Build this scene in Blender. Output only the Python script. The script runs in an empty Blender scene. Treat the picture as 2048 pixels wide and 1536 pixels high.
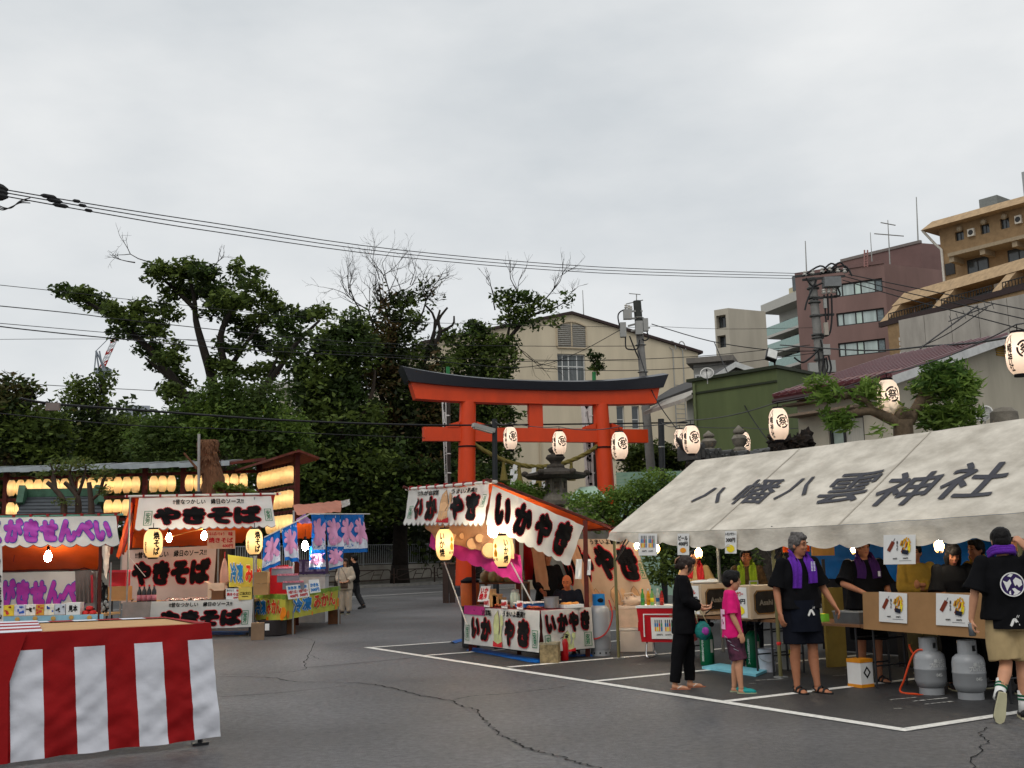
import bpy,math,random
import numpy as np
from mathutils import Vector,Matrix,noise
R=math.radians
rnd=random.Random(11)
nrng=np.random.default_rng(5)
sc=bpy.context.scene
COL=sc.collection
# camera
F_PX,PITCH,ROLL,CAM_H=2150.0,math.atan(341/2150),R(1.4),1.6
_cp,_sp=math.cos(PITCH),math.sin(PITCH)
_rt,_fw,_up=Vector((1,0,0)),Vector((0,_cp,_sp)),Vector((0,-_sp,_cp))
_c,_s=math.cos(ROLL),math.sin(ROLL)
_r2,_u2=_rt*_c - _up*_s,_rt*_s+_up*_c
cam_d=bpy.data.cameras.new('camera')
cam_d.sensor_width=36.0
cam_d.lens=F_PX/2048*36.0
cam_d.clip_start,cam_d.clip_end=0.1,3000
cam=bpy.data.objects.new('camera',cam_d)
COL.objects.link(cam)
cam.matrix_world=Matrix(((_r2.x,_u2.x,-_fw.x,0),(_r2.y,_u2.y,-_fw.y,0),
                           (_r2.z,_u2.z,-_fw.z,CAM_H),(0,0,0,1)))
sc.camera=cam
# overcast sky, soft sun, exposure
SUN_EL,SUN_AZ=R(52),R(205)
world=bpy.data.worlds.new('World')
sc.world=world
world.use_nodes=True
wn,wl=world.node_tree.nodes,world.node_tree.links
for n in list(wn):
 wn.remove(n)
w_out=wn.new('ShaderNodeOutputWorld')
w_bg=wn.new('ShaderNodeBackground')
w_sky=wn.new('ShaderNodeTexSky')
w_sky.sky_type='NISHITA'
w_sky.sun_disc=False
w_sky.sun_elevation=SUN_EL
w_sky.sun_rotation=SUN_AZ
w_sky.air_density,w_sky.dust_density=1.0,3.0
w_co=wn.new('ShaderNodeTexCoord')
w_map=wn.new('ShaderNodeMapping')
w_map.inputs['Scale'].default_value=(1.0,1.0,2.4)
w_n1=wn.new('ShaderNodeTexNoise')
w_n1.inputs['Scale'].default_value=2.9
w_n1.inputs['Detail'].default_value=6.0
w_n1.inputs['Roughness'].default_value=0.52
w_rp=wn.new('ShaderNodeValToRGB')
w_rp.color_ramp.elements[0].position,w_rp.color_ramp.elements[1].position=0.30,0.70
w_rp.color_ramp.elements[0].color=(6.35,6.7,6.95,1)
w_rp.color_ramp.elements[1].color=(8.8,8.9,8.88,1)
w_mx=wn.new('ShaderNodeMixRGB')
w_mx.inputs['Fac'].default_value=0.94
wl.new(w_co.outputs['Generated'],w_map.inputs['Vector'])
wl.new(w_map.outputs['Vector'],w_n1.inputs['Vector'])
wl.new(w_n1.outputs['Fac'],w_rp.inputs['Fac'])
wl.new(w_sky.outputs['Color'],w_mx.inputs['Color1'])
wl.new(w_rp.outputs['Color'],w_mx.inputs['Color2'])
wl.new(w_mx.outputs['Color'],w_bg.inputs['Color'])
w_bg.inputs['Strength'].default_value=0.103
wl.new(w_bg.outputs['Background'],w_out.inputs['Surface'])
sun_d=bpy.data.lights.new('sun','SUN')
sun_d.energy,sun_d.angle,sun_d.color=1.0,R(40),(1.0,0.97,0.93)
sun=bpy.data.objects.new('sun',sun_d)
COL.objects.link(sun)
sun.rotation_euler=(math.pi/2 - SUN_EL,0,math.pi - SUN_AZ)
sc.view_settings.view_transform='Standard'
sc.view_settings.look='None'
sc.view_settings.exposure=0.0
sc.view_settings.gamma=1.0
sc.view_settings.use_curve_mapping=False
sc.render.engine='CYCLES'
sc.cycles.max_bounces=6
sc.cycles.diffuse_bounces=3
sc.cycles.transparent_max_bounces=6
sc.cycles.use_denoising=True
sc.cycles.sample_clamp_indirect=4.0
sc.cycles.caustics_reflective=sc.cycles.caustics_refractive=False
# helpers: places
def ray(u,v):
 return _r2*((u - 1024)/F_PX)+_u2*((768 - v)/F_PX)+_fw
def at(u,v,Y):
 d=ray(u,v)
 p=d*(Y/d.y)
 return Vector((p.x,p.y,p.z+CAM_H))
def atz(u,v,Z=0.0):
 d=ray(u,v)
 p=d*((Z - CAM_H)/d.z)
 return Vector((p.x,p.y,Z))
def onplane(u,v,p0,n):
 d=ray(u,v)
 o=Vector((0,0,CAM_H))
 return o+d*((Vector(p0) - o).dot(n)/d.dot(n))
def lerp(a,b,t):
 return a+(b - a)*t
def C(r,g,b):
 f=lambda x: ((x/255+0.055)/1.055)**2.4 if x>10 else x/255/12.92
 return (f(r),f(g),f(b))
# helpers: materials
MATS={}
def mat(name,col,rough=0.75,var=0.14,scale=5.0,bump=0.0,bscale=60.0,metal=0.0,col2=None,trans=0.0,
  emit=None,estr=0.0,spec=0.3,stretch=(1,1,1),alpha=None,detail=5.0,tcol=None,world=False):
 if name in MATS:
  return MATS[name]
 m=bpy.data.materials.new(name)
 m.use_nodes=True
 nt=m.node_tree
 N,L=nt.nodes,nt.links
 b=N['Principled BSDF']
 out=N['Material Output']
 if world:
  geo=N.new('ShaderNodeNewGeometry')
  src=geo.outputs['Position']
 else:
  tc=N.new('ShaderNodeTexCoord')
  src=tc.outputs['Object']
 mp=N.new('ShaderNodeMapping')
 mp.inputs['Scale'].default_value=stretch
 L.new(src,mp.inputs['Vector'])
 nz=N.new('ShaderNodeTexNoise')
 nz.inputs['Scale'].default_value=scale
 nz.inputs['Detail'].default_value=detail
 nz.inputs['Roughness'].default_value=0.6
 L.new(mp.outputs['Vector'],nz.inputs['Vector'])
 rp=N.new('ShaderNodeValToRGB')
 rp.color_ramp.elements[0].position,rp.color_ramp.elements[1].position=0.32,0.68
 c0=tuple(min(1,x*(1 - var)) for x in col)
 c1=tuple(min(1,x*(1+var)) for x in (col2 or col))
 rp.color_ramp.elements[0].color=(*c0,1)
 rp.color_ramp.elements[1].color=(*c1,1)
 L.new(nz.outputs['Fac'],rp.inputs['Fac'])
 L.new(rp.outputs['Color'],b.inputs['Base Color'])
 b.inputs['Roughness'].default_value=rough
 b.inputs['Metallic'].default_value=metal
 b.inputs['Specular IOR Level'].default_value=spec
 if emit:
  b.inputs['Emission Color'].default_value=(*emit,1)
  b.inputs['Emission Strength'].default_value=estr
 if bump:
  n2=N.new('ShaderNodeTexNoise')
  n2.inputs['Scale'].default_value=bscale
  n2.inputs['Detail'].default_value=4.0
  L.new(mp.outputs['Vector'],n2.inputs['Vector'])
  bp=N.new('ShaderNodeBump')
  bp.inputs['Strength'].default_value=bump
  bp.inputs['Distance'].default_value=0.02
  L.new(n2.outputs['Fac'],bp.inputs['Height'])
  L.new(bp.outputs['Normal'],b.inputs['Normal'])
 if trans:
  t=N.new('ShaderNodeBsdfTranslucent')
  if tcol:
   t.inputs['Color'].default_value=(*tcol,1)
  else:
   L.new(rp.outputs['Color'],t.inputs['Color'])
  mx=N.new('ShaderNodeMixShader')
  mx.inputs['Fac'].default_value=trans
  L.new(b.outputs['BSDF'],mx.inputs[1])
  L.new(t.outputs['BSDF'],mx.inputs[2])
  L.new(mx.outputs['Shader'],out.inputs['Surface'])
 MATS[name]=m
 return m
# helpers: objects
WLOC={}
def tag(o,label=None,cat=None,group=None,kind=None):
 if label:
  o['label']=label
 if cat:
  o['category']=cat
 if group:
  o['group']=group
 if kind:
  o['kind']=kind
 return o
def thing(name,loc,label,cat,group=None):
 o=bpy.data.objects.new(name,None)
 o.empty_display_size=0.2
 COL.objects.link(o)
 o.location=loc
 WLOC[o.name]=Vector(loc)
 return tag(o,label,cat,group)
class MB:
 def __init__(s):
  s.v,s.f,s.m=[],[],[]
 def add(s,verts,faces,mi=0):
  k=len(s.v)
  s.v.extend([tuple(x) for x in verts])
  for f in faces:
   s.f.append(tuple(i+k for i in f))
   s.m.append(mi)
  return s
 def quad(s,a,b,c,d,mi=0):
  return s.add([a,b,c,d],[(0,1,2,3)],mi)
 def box(s,c,size,rot=None,mi=0,taper=1.0):
  hx,hy,hz=size[0]/2,size[1]/2,size[2]/2
  vs=[(-hx,-hy,-hz),(hx,-hy,-hz),(hx,hy,-hz),(-hx,hy,-hz),
              (-hx*taper,-hy*taper,hz),(hx*taper,-hy*taper,hz),(hx*taper,hy*taper,hz),(-hx*taper,hy*taper,hz)]
  c=Vector(c)
  if rot is not None:
   M=Matrix.Rotation(rot,3,'Z') if isinstance(rot,(int,float)) else rot
   vs=[M @ Vector(p)+c for p in vs]
  else:
   vs=[Vector(p)+c for p in vs]
  return s.add(vs,[(0,3,2,1),(4,5,6,7),(0,1,5,4),(1,2,6,5),(2,3,7,6),(3,0,4,7)],mi)
 def hexa(s,p,mi=0):
  return s.add(p,[(0,3,2,1),(4,5,6,7),(0,1,5,4),(1,2,6,5),(2,3,7,6),(3,0,4,7)],mi)
 def bar(s,a,b,w,h=None,mi=0,up=(0,0,1)):
  a,b=Vector(a),Vector(b)
  h=h or w
  d=(b - a).normalized()
  x=d.cross(Vector(up))
  if x.length<1e-4:
   x=d.cross(Vector((1,0,0)))
  x.normalize()
  y=x.cross(d)
  x,y=x*w/2,y*h/2
  return s.add([a - x - y,a+x - y,a+x+y,a - x+y,b - x - y,b+x - y,b+x+y,b - x+y],
                     [(0,3,2,1),(4,5,6,7),(0,1,5,4),(1,2,6,5),(2,3,7,6),(3,0,4,7)],mi)
 def cyl(s,a,b,r0,r1=None,n=10,mi=0,caps=True):
  return s.tube([a,b],[r0,r0 if r1 is None else r1],n,mi,caps)
 def tube(s,pts,r,n=6,mi=0,caps=True):
  pts=[Vector(p) for p in pts]
  if not isinstance(r,(list,tuple)):
   r=[r]*len(pts)
  k=len(s.v)
  prev=None
  for i,p in enumerate(pts):
   d=(pts[min(i+1,len(pts) - 1)] - pts[max(i - 1,0)])
   if d.length<1e-7:
    d=Vector((0,0,1))
   d.normalize()
   if prev is None:
    x=d.cross(Vector((0,0,1)))
    if x.length<1e-3:
     x=d.cross(Vector((1,0,0)))
   else:
    x=prev - d*prev.dot(d)
   x.normalize()
   prev=x
   y=d.cross(x)
   for j in range(n):
    a=2*math.pi*j/n
    s.v.append(tuple(p+(x*math.cos(a)+y*math.sin(a))*r[i]))
  for i in range(len(pts) - 1):
   for j in range(n):
    a,b=k+i*n+j,k+i*n+(j+1)%n
    s.f.append((a,b,b+n,a+n))
    s.m.append(mi)
  if caps:
   s.f.append(tuple(k+j for j in reversed(range(n))))
   s.m.append(mi)
   e=k+(len(pts) - 1)*n
   s.f.append(tuple(e+j for j in range(n)))
   s.m.append(mi)
  return s
 def lathe(s,prof,n=16,c=(0,0,0),mi=0,sy=1.0,M=None):
  k=len(s.v)
  c=Vector(c)
  for (r,z) in prof:
   for j in range(n):
    a=2*math.pi*j/n
    p=Vector((r*math.cos(a),r*math.sin(a)*sy,z))
    if M is not None:
     p=M @ p
    s.v.append(tuple(p+c))
  for i in range(len(prof) - 1):
   for j in range(n):
    a,b=k+i*n+j,k+i*n+(j+1)%n
    s.f.append((a,b,b+n,a+n))
    s.m.append(mi)
  if prof[0][0]>1e-5:
   s.f.append(tuple(k+j for j in reversed(range(n))))
   s.m.append(mi)
  if prof[-1][0]>1e-5:
   e=k+(len(prof) - 1)*n
   s.f.append(tuple(e+j for j in range(n)))
   s.m.append(mi)
  return s
 def ball(s,c,r,n=12,rings=8,mi=0,M=None,noise_amt=0.0,nscale=3.0):
  if not isinstance(r,(list,tuple)):
   r=(r,r,r)
  k=len(s.v)
  c=Vector(c)
  for i in range(rings+1):
   t=math.pi*i/rings
   for j in range(n):
    a=2*math.pi*j/n
    p=Vector((math.sin(t)*math.cos(a),math.sin(t)*math.sin(a),-math.cos(t)))
    if noise_amt:
     p=p*(1+noise_amt*noise.noise(p*nscale+c))
    p=Vector((p.x*r[0],p.y*r[1],p.z*r[2]))
    if M is not None:
     p=M @ p
    s.v.append(tuple(p+c))
  for i in range(rings):
   for j in range(n):
    a,b=k+i*n+j,k+i*n+(j+1)%n
    s.f.append((a,b,b+n,a+n))
    s.m.append(mi)
  return s
 def build(s,name,mats,parent=None,smooth=False,label=None,cat=None,group=None,kind=None,origin=None):
  base=Vector((0,0,0))
  if parent is not None:
   base=WLOC.get(parent.name,base)
  elif origin is not None:
   base=Vector(origin)
  me=bpy.data.meshes.new(name)
  bx,by,bz=base
  me.from_pydata([(x - bx,y - by,z - bz) for (x,y,z) in s.v],[],s.f)
  if not isinstance(mats,(list,tuple)):
   mats=[mats]
  for m in mats:
   me.materials.append(m)
  if len(mats)>1:
   me.polygons.foreach_set('material_index',s.m)
  if smooth:
   me.polygons.foreach_set('use_smooth',[True]*len(s.f))
   if smooth!='all':
    try:
     me.set_sharp_from_angle(angle=R(40))
    except Exception:
     pass
  me.update()
  o=bpy.data.objects.new(name,me)
  COL.objects.link(o)
  if parent is not None:
   o.parent=parent
  elif origin is not None:
   o.location=base
  WLOC[o.name]=base
  return tag(o,label,cat,group,kind)
def copy_tree(src,parent=None):
 o=src.copy()
 COL.objects.link(o)
 WLOC[o.name]=WLOC.get(src.name,Vector((0,0,0)))
 if parent is not None:
  o.parent=parent
 for ch in src.children:
  copy_tree(ch,o)
 return o
# helpers: lettering
_TXT={}
def text2d(s,bold=0.0,spacing=1.0,line=1.0,maxlen=None):
 key=(s,bold,spacing,line,maxlen)
 if key in _TXT:
  return _TXT[key]
 cu=bpy.data.curves.new('t','FONT')
 cu.body=s
 cu.resolution_u=2
 cu.align_x='CENTER'
 cu.space_character=spacing
 cu.space_line=line
 cu.offset=bold
 cu.fill_mode='FRONT'
 ob=bpy.data.objects.new('t',cu)
 me=bpy.data.meshes.new_from_object(ob)
 V=[(v.co.x,v.co.y) for v in me.vertices]
 T=[]
 me.calc_loop_triangles()
 for t in me.loop_triangles:
  T.append(tuple(t.vertices))
 bpy.data.objects.remove(ob)
 bpy.data.curves.remove(cu)
 bpy.data.meshes.remove(me)
 if not V:
  _TXT[key]=([],[],1.0,(0,0,1,1))
  return _TXT[key]
 x0,x1=min(p[0] for p in V),max(p[0] for p in V)
 y0,y1=min(p[1] for p in V),max(p[1] for p in V)
 w,h=max(1e-6,x1 - x0),max(1e-6,y1 - y0)
 V=[((p[0] - x0)/w,(p[1] - y0)/h) for p in V]
 if maxlen:
  V,T=_split(V,T,maxlen,w/h)
 _TXT[key]=(V,T,w/h,(x0,y0,x1,y1))
 return _TXT[key]
def _split(V,T,L,asp):
 V=list(V)
 cache={}
 work=list(T)
 out=[]
 def mid(a,b):
  k=(min(a,b),max(a,b))
  if k not in cache:
   cache[k]=len(V)
   V.append(((V[a][0]+V[b][0])/2,(V[a][1]+V[b][1])/2))
  return cache[k]
 def ln(a,b):
  return math.hypot((V[a][0] - V[b][0])*asp,V[a][1] - V[b][1])
 while work:
  a,b,c=work.pop()
  l=[ln(a,b),ln(b,c),ln(c,a)]
  m=max(l)
  if m<=L or len(V)>6000:
   out.append((a,b,c))
   continue
  i=l.index(m)
  if i==0:
   k=mid(a,b)
   work+=[(a,k,c),(k,b,c)]
  elif i==1:
   k=mid(b,c)
   work+=[(a,b,k),(a,k,c)]
  else:
   k=mid(c,a)
   work+=[(a,b,k),(k,b,c)]
 return V,out
def put_text(mb,s,S,rect,off=0.012,bold=0.0,mi=0,maxlen=None,spacing=1.0,line=1.0,flip=False,grow=0.0,slant=0.0):
 V,T,asp,bb=text2d(s,0.0,spacing,line,maxlen)
 if not V:
  return
 w,h=bb[2] - bb[0],bb[3] - bb[1]
 m=max(bold,grow)
 W,H=w+2*m,h+2*m
 a0,b0,a1,b1=rect
 sh=[(0.0,0.0)]
 if bold:
  n=8 if bold<.07 else 12
  sh+=[(bold*math.cos(2*math.pi*k/n),bold*math.sin(2*math.pi*k/n)) for k in range(n)]
  if bold>=.07:
   sh+=[(bold*.5*math.cos(2*math.pi*k/6+.3),bold*.5*math.sin(2*math.pi*k/6+.3)) for k in range(6)]
 for k,(dx,dy) in enumerate(sh):
  pts=[]
  for (x,y) in V:
   x,y=(x*w+m+dx)/W,(y*h+m+dy)/H
   if flip:
    x=1 - x
   x=x+slant*(y - 0.5)
   pts.append(S(a0+x*(a1 - a0),b0+y*(b1 - b0),off+k*0.00018))
  mb.add(pts,T,mi)
def sheet(tl,tr,br,bl,wr=0.0,wfreq=3.0,seed=0.0,sag=0.0,side=None,folds=0.0,nfold=6,foldpow=1.0):
 tl,tr,br,bl=Vector(tl),Vector(tr),Vector(br),Vector(bl)
 n=(tr - tl).cross(tl - bl)
 n.normalize()
 if side is not None and n.dot(Vector(side))<0:
  n=-n
 def S(a,b,off=0.0):
  p=lerp(lerp(bl,br,a),lerp(tl,tr,a),b)
  d=off
  if wr:
   d+=wr*noise.noise(Vector((a*wfreq*2.2+seed,b*wfreq+seed*1.7,seed)))
   d+=wr*0.4*noise.noise(Vector((a*wfreq*6+b*3+seed,b*wfreq*2,seed+9)))
  if folds:
   d+=folds*math.sin(a*nfold*2*math.pi+seed+1.3*math.sin(3*a+seed))*(1 - b)**foldpow
  if sag:
   p=p - Vector((0,0,sag*4*a*(1 - a)))
  return p+n*d
 return S
def cloth(name,S,m,parent,nu=28,nv=8,scal=None,edge=None,**kw):
 mb=MB()
 rows=[]
 if scal:
  nu=max(nu,scal[0]*8)
 for j in range(nv+1):
  for i in range(nu+1):
   a,b=i/nu,j/nv
   if scal and j==0:
    b=-scal[1]*abs(math.sin(math.pi*scal[0]*a))
   elif scal and j==1:
    b=b*(1.0) - scal[1]*0.25*abs(math.sin(math.pi*scal[0]*a))
   rows.append(S(a,b,0.0))
 w=nu+1
 mb.add(rows,[(j*w+i,j*w+i+1,(j+1)*w+i+1,(j+1)*w+i) for j in range(nv) for i in range(nu)])
 o=mb.build(name,m,parent,smooth='all',**kw)
 if edge and scal:
  e=MB()
  pts=[]
  for i in range(nu+1):
   a=i/nu
   b=-scal[1]*abs(math.sin(math.pi*scal[0]*a))
   pts.append((S(a,b,0.006),S(a,b+edge[1],0.006)))
  for i in range(nu):
   e.quad(pts[i][0],pts[i+1][0],pts[i+1][1],pts[i][1])
  e.build('hem',edge[0],o if o.parent is None or o.parent.parent is None else o.parent)
 return o
def text_part(parent,m,items,S,name='lettering',off=0.012,**kw):
 mb=MB()
 for it in items:
  s,rect=it[0],it[1]
  k=dict(kw)
  if len(it)>2:
   k.update(it[2])
  put_text(mb,s,S,rect,off=off,**k)
 return mb.build(name,m,parent) if mb.v else None
def wire(name,pts,r,m,label,cat='cable',group=None,n=4):
 mb=MB()
 mb.tube(pts,r,n)
 return mb.build(name,m,None,smooth='all',label=label,cat=cat,group=group,origin=pts[0])
def sag_pts(a,b,sag,n=14):
 a,b=Vector(a),Vector(b)
 return [lerp(a,b,i/n) - Vector((0,0,sag*4*(i/n)*(1 - i/n))) for i in range(n+1)]
def smooth_path(P,n=6):
 P=[Vector(p) for p in P]
 out=[]
 for i in range(len(P) - 1):
  p0,p1,p2,p3=P[max(i - 1,0)],P[i],P[i+1],P[min(i+2,len(P) - 1)]
  for k in range(n):
   t=k/n
   out.append(0.5*((2*p1)+(p2 - p0)*t+(2*p0 - 5*p1+4*p2 - p3)*t*t+(3*p1 - p0 - 3*p2+p3)*t**3))
 out.append(P[-1])
 return out
def point_light(name,loc,power,col,parent=None,radius=0.04):
 l=bpy.data.lights.new(name,'POINT')
 l.energy,l.color,l.shadow_soft_size=power,col,radius
 o=bpy.data.objects.new(name,l)
 COL.objects.link(o)
 if parent is not None:
  o.parent=parent
  o.location=Vector(loc) - WLOC.get(parent.name,Vector((0,0,0)))
 else:
  o.location=loc
 return o
# ================================================================== setting: ground, road, markings
def asphalt(name,base,v2,rough):
 m=mat(name,base,rough=rough,var=0.10,scale=0.7,spec=0.35,world=True,bump=0.55,bscale=95)
 N,L=m.node_tree.nodes,m.node_tree.links
 b=N['Principled BSDF']
 rp=[n for n in N if n.type=='VALTORGB'][0]
 geo=[n for n in N if n.type=='NEW_GEOMETRY'][0]
 fine=N.new('ShaderNodeTexNoise')
 fine.inputs['Scale'].default_value=13
 fine.inputs['Detail'].default_value=8
 fine.inputs['Roughness'].default_value=0.85
 L.new(geo.outputs['Position'],fine.inputs['Vector'])
 r2=N.new('ShaderNodeValToRGB')
 r2.color_ramp.elements[0].position,r2.color_ramp.elements[1].position=0.40,0.60
 r2.color_ramp.elements[0].color=(0.60,0.60,0.60,1)
 r2.color_ramp.elements[1].color=(1.45,1.45,1.45,1)
 L.new(fine.outputs['Fac'],r2.inputs['Fac'])
 mu=N.new('ShaderNodeMixRGB')
 mu.blend_type='MULTIPLY'
 mu.inputs['Fac'].default_value=1
 L.new(rp.outputs['Color'],mu.inputs['Color1'])
 L.new(r2.outputs['Color'],mu.inputs['Color2'])
 big=N.new('ShaderNodeTexNoise')
 big.inputs['Scale'].default_value=0.22
 big.inputs['Detail'].default_value=5
 L.new(geo.outputs['Position'],big.inputs['Vector'])
 r3=N.new('ShaderNodeValToRGB')
 r3.color_ramp.elements[0].position,r3.color_ramp.elements[1].position=0.36,0.66
 r3.color_ramp.elements[0].color=(0.62,0.61,0.60,1)
 r3.color_ramp.elements[1].color=(v2,v2*0.99,v2*0.985,1)
 L.new(big.outputs['Fac'],r3.inputs['Fac'])
 m2=N.new('ShaderNodeMixRGB')
 m2.blend_type='MULTIPLY'
 m2.inputs['Fac'].default_value=1
 L.new(mu.outputs['Color'],m2.inputs['Color1'])
 L.new(r3.outputs['Color'],m2.inputs['Color2'])
 L.new(m2.outputs['Color'],b.inputs['Base Color'])
 rr=N.new('ShaderNodeMapRange')
 rr.inputs['To Min'].default_value=rough - 0.16
 rr.inputs['To Max'].default_value=rough+0.1
 L.new(big.outputs['Fac'],rr.inputs['Value'])
 L.new(rr.outputs['Result'],b.inputs['Roughness'])
 return m
M_asph=asphalt('asphalt',(0.104,0.103,0.105),1.22,0.54)
M_asph2=asphalt('asphalt_newer_shaded',(0.046,0.045,0.045),1.2,0.56)  # newer asphalt, with the shade under the tent put into its colour too
M_crack=mat('crack',(0.015,0.014,0.014),rough=0.95,var=0.3)
M_seam=mat('seam',(0.035,0.033,0.032),rough=0.9,var=0.3)
M_line=mat('road_paint',(0.60,0.58,0.54),rough=0.7,var=0.10,scale=22,bump=0.3,col2=(0.78,0.76,0.70),detail=9,world=True)
MB().quad((-900,-60,0),(900,-60,0),(900,1500,0),(-900,1500,0)).build('ground',M_asph,kind='structure')
LD=Vector((0.514,-0.857,0)).normalized()     # along the row of bays, towards the camera
LN=Vector((0.857,0.514,0)).normalized()      # into the bays
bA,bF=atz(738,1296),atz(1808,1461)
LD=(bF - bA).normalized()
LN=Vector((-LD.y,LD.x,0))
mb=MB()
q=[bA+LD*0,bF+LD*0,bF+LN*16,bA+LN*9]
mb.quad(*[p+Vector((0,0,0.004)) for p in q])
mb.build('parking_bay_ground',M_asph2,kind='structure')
def ground_strip(mb,a,b,w,z):
 a,b=Vector(a),Vector(b)
 n=Vector((-(b - a).y,(b - a).x,0)).normalized()*w/2
 z=Vector((0,0,z))
 mb.quad(a - n+z,b - n+z,b+n+z,a+n+z)
mb=MB()
ground_strip(mb,bA - LD*0.1,bF+LD*0.06,0.13,0.008)
mb.build('parking_line',M_line,kind='structure')
for i,ln in enumerate((6.4,5,5.2,5,5.2,7)):
 p=lerp(bA,bF,(0,0.185,0.39,0.593,0.80,1.0)[i])
 if i==2:
  p=atz(1008,1336)
 mb=MB()
 ground_strip(mb,p+LN*0.067,p+LN*ln,0.12,0.0085)
 mb.build('parking_line',M_line,kind='structure')
M_oldpaint=mat('old_paint',(0.42,0.41,0.38),rough=0.8,var=0.35,scale=30)
for (u0,v0,u1,v1,w) in [(1780,1401,1833,1396,.03),(1826,1404,1896,1397,.045),(1850,1410,1907,1404,.045),(1788,1419,1804,1418,.03),
       (1512,1362,1566,1359,.05),(1498,1368,1512,1368,.04),(1275,1330,1290,1329,.04),(1690,1338,1712,1334,.04),
       (1648,1321,1714,1313,.05),(1666,1353,1693,1351,.04)]:
 mb=MB()
 a,b=atz(u0,v0),atz(u1,v1)
 k=5
 for j in range(k):
  p0,p1=lerp(a,b,j/k),lerp(a,b,(j+rnd.uniform(0.7,1.0))/k)
  ground_strip(mb,p0,p1,w*rnd.uniform(0.5,1.1),0.0086)
 mb.build('worn_paint',M_oldpaint,kind='structure')
def crack(pix,w,m,name='crack',jit=1.0):
 P=smooth_path([atz(u,v) for u,v in pix],7)
 mb=MB()
 L_,R_=[],[]
 for i,p in enumerate(P):
  d=(P[min(i+1,len(P) - 1)] - P[max(i - 1,0)]).normalized()
  n=Vector((-d.y,d.x,0))
  p=p+n*rnd.uniform(-1,1)*0.03*jit+Vector((0,0,0.006))
  ww=w*rnd.uniform(0.35,1.3)/2
  L_.append(p - n*ww)
  R_.append(p+n*ww)
 n=len(P)
 mb.add(L_+R_,[(i,i+1,n+i+1,n+i) for i in range(n - 1)])
 mb.build(name,m,kind='structure')
zz=lambda pts,ox,oy,k: [(ox+x*k,oy+y*k) for x,y in pts]
crack(zz([(0,562),(370,570),(560,600),(880,605),(1130,620),(1290,655),(1480,705),(1680,735),(1770,780),(1870,805),(1940,890),(2000,940),(2048,990)],440,1200,.2734)
      + zz([(110,625),(165,665),(330,715),(480,750),(600,795),(770,840),(1000,900)],1000,1330,.2441),0.021,M_crack)
crack(zz([(560,270),(690,305),(650,400),(620,450),(600,515),(300,540),(0,547)],440,1200,.2734),0.018,M_crack)
crack(zz([(650,400),(740,437),(800,440)],440,1200,.2734),0.012,M_crack)
crack([(1968,1455),(1963,1470),(1972,1487),(1958,1500),(1945,1530),(1940,1560)],0.012,M_crack)
crack(zz([(0,712),(450,680),(920,630),(560,600),(270,665),(330,660)],440,1200,.2734)[:3],0.025,M_seam,'asphalt_seam',0.2)
crack(zz([(600,500),(1100,455),(1450,420)],440,1200,.2734),0.03,M_seam,'asphalt_seam',0.2)
crack(zz([(1700,735),(1850,705),(2048,692)],440,1200,.2734)+[(1060,1383),(1130,1374)],0.022,M_seam,'asphalt_seam',0.3)
r0,r1=atz(716,1193),atz(884,1183.6)
rd=(r1 - r0).normalized()
rn=Vector((-rd.y,rd.x,0))
if rn.y<0:
 rn=-rn
mb=MB()
ground_strip(mb,r0 - rd*40,r0+rd*90,0.16,0.005)
mb.build('road_edge_line',M_line,kind='structure')
mb=MB()
ground_strip(mb,r0 - rn*2.2 - rd*40,r0 - rn*2.2+rd*90,0.5,0.0042)
mb.build('road_gutter',mat('gutter',(0.16,0.16,0.15),var=0.2),kind='structure')
w0=atz(716,1173)
wd_=rd
M_pave=mat('pavement_concrete',(0.22,0.21,0.19),var=0.2,scale=3,bump=0.3)
mb=MB()
k0=w0 - rn*3.0
p=[k0 - rd*40,k0+rd*90,w0+rd*90,w0 - rd*40]
mb.hexa([Vector((x.x,x.y,-0.02)) for x in p]+[Vector((x.x,x.y,0.13)) for x in p])
mb.build('pavement',M_pave,kind='structure')
M_conc=mat('concrete',(0.36,0.33,0.28),var=0.2,scale=1.3,bump=0.3,bscale=20)
M_conc_d=mat('concrete_dark',(0.18,0.165,0.14),var=0.3,scale=2.2)
wr=thing('retaining_wall',w0,'low cream concrete retaining wall with a pale railing beyond the street','wall')
mb=MB()
p=[w0 - rd*30,w0+rd*26,w0+rd*26+rn*0.3,w0 - rd*30+rn*0.3]
up=lambda P,z: [Vector((x.x,x.y,z)) for x in P]
mb.hexa(up(p,0.0)+up(p,1.18))
mb.build('wall_panel',M_conc,wr)
mb=MB()
p2=[x - rn*0.02 for x in p[:2]]+p[2:]
mb.hexa(up([p[0] - rn*.012,p[1] - rn*.012,p[1],p[0]],0.14)+up([p[0] - rn*.012,p[1] - rn*.012,p[1],p[0]],0.36))
mb.build('stained_base',M_conc_d,wr)
M_rail=mat('railing_paint',(0.34,0.36,0.36),rough=0.5,var=0.1)
rl=[]
for z in (1.26,2.36):
 mb=MB()
 mb.bar(w0 - rd*12+rn*.15+Vector((0,0,z)),w0+rd*22+rn*.15+Vector((0,0,z)),0.05)
 mb.build('rail',M_rail,wr)
pk=MB()
pk.bar(Vector((0,0,1.26)),Vector((0,0,2.34)),0.03)
first=None
for i in range(230):
 s=-12+i*0.145
 if s>21.5:
  break
 pos=w0+rd*s+rn*.15
 if first is None:
  first=pk.build('picket',M_rail,wr)
  WLOC[first.name]=Vector((0,0,0))
  first.location=Vector((pos.x,pos.y,0)) - w0
  for vv in first.data.vertices:
   vv.co+=w0
 else:
  o=first.copy()
  COL.objects.link(o)
  o.location=Vector((pos.x,pos.y,0)) - w0
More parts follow.
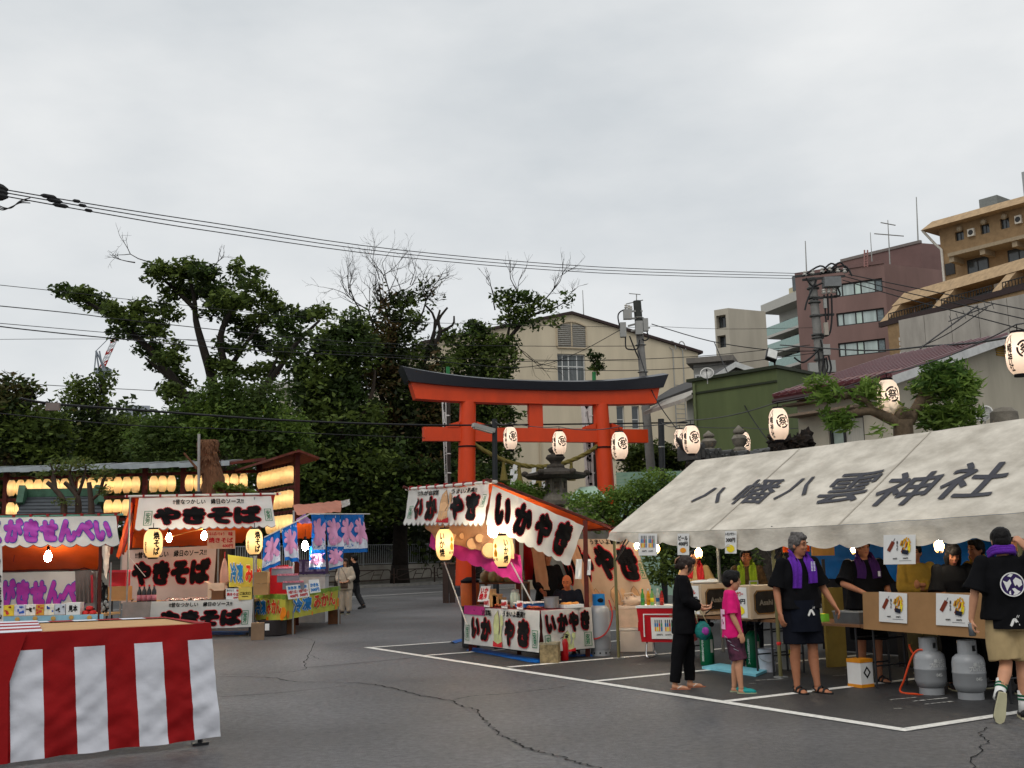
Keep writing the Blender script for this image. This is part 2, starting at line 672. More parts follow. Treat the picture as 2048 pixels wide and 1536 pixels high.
for i in range(13):
 pos=w0+rd*(-12+i*2.5)+rn*.15
 mb=MB()
 mb.bar(Vector((pos.x,pos.y,1.18)),Vector((pos.x,pos.y,2.42)),0.075)
 mb.build('post',M_rail,wr)
M_brown=mat('brown_pipe',C(50,34,26),rough=0.5,var=0.15)
g0=w0 - rn*2.6
gr_s=[(atz(790,1172) - g0).dot(rd)]
sc0=(onplane(788,1172,g0,rn) - g0).dot(rd)
for k in range(-2,3):
 gx=sc0+k*3.05
 b=g0+rd*gx
 t=thing('guard_rail',b,['brown pipe guard rail panel partly behind the ice flags','brown pipe guard rail panel left of the middle post by the street',
        'brown pipe guard rail panel right of the middle post by the street','brown pipe guard rail panel next to the brown gate post',
        'brown pipe guard rail panel behind the squid stall lantern'][k+2],'guard rail','guard rail panels along the street')
 q=lambda s,z: b+rd*s+Vector((0,0,z))
 mb=MB()
 mb.tube([q(0,0.1),q(0,1.0)],0.045,8)
 mb.build('post',M_brown,t,smooth=True)
 mb=MB()
 loop=smooth_path([q(.3,.4),q(.22,.5),q(.2,.65),q(.22,.82),q(.32,.92),q(1.4,.92),q(2.6,.92),q(2.78,.82),q(2.82,.65),q(2.78,.5),q(2.7,.4),q(1.5,.36),q(.4,.36),q(.3,.4)],3)
 mb.tube(loop,0.03,6)
 mb.build('frame',M_brown,t,smooth=True)
 for (s0,z0_,s1,z1_,nm) in ((.2,.66,0,.66,'bracket'),(.2,.5,0,.5,'bracket'),(2.82,.66,3.05,.66,'bracket'),(.24,.5,1.62,.9,'diagonal_bar'),(1.66,.85,1.4,.37,'diagonal_bar'),(1.55,.66,2.1,.66,'cross_bar'),(2.3,.9,2.05,.42,'diagonal_bar')):
  mb=MB()
  mb.tube([q(s0,z0_),q(s1,z1_)],0.022,5)
  mb.build(nm,M_brown,t)
# ================================================================== buildings
class Facade:
 def __init__(s,p0,p1):
  s.p0=Vector((p0.x,p0.y,0))
  s.d=Vector((p1.x - p0.x,p1.y - p0.y,0))
  s.len=s.d.length
  s.d.normalize()
  s.n=Vector((s.d.y,-s.d.x,0))
  if s.n.dot(Vector((0,0,0)) - s.p0)<0:
   s.n=-s.n
 def st(s,u,v):
  p=onplane(u,v,s.p0,s.n)
  return (p - s.p0).dot(s.d),p.z
 def pt(s,a,z,o=0.0):
  return s.p0+s.d*a+s.n*o+Vector((0,0,z))
 def box(s,mb,a0,a1,z0,z1,o0,o1,mi=0):
  P=[s.pt(a0,z0,o1),s.pt(a1,z0,o1),s.pt(a1,z0,o0),s.pt(a0,z0,o0),
             s.pt(a0,z1,o1),s.pt(a1,z1,o1),s.pt(a1,z1,o0),s.pt(a0,z1,o0)]
  return mb.hexa(P,mi)
def wall_holes(f,a0,a1,z0,z1,holes,depth=0.2,thick=None):
 mb=MB()
 A=sorted({a0,a1,*[h[0] for h in holes],*[h[1] for h in holes]})
 Z=sorted({z0,z1,*[h[2] for h in holes],*[h[3] for h in holes]})
 inh=lambda a,z: any(h[0]<a<h[1] and h[2]<z<h[3] for h in holes)
 for i in range(len(A) - 1):
  for j in range(len(Z) - 1):
   if not inh((A[i]+A[i+1])/2,(Z[j]+Z[j+1])/2):
    mb.quad(f.pt(A[i],Z[j]),f.pt(A[i+1],Z[j]),f.pt(A[i+1],Z[j+1]),f.pt(A[i],Z[j+1]))
 for (x0,x1,y0,y1) in holes:
  for (p,q_) in (((x0,y0),(x1,y0)),((x1,y0),(x1,y1)),((x1,y1),(x0,y1)),((x0,y1),(x0,y0))):
   mb.quad(f.pt(*p),f.pt(*q_),f.pt(*q_,-depth),f.pt(*p,-depth))
 return mb
M_glass=mat('window_glass',(0.05,0.06,0.065),rough=0.12,var=0.3,scale=0.4,spec=0.6)
M_glass_pale=mat('window_curtained',(0.42,0.50,0.48),rough=0.3,var=0.22,scale=0.6,spec=0.5,stretch=(3,3,0.3))
M_frame_d=mat('frame_dark',(0.03,0.03,0.03),rough=0.5)
M_frame_w=mat('frame_white',(0.55,0.55,0.53),rough=0.5)
def window(f,par,a0,a1,z0,z1,cuts=(0.5,),hcuts=(),depth=0.2,fr=0.06,mfr=None,mg=None,name='window'):
 mfr,mg=mfr or M_frame_d,mg or M_glass
 mb=MB()
 d0,d1=-depth - 0.02,-depth+0.07
 f.box(mb,a0,a1,z0,z0+fr,d0,d1)
 f.box(mb,a0,a1,z1 - fr,z1,d0,d1)
 f.box(mb,a0,a0+fr,z0+fr,z1 - fr,d0,d1)
 f.box(mb,a1 - fr,a1,z0+fr,z1 - fr,d0,d1)
 xs=[a0+fr]+[lerp(a0,a1,c) for c in cuts]+[a1 - fr]
 zs=[z0+fr]+[lerp(z0,z1,c) for c in hcuts]+[z1 - fr]
 for c in xs[1:-1]:
  f.box(mb,c - fr/2,c+fr/2,z0+fr,z1 - fr,d0,d1 - 0.01)
 for c in zs[1:-1]:
  f.box(mb,a0+fr,a1 - fr,c - fr/2,c+fr/2,d0,d1 - 0.015)
 o=mb.build(name,mfr,par)
 for i in range(len(xs) - 1):
  for j in range(len(zs) - 1):
   g=mg[(i+j)%len(mg)] if isinstance(mg,(list,tuple)) else mg
   mb=MB()
   f.box(mb,xs[i]+.01,xs[i+1] - .01,zs[j]+.01,zs[j+1] - .01,-depth,-depth+0.02+0.004*((i+j)%3))
   mb.build('pane',g,o)
 return o
def block(mb,top_near,top_left,top_right,z0,mi=0):
 d=top_left+top_right - top_near
 P=[top_near,top_right,d,top_left]
 mb.hexa([Vector((p.x,p.y,z0)) for p in P]+P,mi)
# cream gabled hall behind the torii
M_cream=mat('cream_render',C(198,185,160),var=0.09,scale=0.9,rough=0.9,stretch=(1,1,.15))
M_cream_s=mat('cream_render_side',C(184,168,142),var=0.06,scale=0.6,rough=0.9)
M_darktrim=mat('dark_trim',C(52,38,36),rough=0.6)
ap=at(1142,628,86)
fdir=Vector((math.cos(R(17)),math.sin(R(17)),0))
fc=Facade(ap,ap+fdir)
sR,zR=fc.st(1396,706)
sL=-sR*1.08
zL=zR
hall=thing('gabled_hall',fc.pt(0,0),'large cream rendered hall with a wide gable behind the red gate','building')
lw=[*fc.st(1116,766),*fc.st(1170,709)]
nw1=[*fc.st(1234.6,858),*fc.st(1248,812)]
nw2=[*fc.st(1265,858),*fc.st(1278,812)]
lv=[*fc.st(1114,694),*fc.st(1171,655)]
holes=[(h[0],h[2],h[1],h[3]) for h in (lw,nw1,nw2)]
zt=lv[1] - 0.2
mb=wall_holes(fc,sL,sR,0,min(zt,zR),holes,0.25)
P=[(sL,min(zt,zR)),(sR,min(zt,zR)),(sR,zR),(0,ap.z),(sL,zL)]
mb.add([fc.pt(*p) for p in P],[(0,1,2,3,4)])
mb.quad(fc.pt(sR,0),fc.pt(sR,0,-26),fc.pt(sR,zR,-26),fc.pt(sR,zR))
mb.quad(fc.pt(sL,0),fc.pt(sL,0,-26),fc.pt(sL,zL,-26),fc.pt(sL,zL))
mb.build('wall',M_cream,hall)
mb=MB()
for (a,za,b,zb) in ((sL - .4,zL - .05,0,ap.z),(0,ap.z,sR+.35,zR - .05)):
 mb.hexa([fc.pt(a,za - .02,.25),fc.pt(b,zb - .02,.25),fc.pt(b,zb - .02,-26),fc.pt(a,za - .02,-26),
             fc.pt(a,za+.2,.25),fc.pt(b,zb+.2,.25),fc.pt(b,zb+.2,-26),fc.pt(a,za+.2,-26)])
mb.build('roof',M_darktrim,hall)
M_curt=mat('window_curtain_grey',(0.10,0.11,0.11),rough=0.35,var=0.5,scale=2.5,stretch=(6,6,.2))
window(fc,hall,*holes[0],cuts=(.2,.42,.72),hcuts=(.58,),depth=.25,fr=.09,mfr=M_frame_w,mg=M_curt)
window(fc,hall,*holes[1],cuts=(),hcuts=(.42,),depth=.25,fr=.07,mfr=M_frame_w)
window(fc,hall,*holes[2],cuts=(),hcuts=(.42,),depth=.25,fr=.07,mfr=M_frame_w)
mb=MB()
a0,z0,a1,z1=lv
am=(a0+a1)/2
fc.box(mb,a0,a1,z0 - .1,z0,0,.14)
for a in (a0,am,a1):
 fc.box(mb,a - .05,a+.05,z0,z1+(.35 if a==am else 0),0,.12)
for i in range(8):
 aa,ab=lerp(a0,a1,i/8),lerp(a0,a1,(i+1)/8)
 h0,h1=.38*math.sin(math.pi*i/8),.38*math.sin(math.pi*(i+1)/8)
 mb.hexa([fc.pt(aa,z1+h0,.14),fc.pt(ab,z1+h1,.14),fc.pt(ab,z1+h1,0),fc.pt(aa,z1+h0,0),
             fc.pt(aa,z1+h0+.12,.14),fc.pt(ab,z1+h1+.12,.14),fc.pt(ab,z1+h1+.12,0),fc.pt(aa,z1+h0+.12,0)])
lvo=mb.build('louvre_window',M_cream_s,hall)
mb=MB()
M_louv=mat('louvre_metal',C(135,132,125),rough=0.5)
n=12
for i in range(n):
 z=lerp(z0,z1+.25,i/n)
 mb.hexa([fc.pt(a0+.05,z,.09),fc.pt(a1 - .05,z,.09),fc.pt(a1 - .05,z,.02),fc.pt(a0+.05,z,.02),
             fc.pt(a0+.05,z+.06,.06),fc.pt(a1 - .05,z+.06,.06),fc.pt(a1 - .05,z+.13,.01),fc.pt(a0+.05,z+.13,.01)])
mb.build('louvre_slats',M_louv,lvo)
M_galv=mat('galvanised',C(150,150,146),rough=0.5,metal=0.4)
lx,lzt=fc.st(1352,672)
mb=MB()
for da in (-.45,.45):
 mb.tube([fc.pt(lx+da,6,.2),fc.pt(lx+da,lzt - 1.2,.2)]+[fc.pt(lx+da+.28*math.cos(t),lzt - 1.2+.75*math.sin(t),.2 - .3*(1 - math.cos(t))/2) for t in [math.pi*k/8*(-1)+math.pi for k in range(1,9)]],.05,5)
for i in range(24):
 z=6+i*.4
 mb.tube([fc.pt(lx - .45,z,.2),fc.pt(lx+.45,z,.2)],.03,4)
mb.build('ladder',M_galv,hall)
mb=MB()
fc.box(mb,*[fc.st(1190,655)[0],fc.st(1278,655)[0]],ap.z - 4,fc.st(1240,640)[1]+.6,-12,-6)
mb.build('roof_plant',mat('plant_white',C(205,208,208)),hall)
rx,rz=fc.st(1217,546)
mb=MB()
mb.tube([fc.pt(rx,rz - 7,-6),fc.pt(rx - .05,rz,-6)],[.09,.03],5)
mb.build('aerial_rod',M_galv,hall)
px_,pz_=fc.st(1082,960)
mb=MB()
mb.tube([fc.pt(px_,2,.1),fc.pt(px_,fc.st(1082,880)[1],.1)],.09,6)
mb.build('downpipe',M_cream_s,hall)
# brown office block
M_brownb=mat('brown_tile',C(124,98,92),var=0.13,scale=0.5,rough=0.7,stretch=(1,1,.25))
M_brownb2=mat('brown_tile_dark',C(114,88,84),var=0.10,scale=0.5,rough=0.7)
nr=at(1767,527,120)
lf=atz(1590,553,nr.z)
sd=atz(1789,529.5,nr.z)
fb=Facade(lf,nr)
off=thing('office_block',(nr.x,nr.y,0),'tall brown tiled office block with three bands of pale windows','building')
Z4=lambda x,y: (1400+x*.3164,380+y*.3164)
rows=[]
for (tl,tr,br,bl) in (((855,625),(1150,555),(1150,640),(860,703)),((862,805),(1162,742),(1163,828),(866,886)),((873,985),(1170,935),(1170,1025),(877,1068))):
 a0,a1=fb.st(*Z4(*tl))[0],fb.st(*Z4(*tr))[0]
 z1,z0=fb.st(*Z4(*tr))[1],fb.st(*Z4(*br))[1]
 rows.append((a0,min(a1,fb.len - .3),z0,z1))
mb=wall_holes(fb,0,fb.len,0,nr.z,rows,0.3)
sdv=(sd - nr).normalized()
mb.quad(nr,nr+sdv*14,Vector((nr.x+sdv.x*14,nr.y+sdv.y*14,0)),Vector((nr.x,nr.y,0)))
mb.quad(fb.pt(0,nr.z),fb.pt(fb.len,nr.z),fb.pt(fb.len,nr.z,-14),fb.pt(0,nr.z,-14))
mb.build('wall',M_brownb,off)
for r_ in rows:
 window(fb,off,*r_,cuts=(.14,.40,.54,.84),depth=.3,fr=.15,mg=[M_glass_pale,M_glass_pale,mat('window_mint',(0.50,0.62,0.56),rough=.25,var=.12,scale=.5,stretch=(2,2,.2)),M_glass_pale,mat('window_grey',(.16,.2,.21),rough=.2,var=.3)])
n2=at(1840,486,127)
l2=atz(1683,524,n2.z)
mb=MB()
r2_=atz(1880,489,n2.z)
block(mb,n2,l2+(l2 - n2)*.1,n2+(r2_ - n2).normalized()*16,0)
mb.build('upper_storey',M_brownb2,off)
mb=MB()
f2=Facade(l2,n2)
f2.box(mb,-.1,f2.len+.1,n2.z,n2.z+.35,-.3,.12)
f2.box(mb,-.1,f2.len*.4,n2.z+.3,n2.z+1.0,-3,-2)
mb.build('parapet',mat('parapet_cap',C(120,112,108)),off)
mb=MB()
fb.box(mb,0,fb.len+.05,nr.z,nr.z+.4,-.3,.12)
mb.build('parapet',M_brownb2,off)
for (u,v0,v1,r_) in ((1612,482,556,.12),(1834,394,488,.12),(1742,465,505,.08),(1777,440,500,.10)):
 a,b=at(u,v1,128),at(u - 1.5,v0,128)
 mb=MB()
 mb.tube([a - Vector((0,0,3)),b],[r_,r_*.5],5)
 if u==1777:
  for z,w in ((-.6,.9),(-2.0,1.8)):
   mb.tube([b+Vector((-w,0,z+.3)),b+Vector((w,0,z - .1))],.07,4)
 mb.build('aerial',M_galv,off)
mb=MB()
for du in (0,6):
 mb.tube([at(1729+du,534,119.5),at(1729+du,500,119.5)],.09,4)
for k in range(6):
 mb.tube([at(1729,532 - k*5,119.5),at(1735,531 - k*5,119.5)],.06,4)
mb.build('roof_ladder',mat('ladder_red',C(150,110,105)),off)
# tan stepped apartment block
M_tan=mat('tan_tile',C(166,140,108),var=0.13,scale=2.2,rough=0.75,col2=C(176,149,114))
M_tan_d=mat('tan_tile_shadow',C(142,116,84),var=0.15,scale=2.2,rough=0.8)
M_tan_soff=mat('tan_soffit',C(150,135,112),rough=0.8)
tz=at(2048,394,100)
tl_=atz(1871,443,tz.z)
ft=Facade(tl_,tz)
tan=thing('tan_apartment_block',(tz.x,tz.y,0),'tan tiled stepped apartment block with black balcony railings','building')
L1=ft.len+9
_,zb=ft.st(*Z4(2048,105))
_,zw=ft.st(*Z4(2048,330))
ac,aw=[],[]
for (x0,y0,x1,y1) in ((1610,262,1670,315),(1770,215,1832,272),(1895,178,1958,240)):
 a0,z1=ft.st(*Z4(x0,y0+8))
 a1,z0=ft.st(*Z4(x1,y1 - 4))
 aw.append((a0,a1,z0,z1))
tb_a0=ft.st(*Z4(1515,300))[0]
mb=wall_holes(ft,tb_a0,L1,0,tz.z - .5,aw,.35)
mb.quad(ft.pt(tb_a0,0),ft.pt(tb_a0,tz.z - .5),ft.pt(tb_a0,tz.z - .5,-12),ft.pt(tb_a0,0,-12))
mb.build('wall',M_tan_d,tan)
mb=MB()
P=[ft.pt(-1.0,zb,1.3),ft.pt(L1,zb,1.3),ft.pt(L1,zb,-10),ft.pt(-1.0,zb,-10),
     ft.pt(-.2,tz.z,.3),ft.pt(L1,tz.z,.3),ft.pt(L1,tz.z,-10),ft.pt(-.2,tz.z,-10)]
mb.hexa(P)
mb.build('roof',M_tan,tan)
for h in aw:
 window(ft,tan,*h,cuts=(.5,),depth=.35,fr=.08)
for (x0,y0,x1,y1) in ((1697,247,1743,293),(1995,163,2040,213)):
 a0,z1=ft.st(*Z4(x0,y0+6))
 a1,z0=ft.st(*Z4(x1,y1 - 4))
 mb=MB()
 ft.box(mb,a0,a1,z0,z1,0,.3)
 o=mb.build('air_conditioner',mat('ac_white',C(205,198,185)),tan)
 mb=MB()
 c=ft.pt((a0+a1)/2,(z0+z1)/2,.3)
 mb.cyl(c,c+ft.n*.03,(z1 - z0)*.33,n=12)
 mb.build('fan',M_frame_d,o)
for (x,y) in ((1800,205),(1648,250),(1930,172)):
 a,z=ft.st(*Z4(x,y))
 mb=MB()
 mb.ball(ft.pt(a,z,.25),.3,8,6)
 mb.build('vent_hood',M_tan_soff,tan)
mb=MB()
a0,z0=ft.st(*Z4(1480,255))
mb.tube([ft.pt(-.9,zb,1.1),ft.pt(-.2,zb - 1.4,.2),ft.pt(tb_a0+.15,zb - 2.2,.15),ft.pt(tb_a0+.15,zb - 16,.15)],.13,6)
mb.build('downpipe',mat('pipe_white',C(200,195,185)),tan)
mb=MB()
a0,a1=ft.st(*Z4(1675,140))[0],ft.st(*Z4(1790,110))[0]
ft.box(mb,a0,a1,tz.z - .5,ft.st(*Z4(1700,92))[1]+1.2,-6,-3)
mb.build('roof_tank',mat('tank_grey',C(120,124,122)),tan)
mb=MB()
a0=ft.st(*Z4(1985,40))[0]
ft.box(mb,a0,a0+7,tz.z - .5,tz.z+3.2,-6,-2)
mb.build('roof_tank',mat('tank_grey2',C(150,155,155)),tan)
a0,z1=ft.st(*Z4(1640,440))
_,zs=ft.st(*Z4(2048,322))
mb=MB()
ft.box(mb,a0,L1,zs - .35,zs,0,2.2)
for k in range(5):
 aa=a0+(L1 - a0)*k/5
 ft.box(mb,aa,aa+.5,zs - .9,zs - .35,0,2.0)
mb.build('balcony_slab',M_tan_soff,tan)
for k in range(3):  # dark windows added in place of the shaded recess under the slab
 aa=a0+.8+k*(L1 - a0)*.26
 window(ft,tan,aa,aa+2.2,zs - 2.3,zs - .6,cuts=(.5,),depth=-.03,fr=.1)
mb=MB()
a2,z2=ft.st(*Z4(1560,505))
ft.box(mb,a2 - .1,a2+.9,z2 - .6,z2+.6,0,.12)
mb.build('window',M_frame_d,tan)
pz=at(2048,516,92)
pl=atz(1808,586,pz.z)
fl=Facade(pl,pz)
LL=fl.len+8
_,zband=fl.st(*Z4(2048,520))
_,zbot=fl.st(*Z4(2030,650))
mb=MB()
fl.box(mb,0,LL,0,zbot,-8,2.6)
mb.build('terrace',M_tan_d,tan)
mb=MB()
P=[fl.pt(-.8,zband,1.0),fl.pt(LL,zband,1.0),fl.pt(LL,zband,-8),fl.pt(-.8,zband,-8),fl.pt(0,pz.z,0),fl.pt(LL,pz.z,0),fl.pt(LL,pz.z,-8),fl.pt(0,pz.z,-8)]
mb.hexa(P)
mb.build('leaning_band',M_tan,tan)
mb=MB()
fl.box(mb,.3,LL,zbot,zband,-8,-1.0)
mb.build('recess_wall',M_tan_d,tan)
prs=[-.6,fl.st(*Z4(1600,650))[0],fl.st(*Z4(1985,560))[0],LL - 1]
for i,a in enumerate(prs):
 mb=MB()
 mb.hexa([fl.pt(a - .7,zbot,2.4),fl.pt(a+.3,zbot,2.4),fl.pt(a+.3,zbot,-1),fl.pt(a - .7,zbot,-1),
             fl.pt(a,zband,.9),fl.pt(a+1.0,zband,.9),fl.pt(a+1.0,zband,-1),fl.pt(a,zband,-1)])
 mb.build('pier',M_tan,tan)
M_iron=mat('black_iron',(0.015,0.014,0.014),rough=0.5)
for i in range(3):
 a0,a1=prs[i]+.5,prs[i+1] - .6
 mb=MB()
 zt_=zbot+.72
 for z in (zt_,zbot+.15):
  fl.box(mb,a0,a1,z - .04,z+.04,2.2,2.3)
 rlo=mb.build('railing',M_iron,tan)
 mb=MB()
 nn=int((a1 - a0)/.32)
 for k in range(nn+1):
  a=a0+(a1 - a0)*k/nn
  fl.box(mb,a - .025,a+.025,zbot+.1,zt_,2.22,2.28)
 mb.build('bars',M_iron,rlo)
 am=lerp(a0,a1,.6)
 f3=Facade(fl.pt(0,0,-1.0),fl.pt(10,0,-1.0))
 window(f3,tan,a0+(a1 - a0)*.22,a0+(a1 - a0)*.62,zbot+.1,zband - .5,cuts=(.5,),depth=-.02,fr=.1)
 mb=MB()
 fl.box(mb,a0+(a1 - a0)*.68,a0+(a1 - a0)*.82,zbot,zbot+1.5,-.9,-.3)
 mb.build('air_conditioner',mat('ac_white',C(205,198,185)),tan)
mb=MB()
fl.box(mb,-1.0,LL,zbot - .5,zbot,2.4,2.75)
mb.build('edge_beam',M_darktrim,tan)
# bare concrete wall below the apartment block
M_bare=mat('bare_concrete',C(158,152,143),var=0.2,scale=0.9,rough=0.9,stretch=(1,1,.25),bump=.2)
cz=at(2048,588,84)
cl=atz(1797,641,cz.z)
fw_=Facade(cl,cz)
cw=thing('concrete_wall_block',(cl.x,cl.y,0),'stained bare concrete wall block below the tan apartments','building')
mb=MB()
n=7
for i in range(n):
 a0,a1=(fw_.len+6)*i/n,(fw_.len+6)*(i+1)/n - .05
 mb=MB()
 fw_.box(mb,a0,a1,0,cz.z,-1,0)
 mb.build('panel',M_bare,cw)
mb=MB()
fw_.box(mb,0,fw_.len+6,0,cz.z - .1,-6,-.06)
mb.build('core',M_conc_d,cw)
mb=MB()
for k in range(30):
 fw_.box(mb,-.12,-.02,cz.z - 14+k*.42,cz.z - 13.7+k*.42,-.5,0)
mb.build('edge_blocks',mat('edge_white',C(190,185,178)),cw)
# white balcony block and beige block further back
M_whiteb=mat('white_render',C(182,180,172),var=0.06,rough=0.85)
bz=at(1598,597,135)
bl_=atz(1530,624,bz.z)
fw2=Facade(bl_,bz)
wb=thing('white_balcony_block',(bz.x,bz.y,0),'pale apartment block with glass fronted balconies left of the brown office','building')
mb=MB()
fw2.box(mb,0,fw2.len+4,0,bz.z,-8,-2.2)
mb.build('wall',M_whiteb,wb)
mb=MB()
fw2.box(mb,-.5,fw2.len+4,bz.z - .2,bz.z+1.0,-3,.3)
mb.build('roof',M_whiteb,wb)
M_bglass=mat('balcony_glass',C(150,175,168),rough=0.2,var=.1)
fl_h=(fw2.st(1570,656)[1] - fw2.st(1570,692)[1])
ztop=fw2.st(1570,660)[1]
for k in range(4):
 z=ztop - k*fl_h
 mb=MB()
 fw2.box(mb,0,fw2.len+4,z - .35,z,-3,.1)
 mb.build('balcony_slab',M_whiteb,wb)
 mb=MB()
 fw2.box(mb,0,fw2.len+4,z,z+1.15,-.02,.06)
 mb.build('balcony_glass',M_bglass,wb)
 f3=Facade(fw2.pt(0,0,-2.2),fw2.pt(5,0,-2.2))
 for (c0,c1) in ((.1,.3),(.45,.7)):
  window(f3,wb,fw2.len*c0,fw2.len*c1,z+.3,z+2.0,cuts=(.5,),depth=-.02,fr=.1)
mb=MB()
fw2.box(mb,fw2.len*.55,fw2.len+4,bz.z+.5,fw2.st(1580,570)[1],-5,-1)
ph=mb.build('penthouse',mat('penthouse_beige',C(190,180,150)),wb)
mb=MB()
fw2.box(mb,fw2.len*.68,fw2.len*.95,bz.z+1.6,bz.z+3.6,-1,-.9)
mb.build('window',M_glass,ph)
M_beige=mat('beige_render',C(176,169,154),var=0.12,rough=0.85,scale=.5,stretch=(1,1,.2))
ez=at(1456,616,118)
el_=atz(1428,620.5,ez.z)
er_=atz(1531,623,ez.z)
eb=thing('beige_block',(ez.x,ez.y,0),'plain beige block with dark openings on its narrow side','building')
fe=Facade(el_,ez)
hl=[]
for (y0,y1) in ((797,868),(925,992),(1055,1110)):
 a0,z1=fe.st(*Z4(95,y0))
 a1,z0=fe.st(*Z4(166,y1))
 hl.append((max(.2,a0),min(fe.len - .3,a1),z0,z1))
mb=wall_holes(fe,0,fe.len,0,ez.z,hl,1.2)
fe2=Facade(ez,er_)
mb.quad(fe2.pt(0,0),fe2.pt(fe2.len,0),fe2.pt(fe2.len,ez.z),fe2.pt(0,ez.z))
mb.quad(el_,ez,er_,el_+er_ - ez)
mb.build('wall',M_beige,eb)
for h in hl:
 window(fe,eb,*h,cuts=(.33,.66),depth=.9,fr=.1)
# green clad building, little gabled house behind it
M_green=mat('green_cladding',C(86,96,60),var=0.13,scale=1.4,rough=0.75,stretch=(1,1,.15))
M_green_d=mat('green_trim',C(38,44,26),rough=0.6)
gz=at(1553,737,40)
gl=atz(1384,764,gz.z)
fg=Facade(gl,gz)
gb=thing('green_building',(gl.x,gl.y,0),'olive green clad building with a flat parapet behind the paper lanterns','building')
mb=MB()
fg.box(mb,0,fg.len,0,gz.z,-7,0)
mb.build('wall',M_green,gb)
mb=MB()
fg.box(mb,-.2,fg.len+.1,gz.z,gz.z+.12,-7.1,.12)
mb.build('parapet',M_green_d,gb)
mb=MB()
fg.box(mb,-.02,fg.len,gz.z - .52,gz.z - .44,0,.05)
mb.build('trim_line',M_green_d,gb)
mb=MB()
mb.tube([fg.pt(.15,gz.z - .1,.08),fg.pt(.15,0,.08)],.05,6)
mb.build('downpipe',mat('pipe_green',C(96,104,70)),gb)
fl0=fg.pt(fg.len*.92,gz.z+.12,-.4)
t=thing('floodlight',fl0,'grey floodlight tilted on the green parapet','floodlight')
mb=MB()
mb.tube([fl0,fl0+Vector((0,0,.3))],.04,6)
mb.build('bracket',M_iron,t)
mb=MB()
Mr=Matrix.Rotation(R(20),3,'Y') @ Matrix.Rotation(R(-30),3,'X')
mb.box(fl0+Vector((-.1,0,.48)),(.42,.18,.5),Mr)
o=mb.build('head',M_iron,t)
mb=MB()
mb.box(fl0+Vector((-.1,0,.48))+Mr @ Vector((0,-.1,0)),(.36,.03,.42),Mr)
mb.build('lens',mat('lens_grey',C(200,200,195),rough=.3),t)
hz=at(1464,727,46)
t=thing('gabled_house',(hz.x,hz.y,0),'small grey roofed house with white gable boards behind the green building','house')
fh=Facade(hz,hz+Vector((1,.25,0)))
zr=hz.z
wl_,zl_=fh.st(1415,762)
wr_,zr_=fh.st(1560,760)
mb=MB()
mb.add([fh.pt(wl_,0),fh.pt(wr_,0),fh.pt(wr_,zr_),fh.pt(0,zr - .1),fh.pt(wl_,zl_)],[(0,1,2,3,4)])
mb.build('wall',mat('house_wall',C(150,148,142)),t)
mb=MB()
for (a,za,b,zb_) in ((wl_ - .4,zl_ - .15,0,zr),(0,zr,wr_+.4,zr_ - .15)):
 mb.hexa([fh.pt(a,za - .15,.3),fh.pt(b,zb_ - .15,.3),fh.pt(b,zb_ - .15,-7),fh.pt(a,za - .15,-7),fh.pt(a,za,.3),fh.pt(b,zb_,.3),fh.pt(b,zb_,-7),fh.pt(a,za,-7)])
mb.build('roof',mat('roof_grey',C(70,68,66),rough=.7),t)
mb=MB()
for (a,za,b,zb_) in ((wl_ - .4,zl_ - .15,0,zr),(0,zr,wr_+.4,zr_ - .15)):
 mb.hexa([fh.pt(a,za - .22,.38),fh.pt(b,zb_ - .22,.38),fh.pt(b,zb_ - .22,.31),fh.pt(a,za - .22,.31),fh.pt(a,za+.02,.38),fh.pt(b,zb_+.02,.38),fh.pt(b,zb_+.02,.31),fh.pt(a,za+.02,.31)])
mb.build('gable_board',M_frame_w,t)
hz=at(1450,717,58)
t=thing('grey_house',(hz.x,hz.y,0),'low grey house with a pale eave between the hall and the green building','house')
mb=MB()
a,b=atz(1386,722,hz.z),hz
f=Facade(a,b)
f.box(mb,0,f.len,0,hz.z - .2,-6,0)
mb.build('wall',mat('house_wall',C(150,148,142)),t)
mb=MB()
f.box(mb,-.3,f.len+.5,hz.z - .2,hz.z+.1,-6.3,.5)
mb.build('roof',mat('roof_grey2',C(110,105,98),rough=.7),t)
window(f,t,f.len*.05,f.len*.35,hz.z - 1.8,hz.z - .8,depth=-.03,fr=.08,mfr=M_frame_w)
hz=at(1387,786,44)
t=thing('lean_to_house',(hz.x,hz.y,0),'white walled lean-to house with a pale eave beside the green building','house')
f=Facade(hz,hz+Vector((1,.3,0)))
a0,z0=f.st(1364,801)
mb=MB()
mb.add([f.pt(a0+.2,0),f.pt(.6,0),f.pt(.6,hz.z - .1),f.pt(0,hz.z - .05),f.pt(a0+.2,z0)],[(0,1,2,3,4)])
mb.build('wall',M_whiteb,t)
mb=MB()
mb.hexa([f.pt(a0,z0 - .1,.3),f.pt(.5,hz.z+.1,.3),f.pt(.5,hz.z+.1,-4),f.pt(a0,z0 - .1,-4),f.pt(a0,z0+.06,.3),f.pt(.5,hz.z+.3,.3),f.pt(.5,hz.z+.3,-4),f.pt(a0,z0+.06,-4)])
mb.build('roof',mat('roof_pale',C(165,160,150)),t)
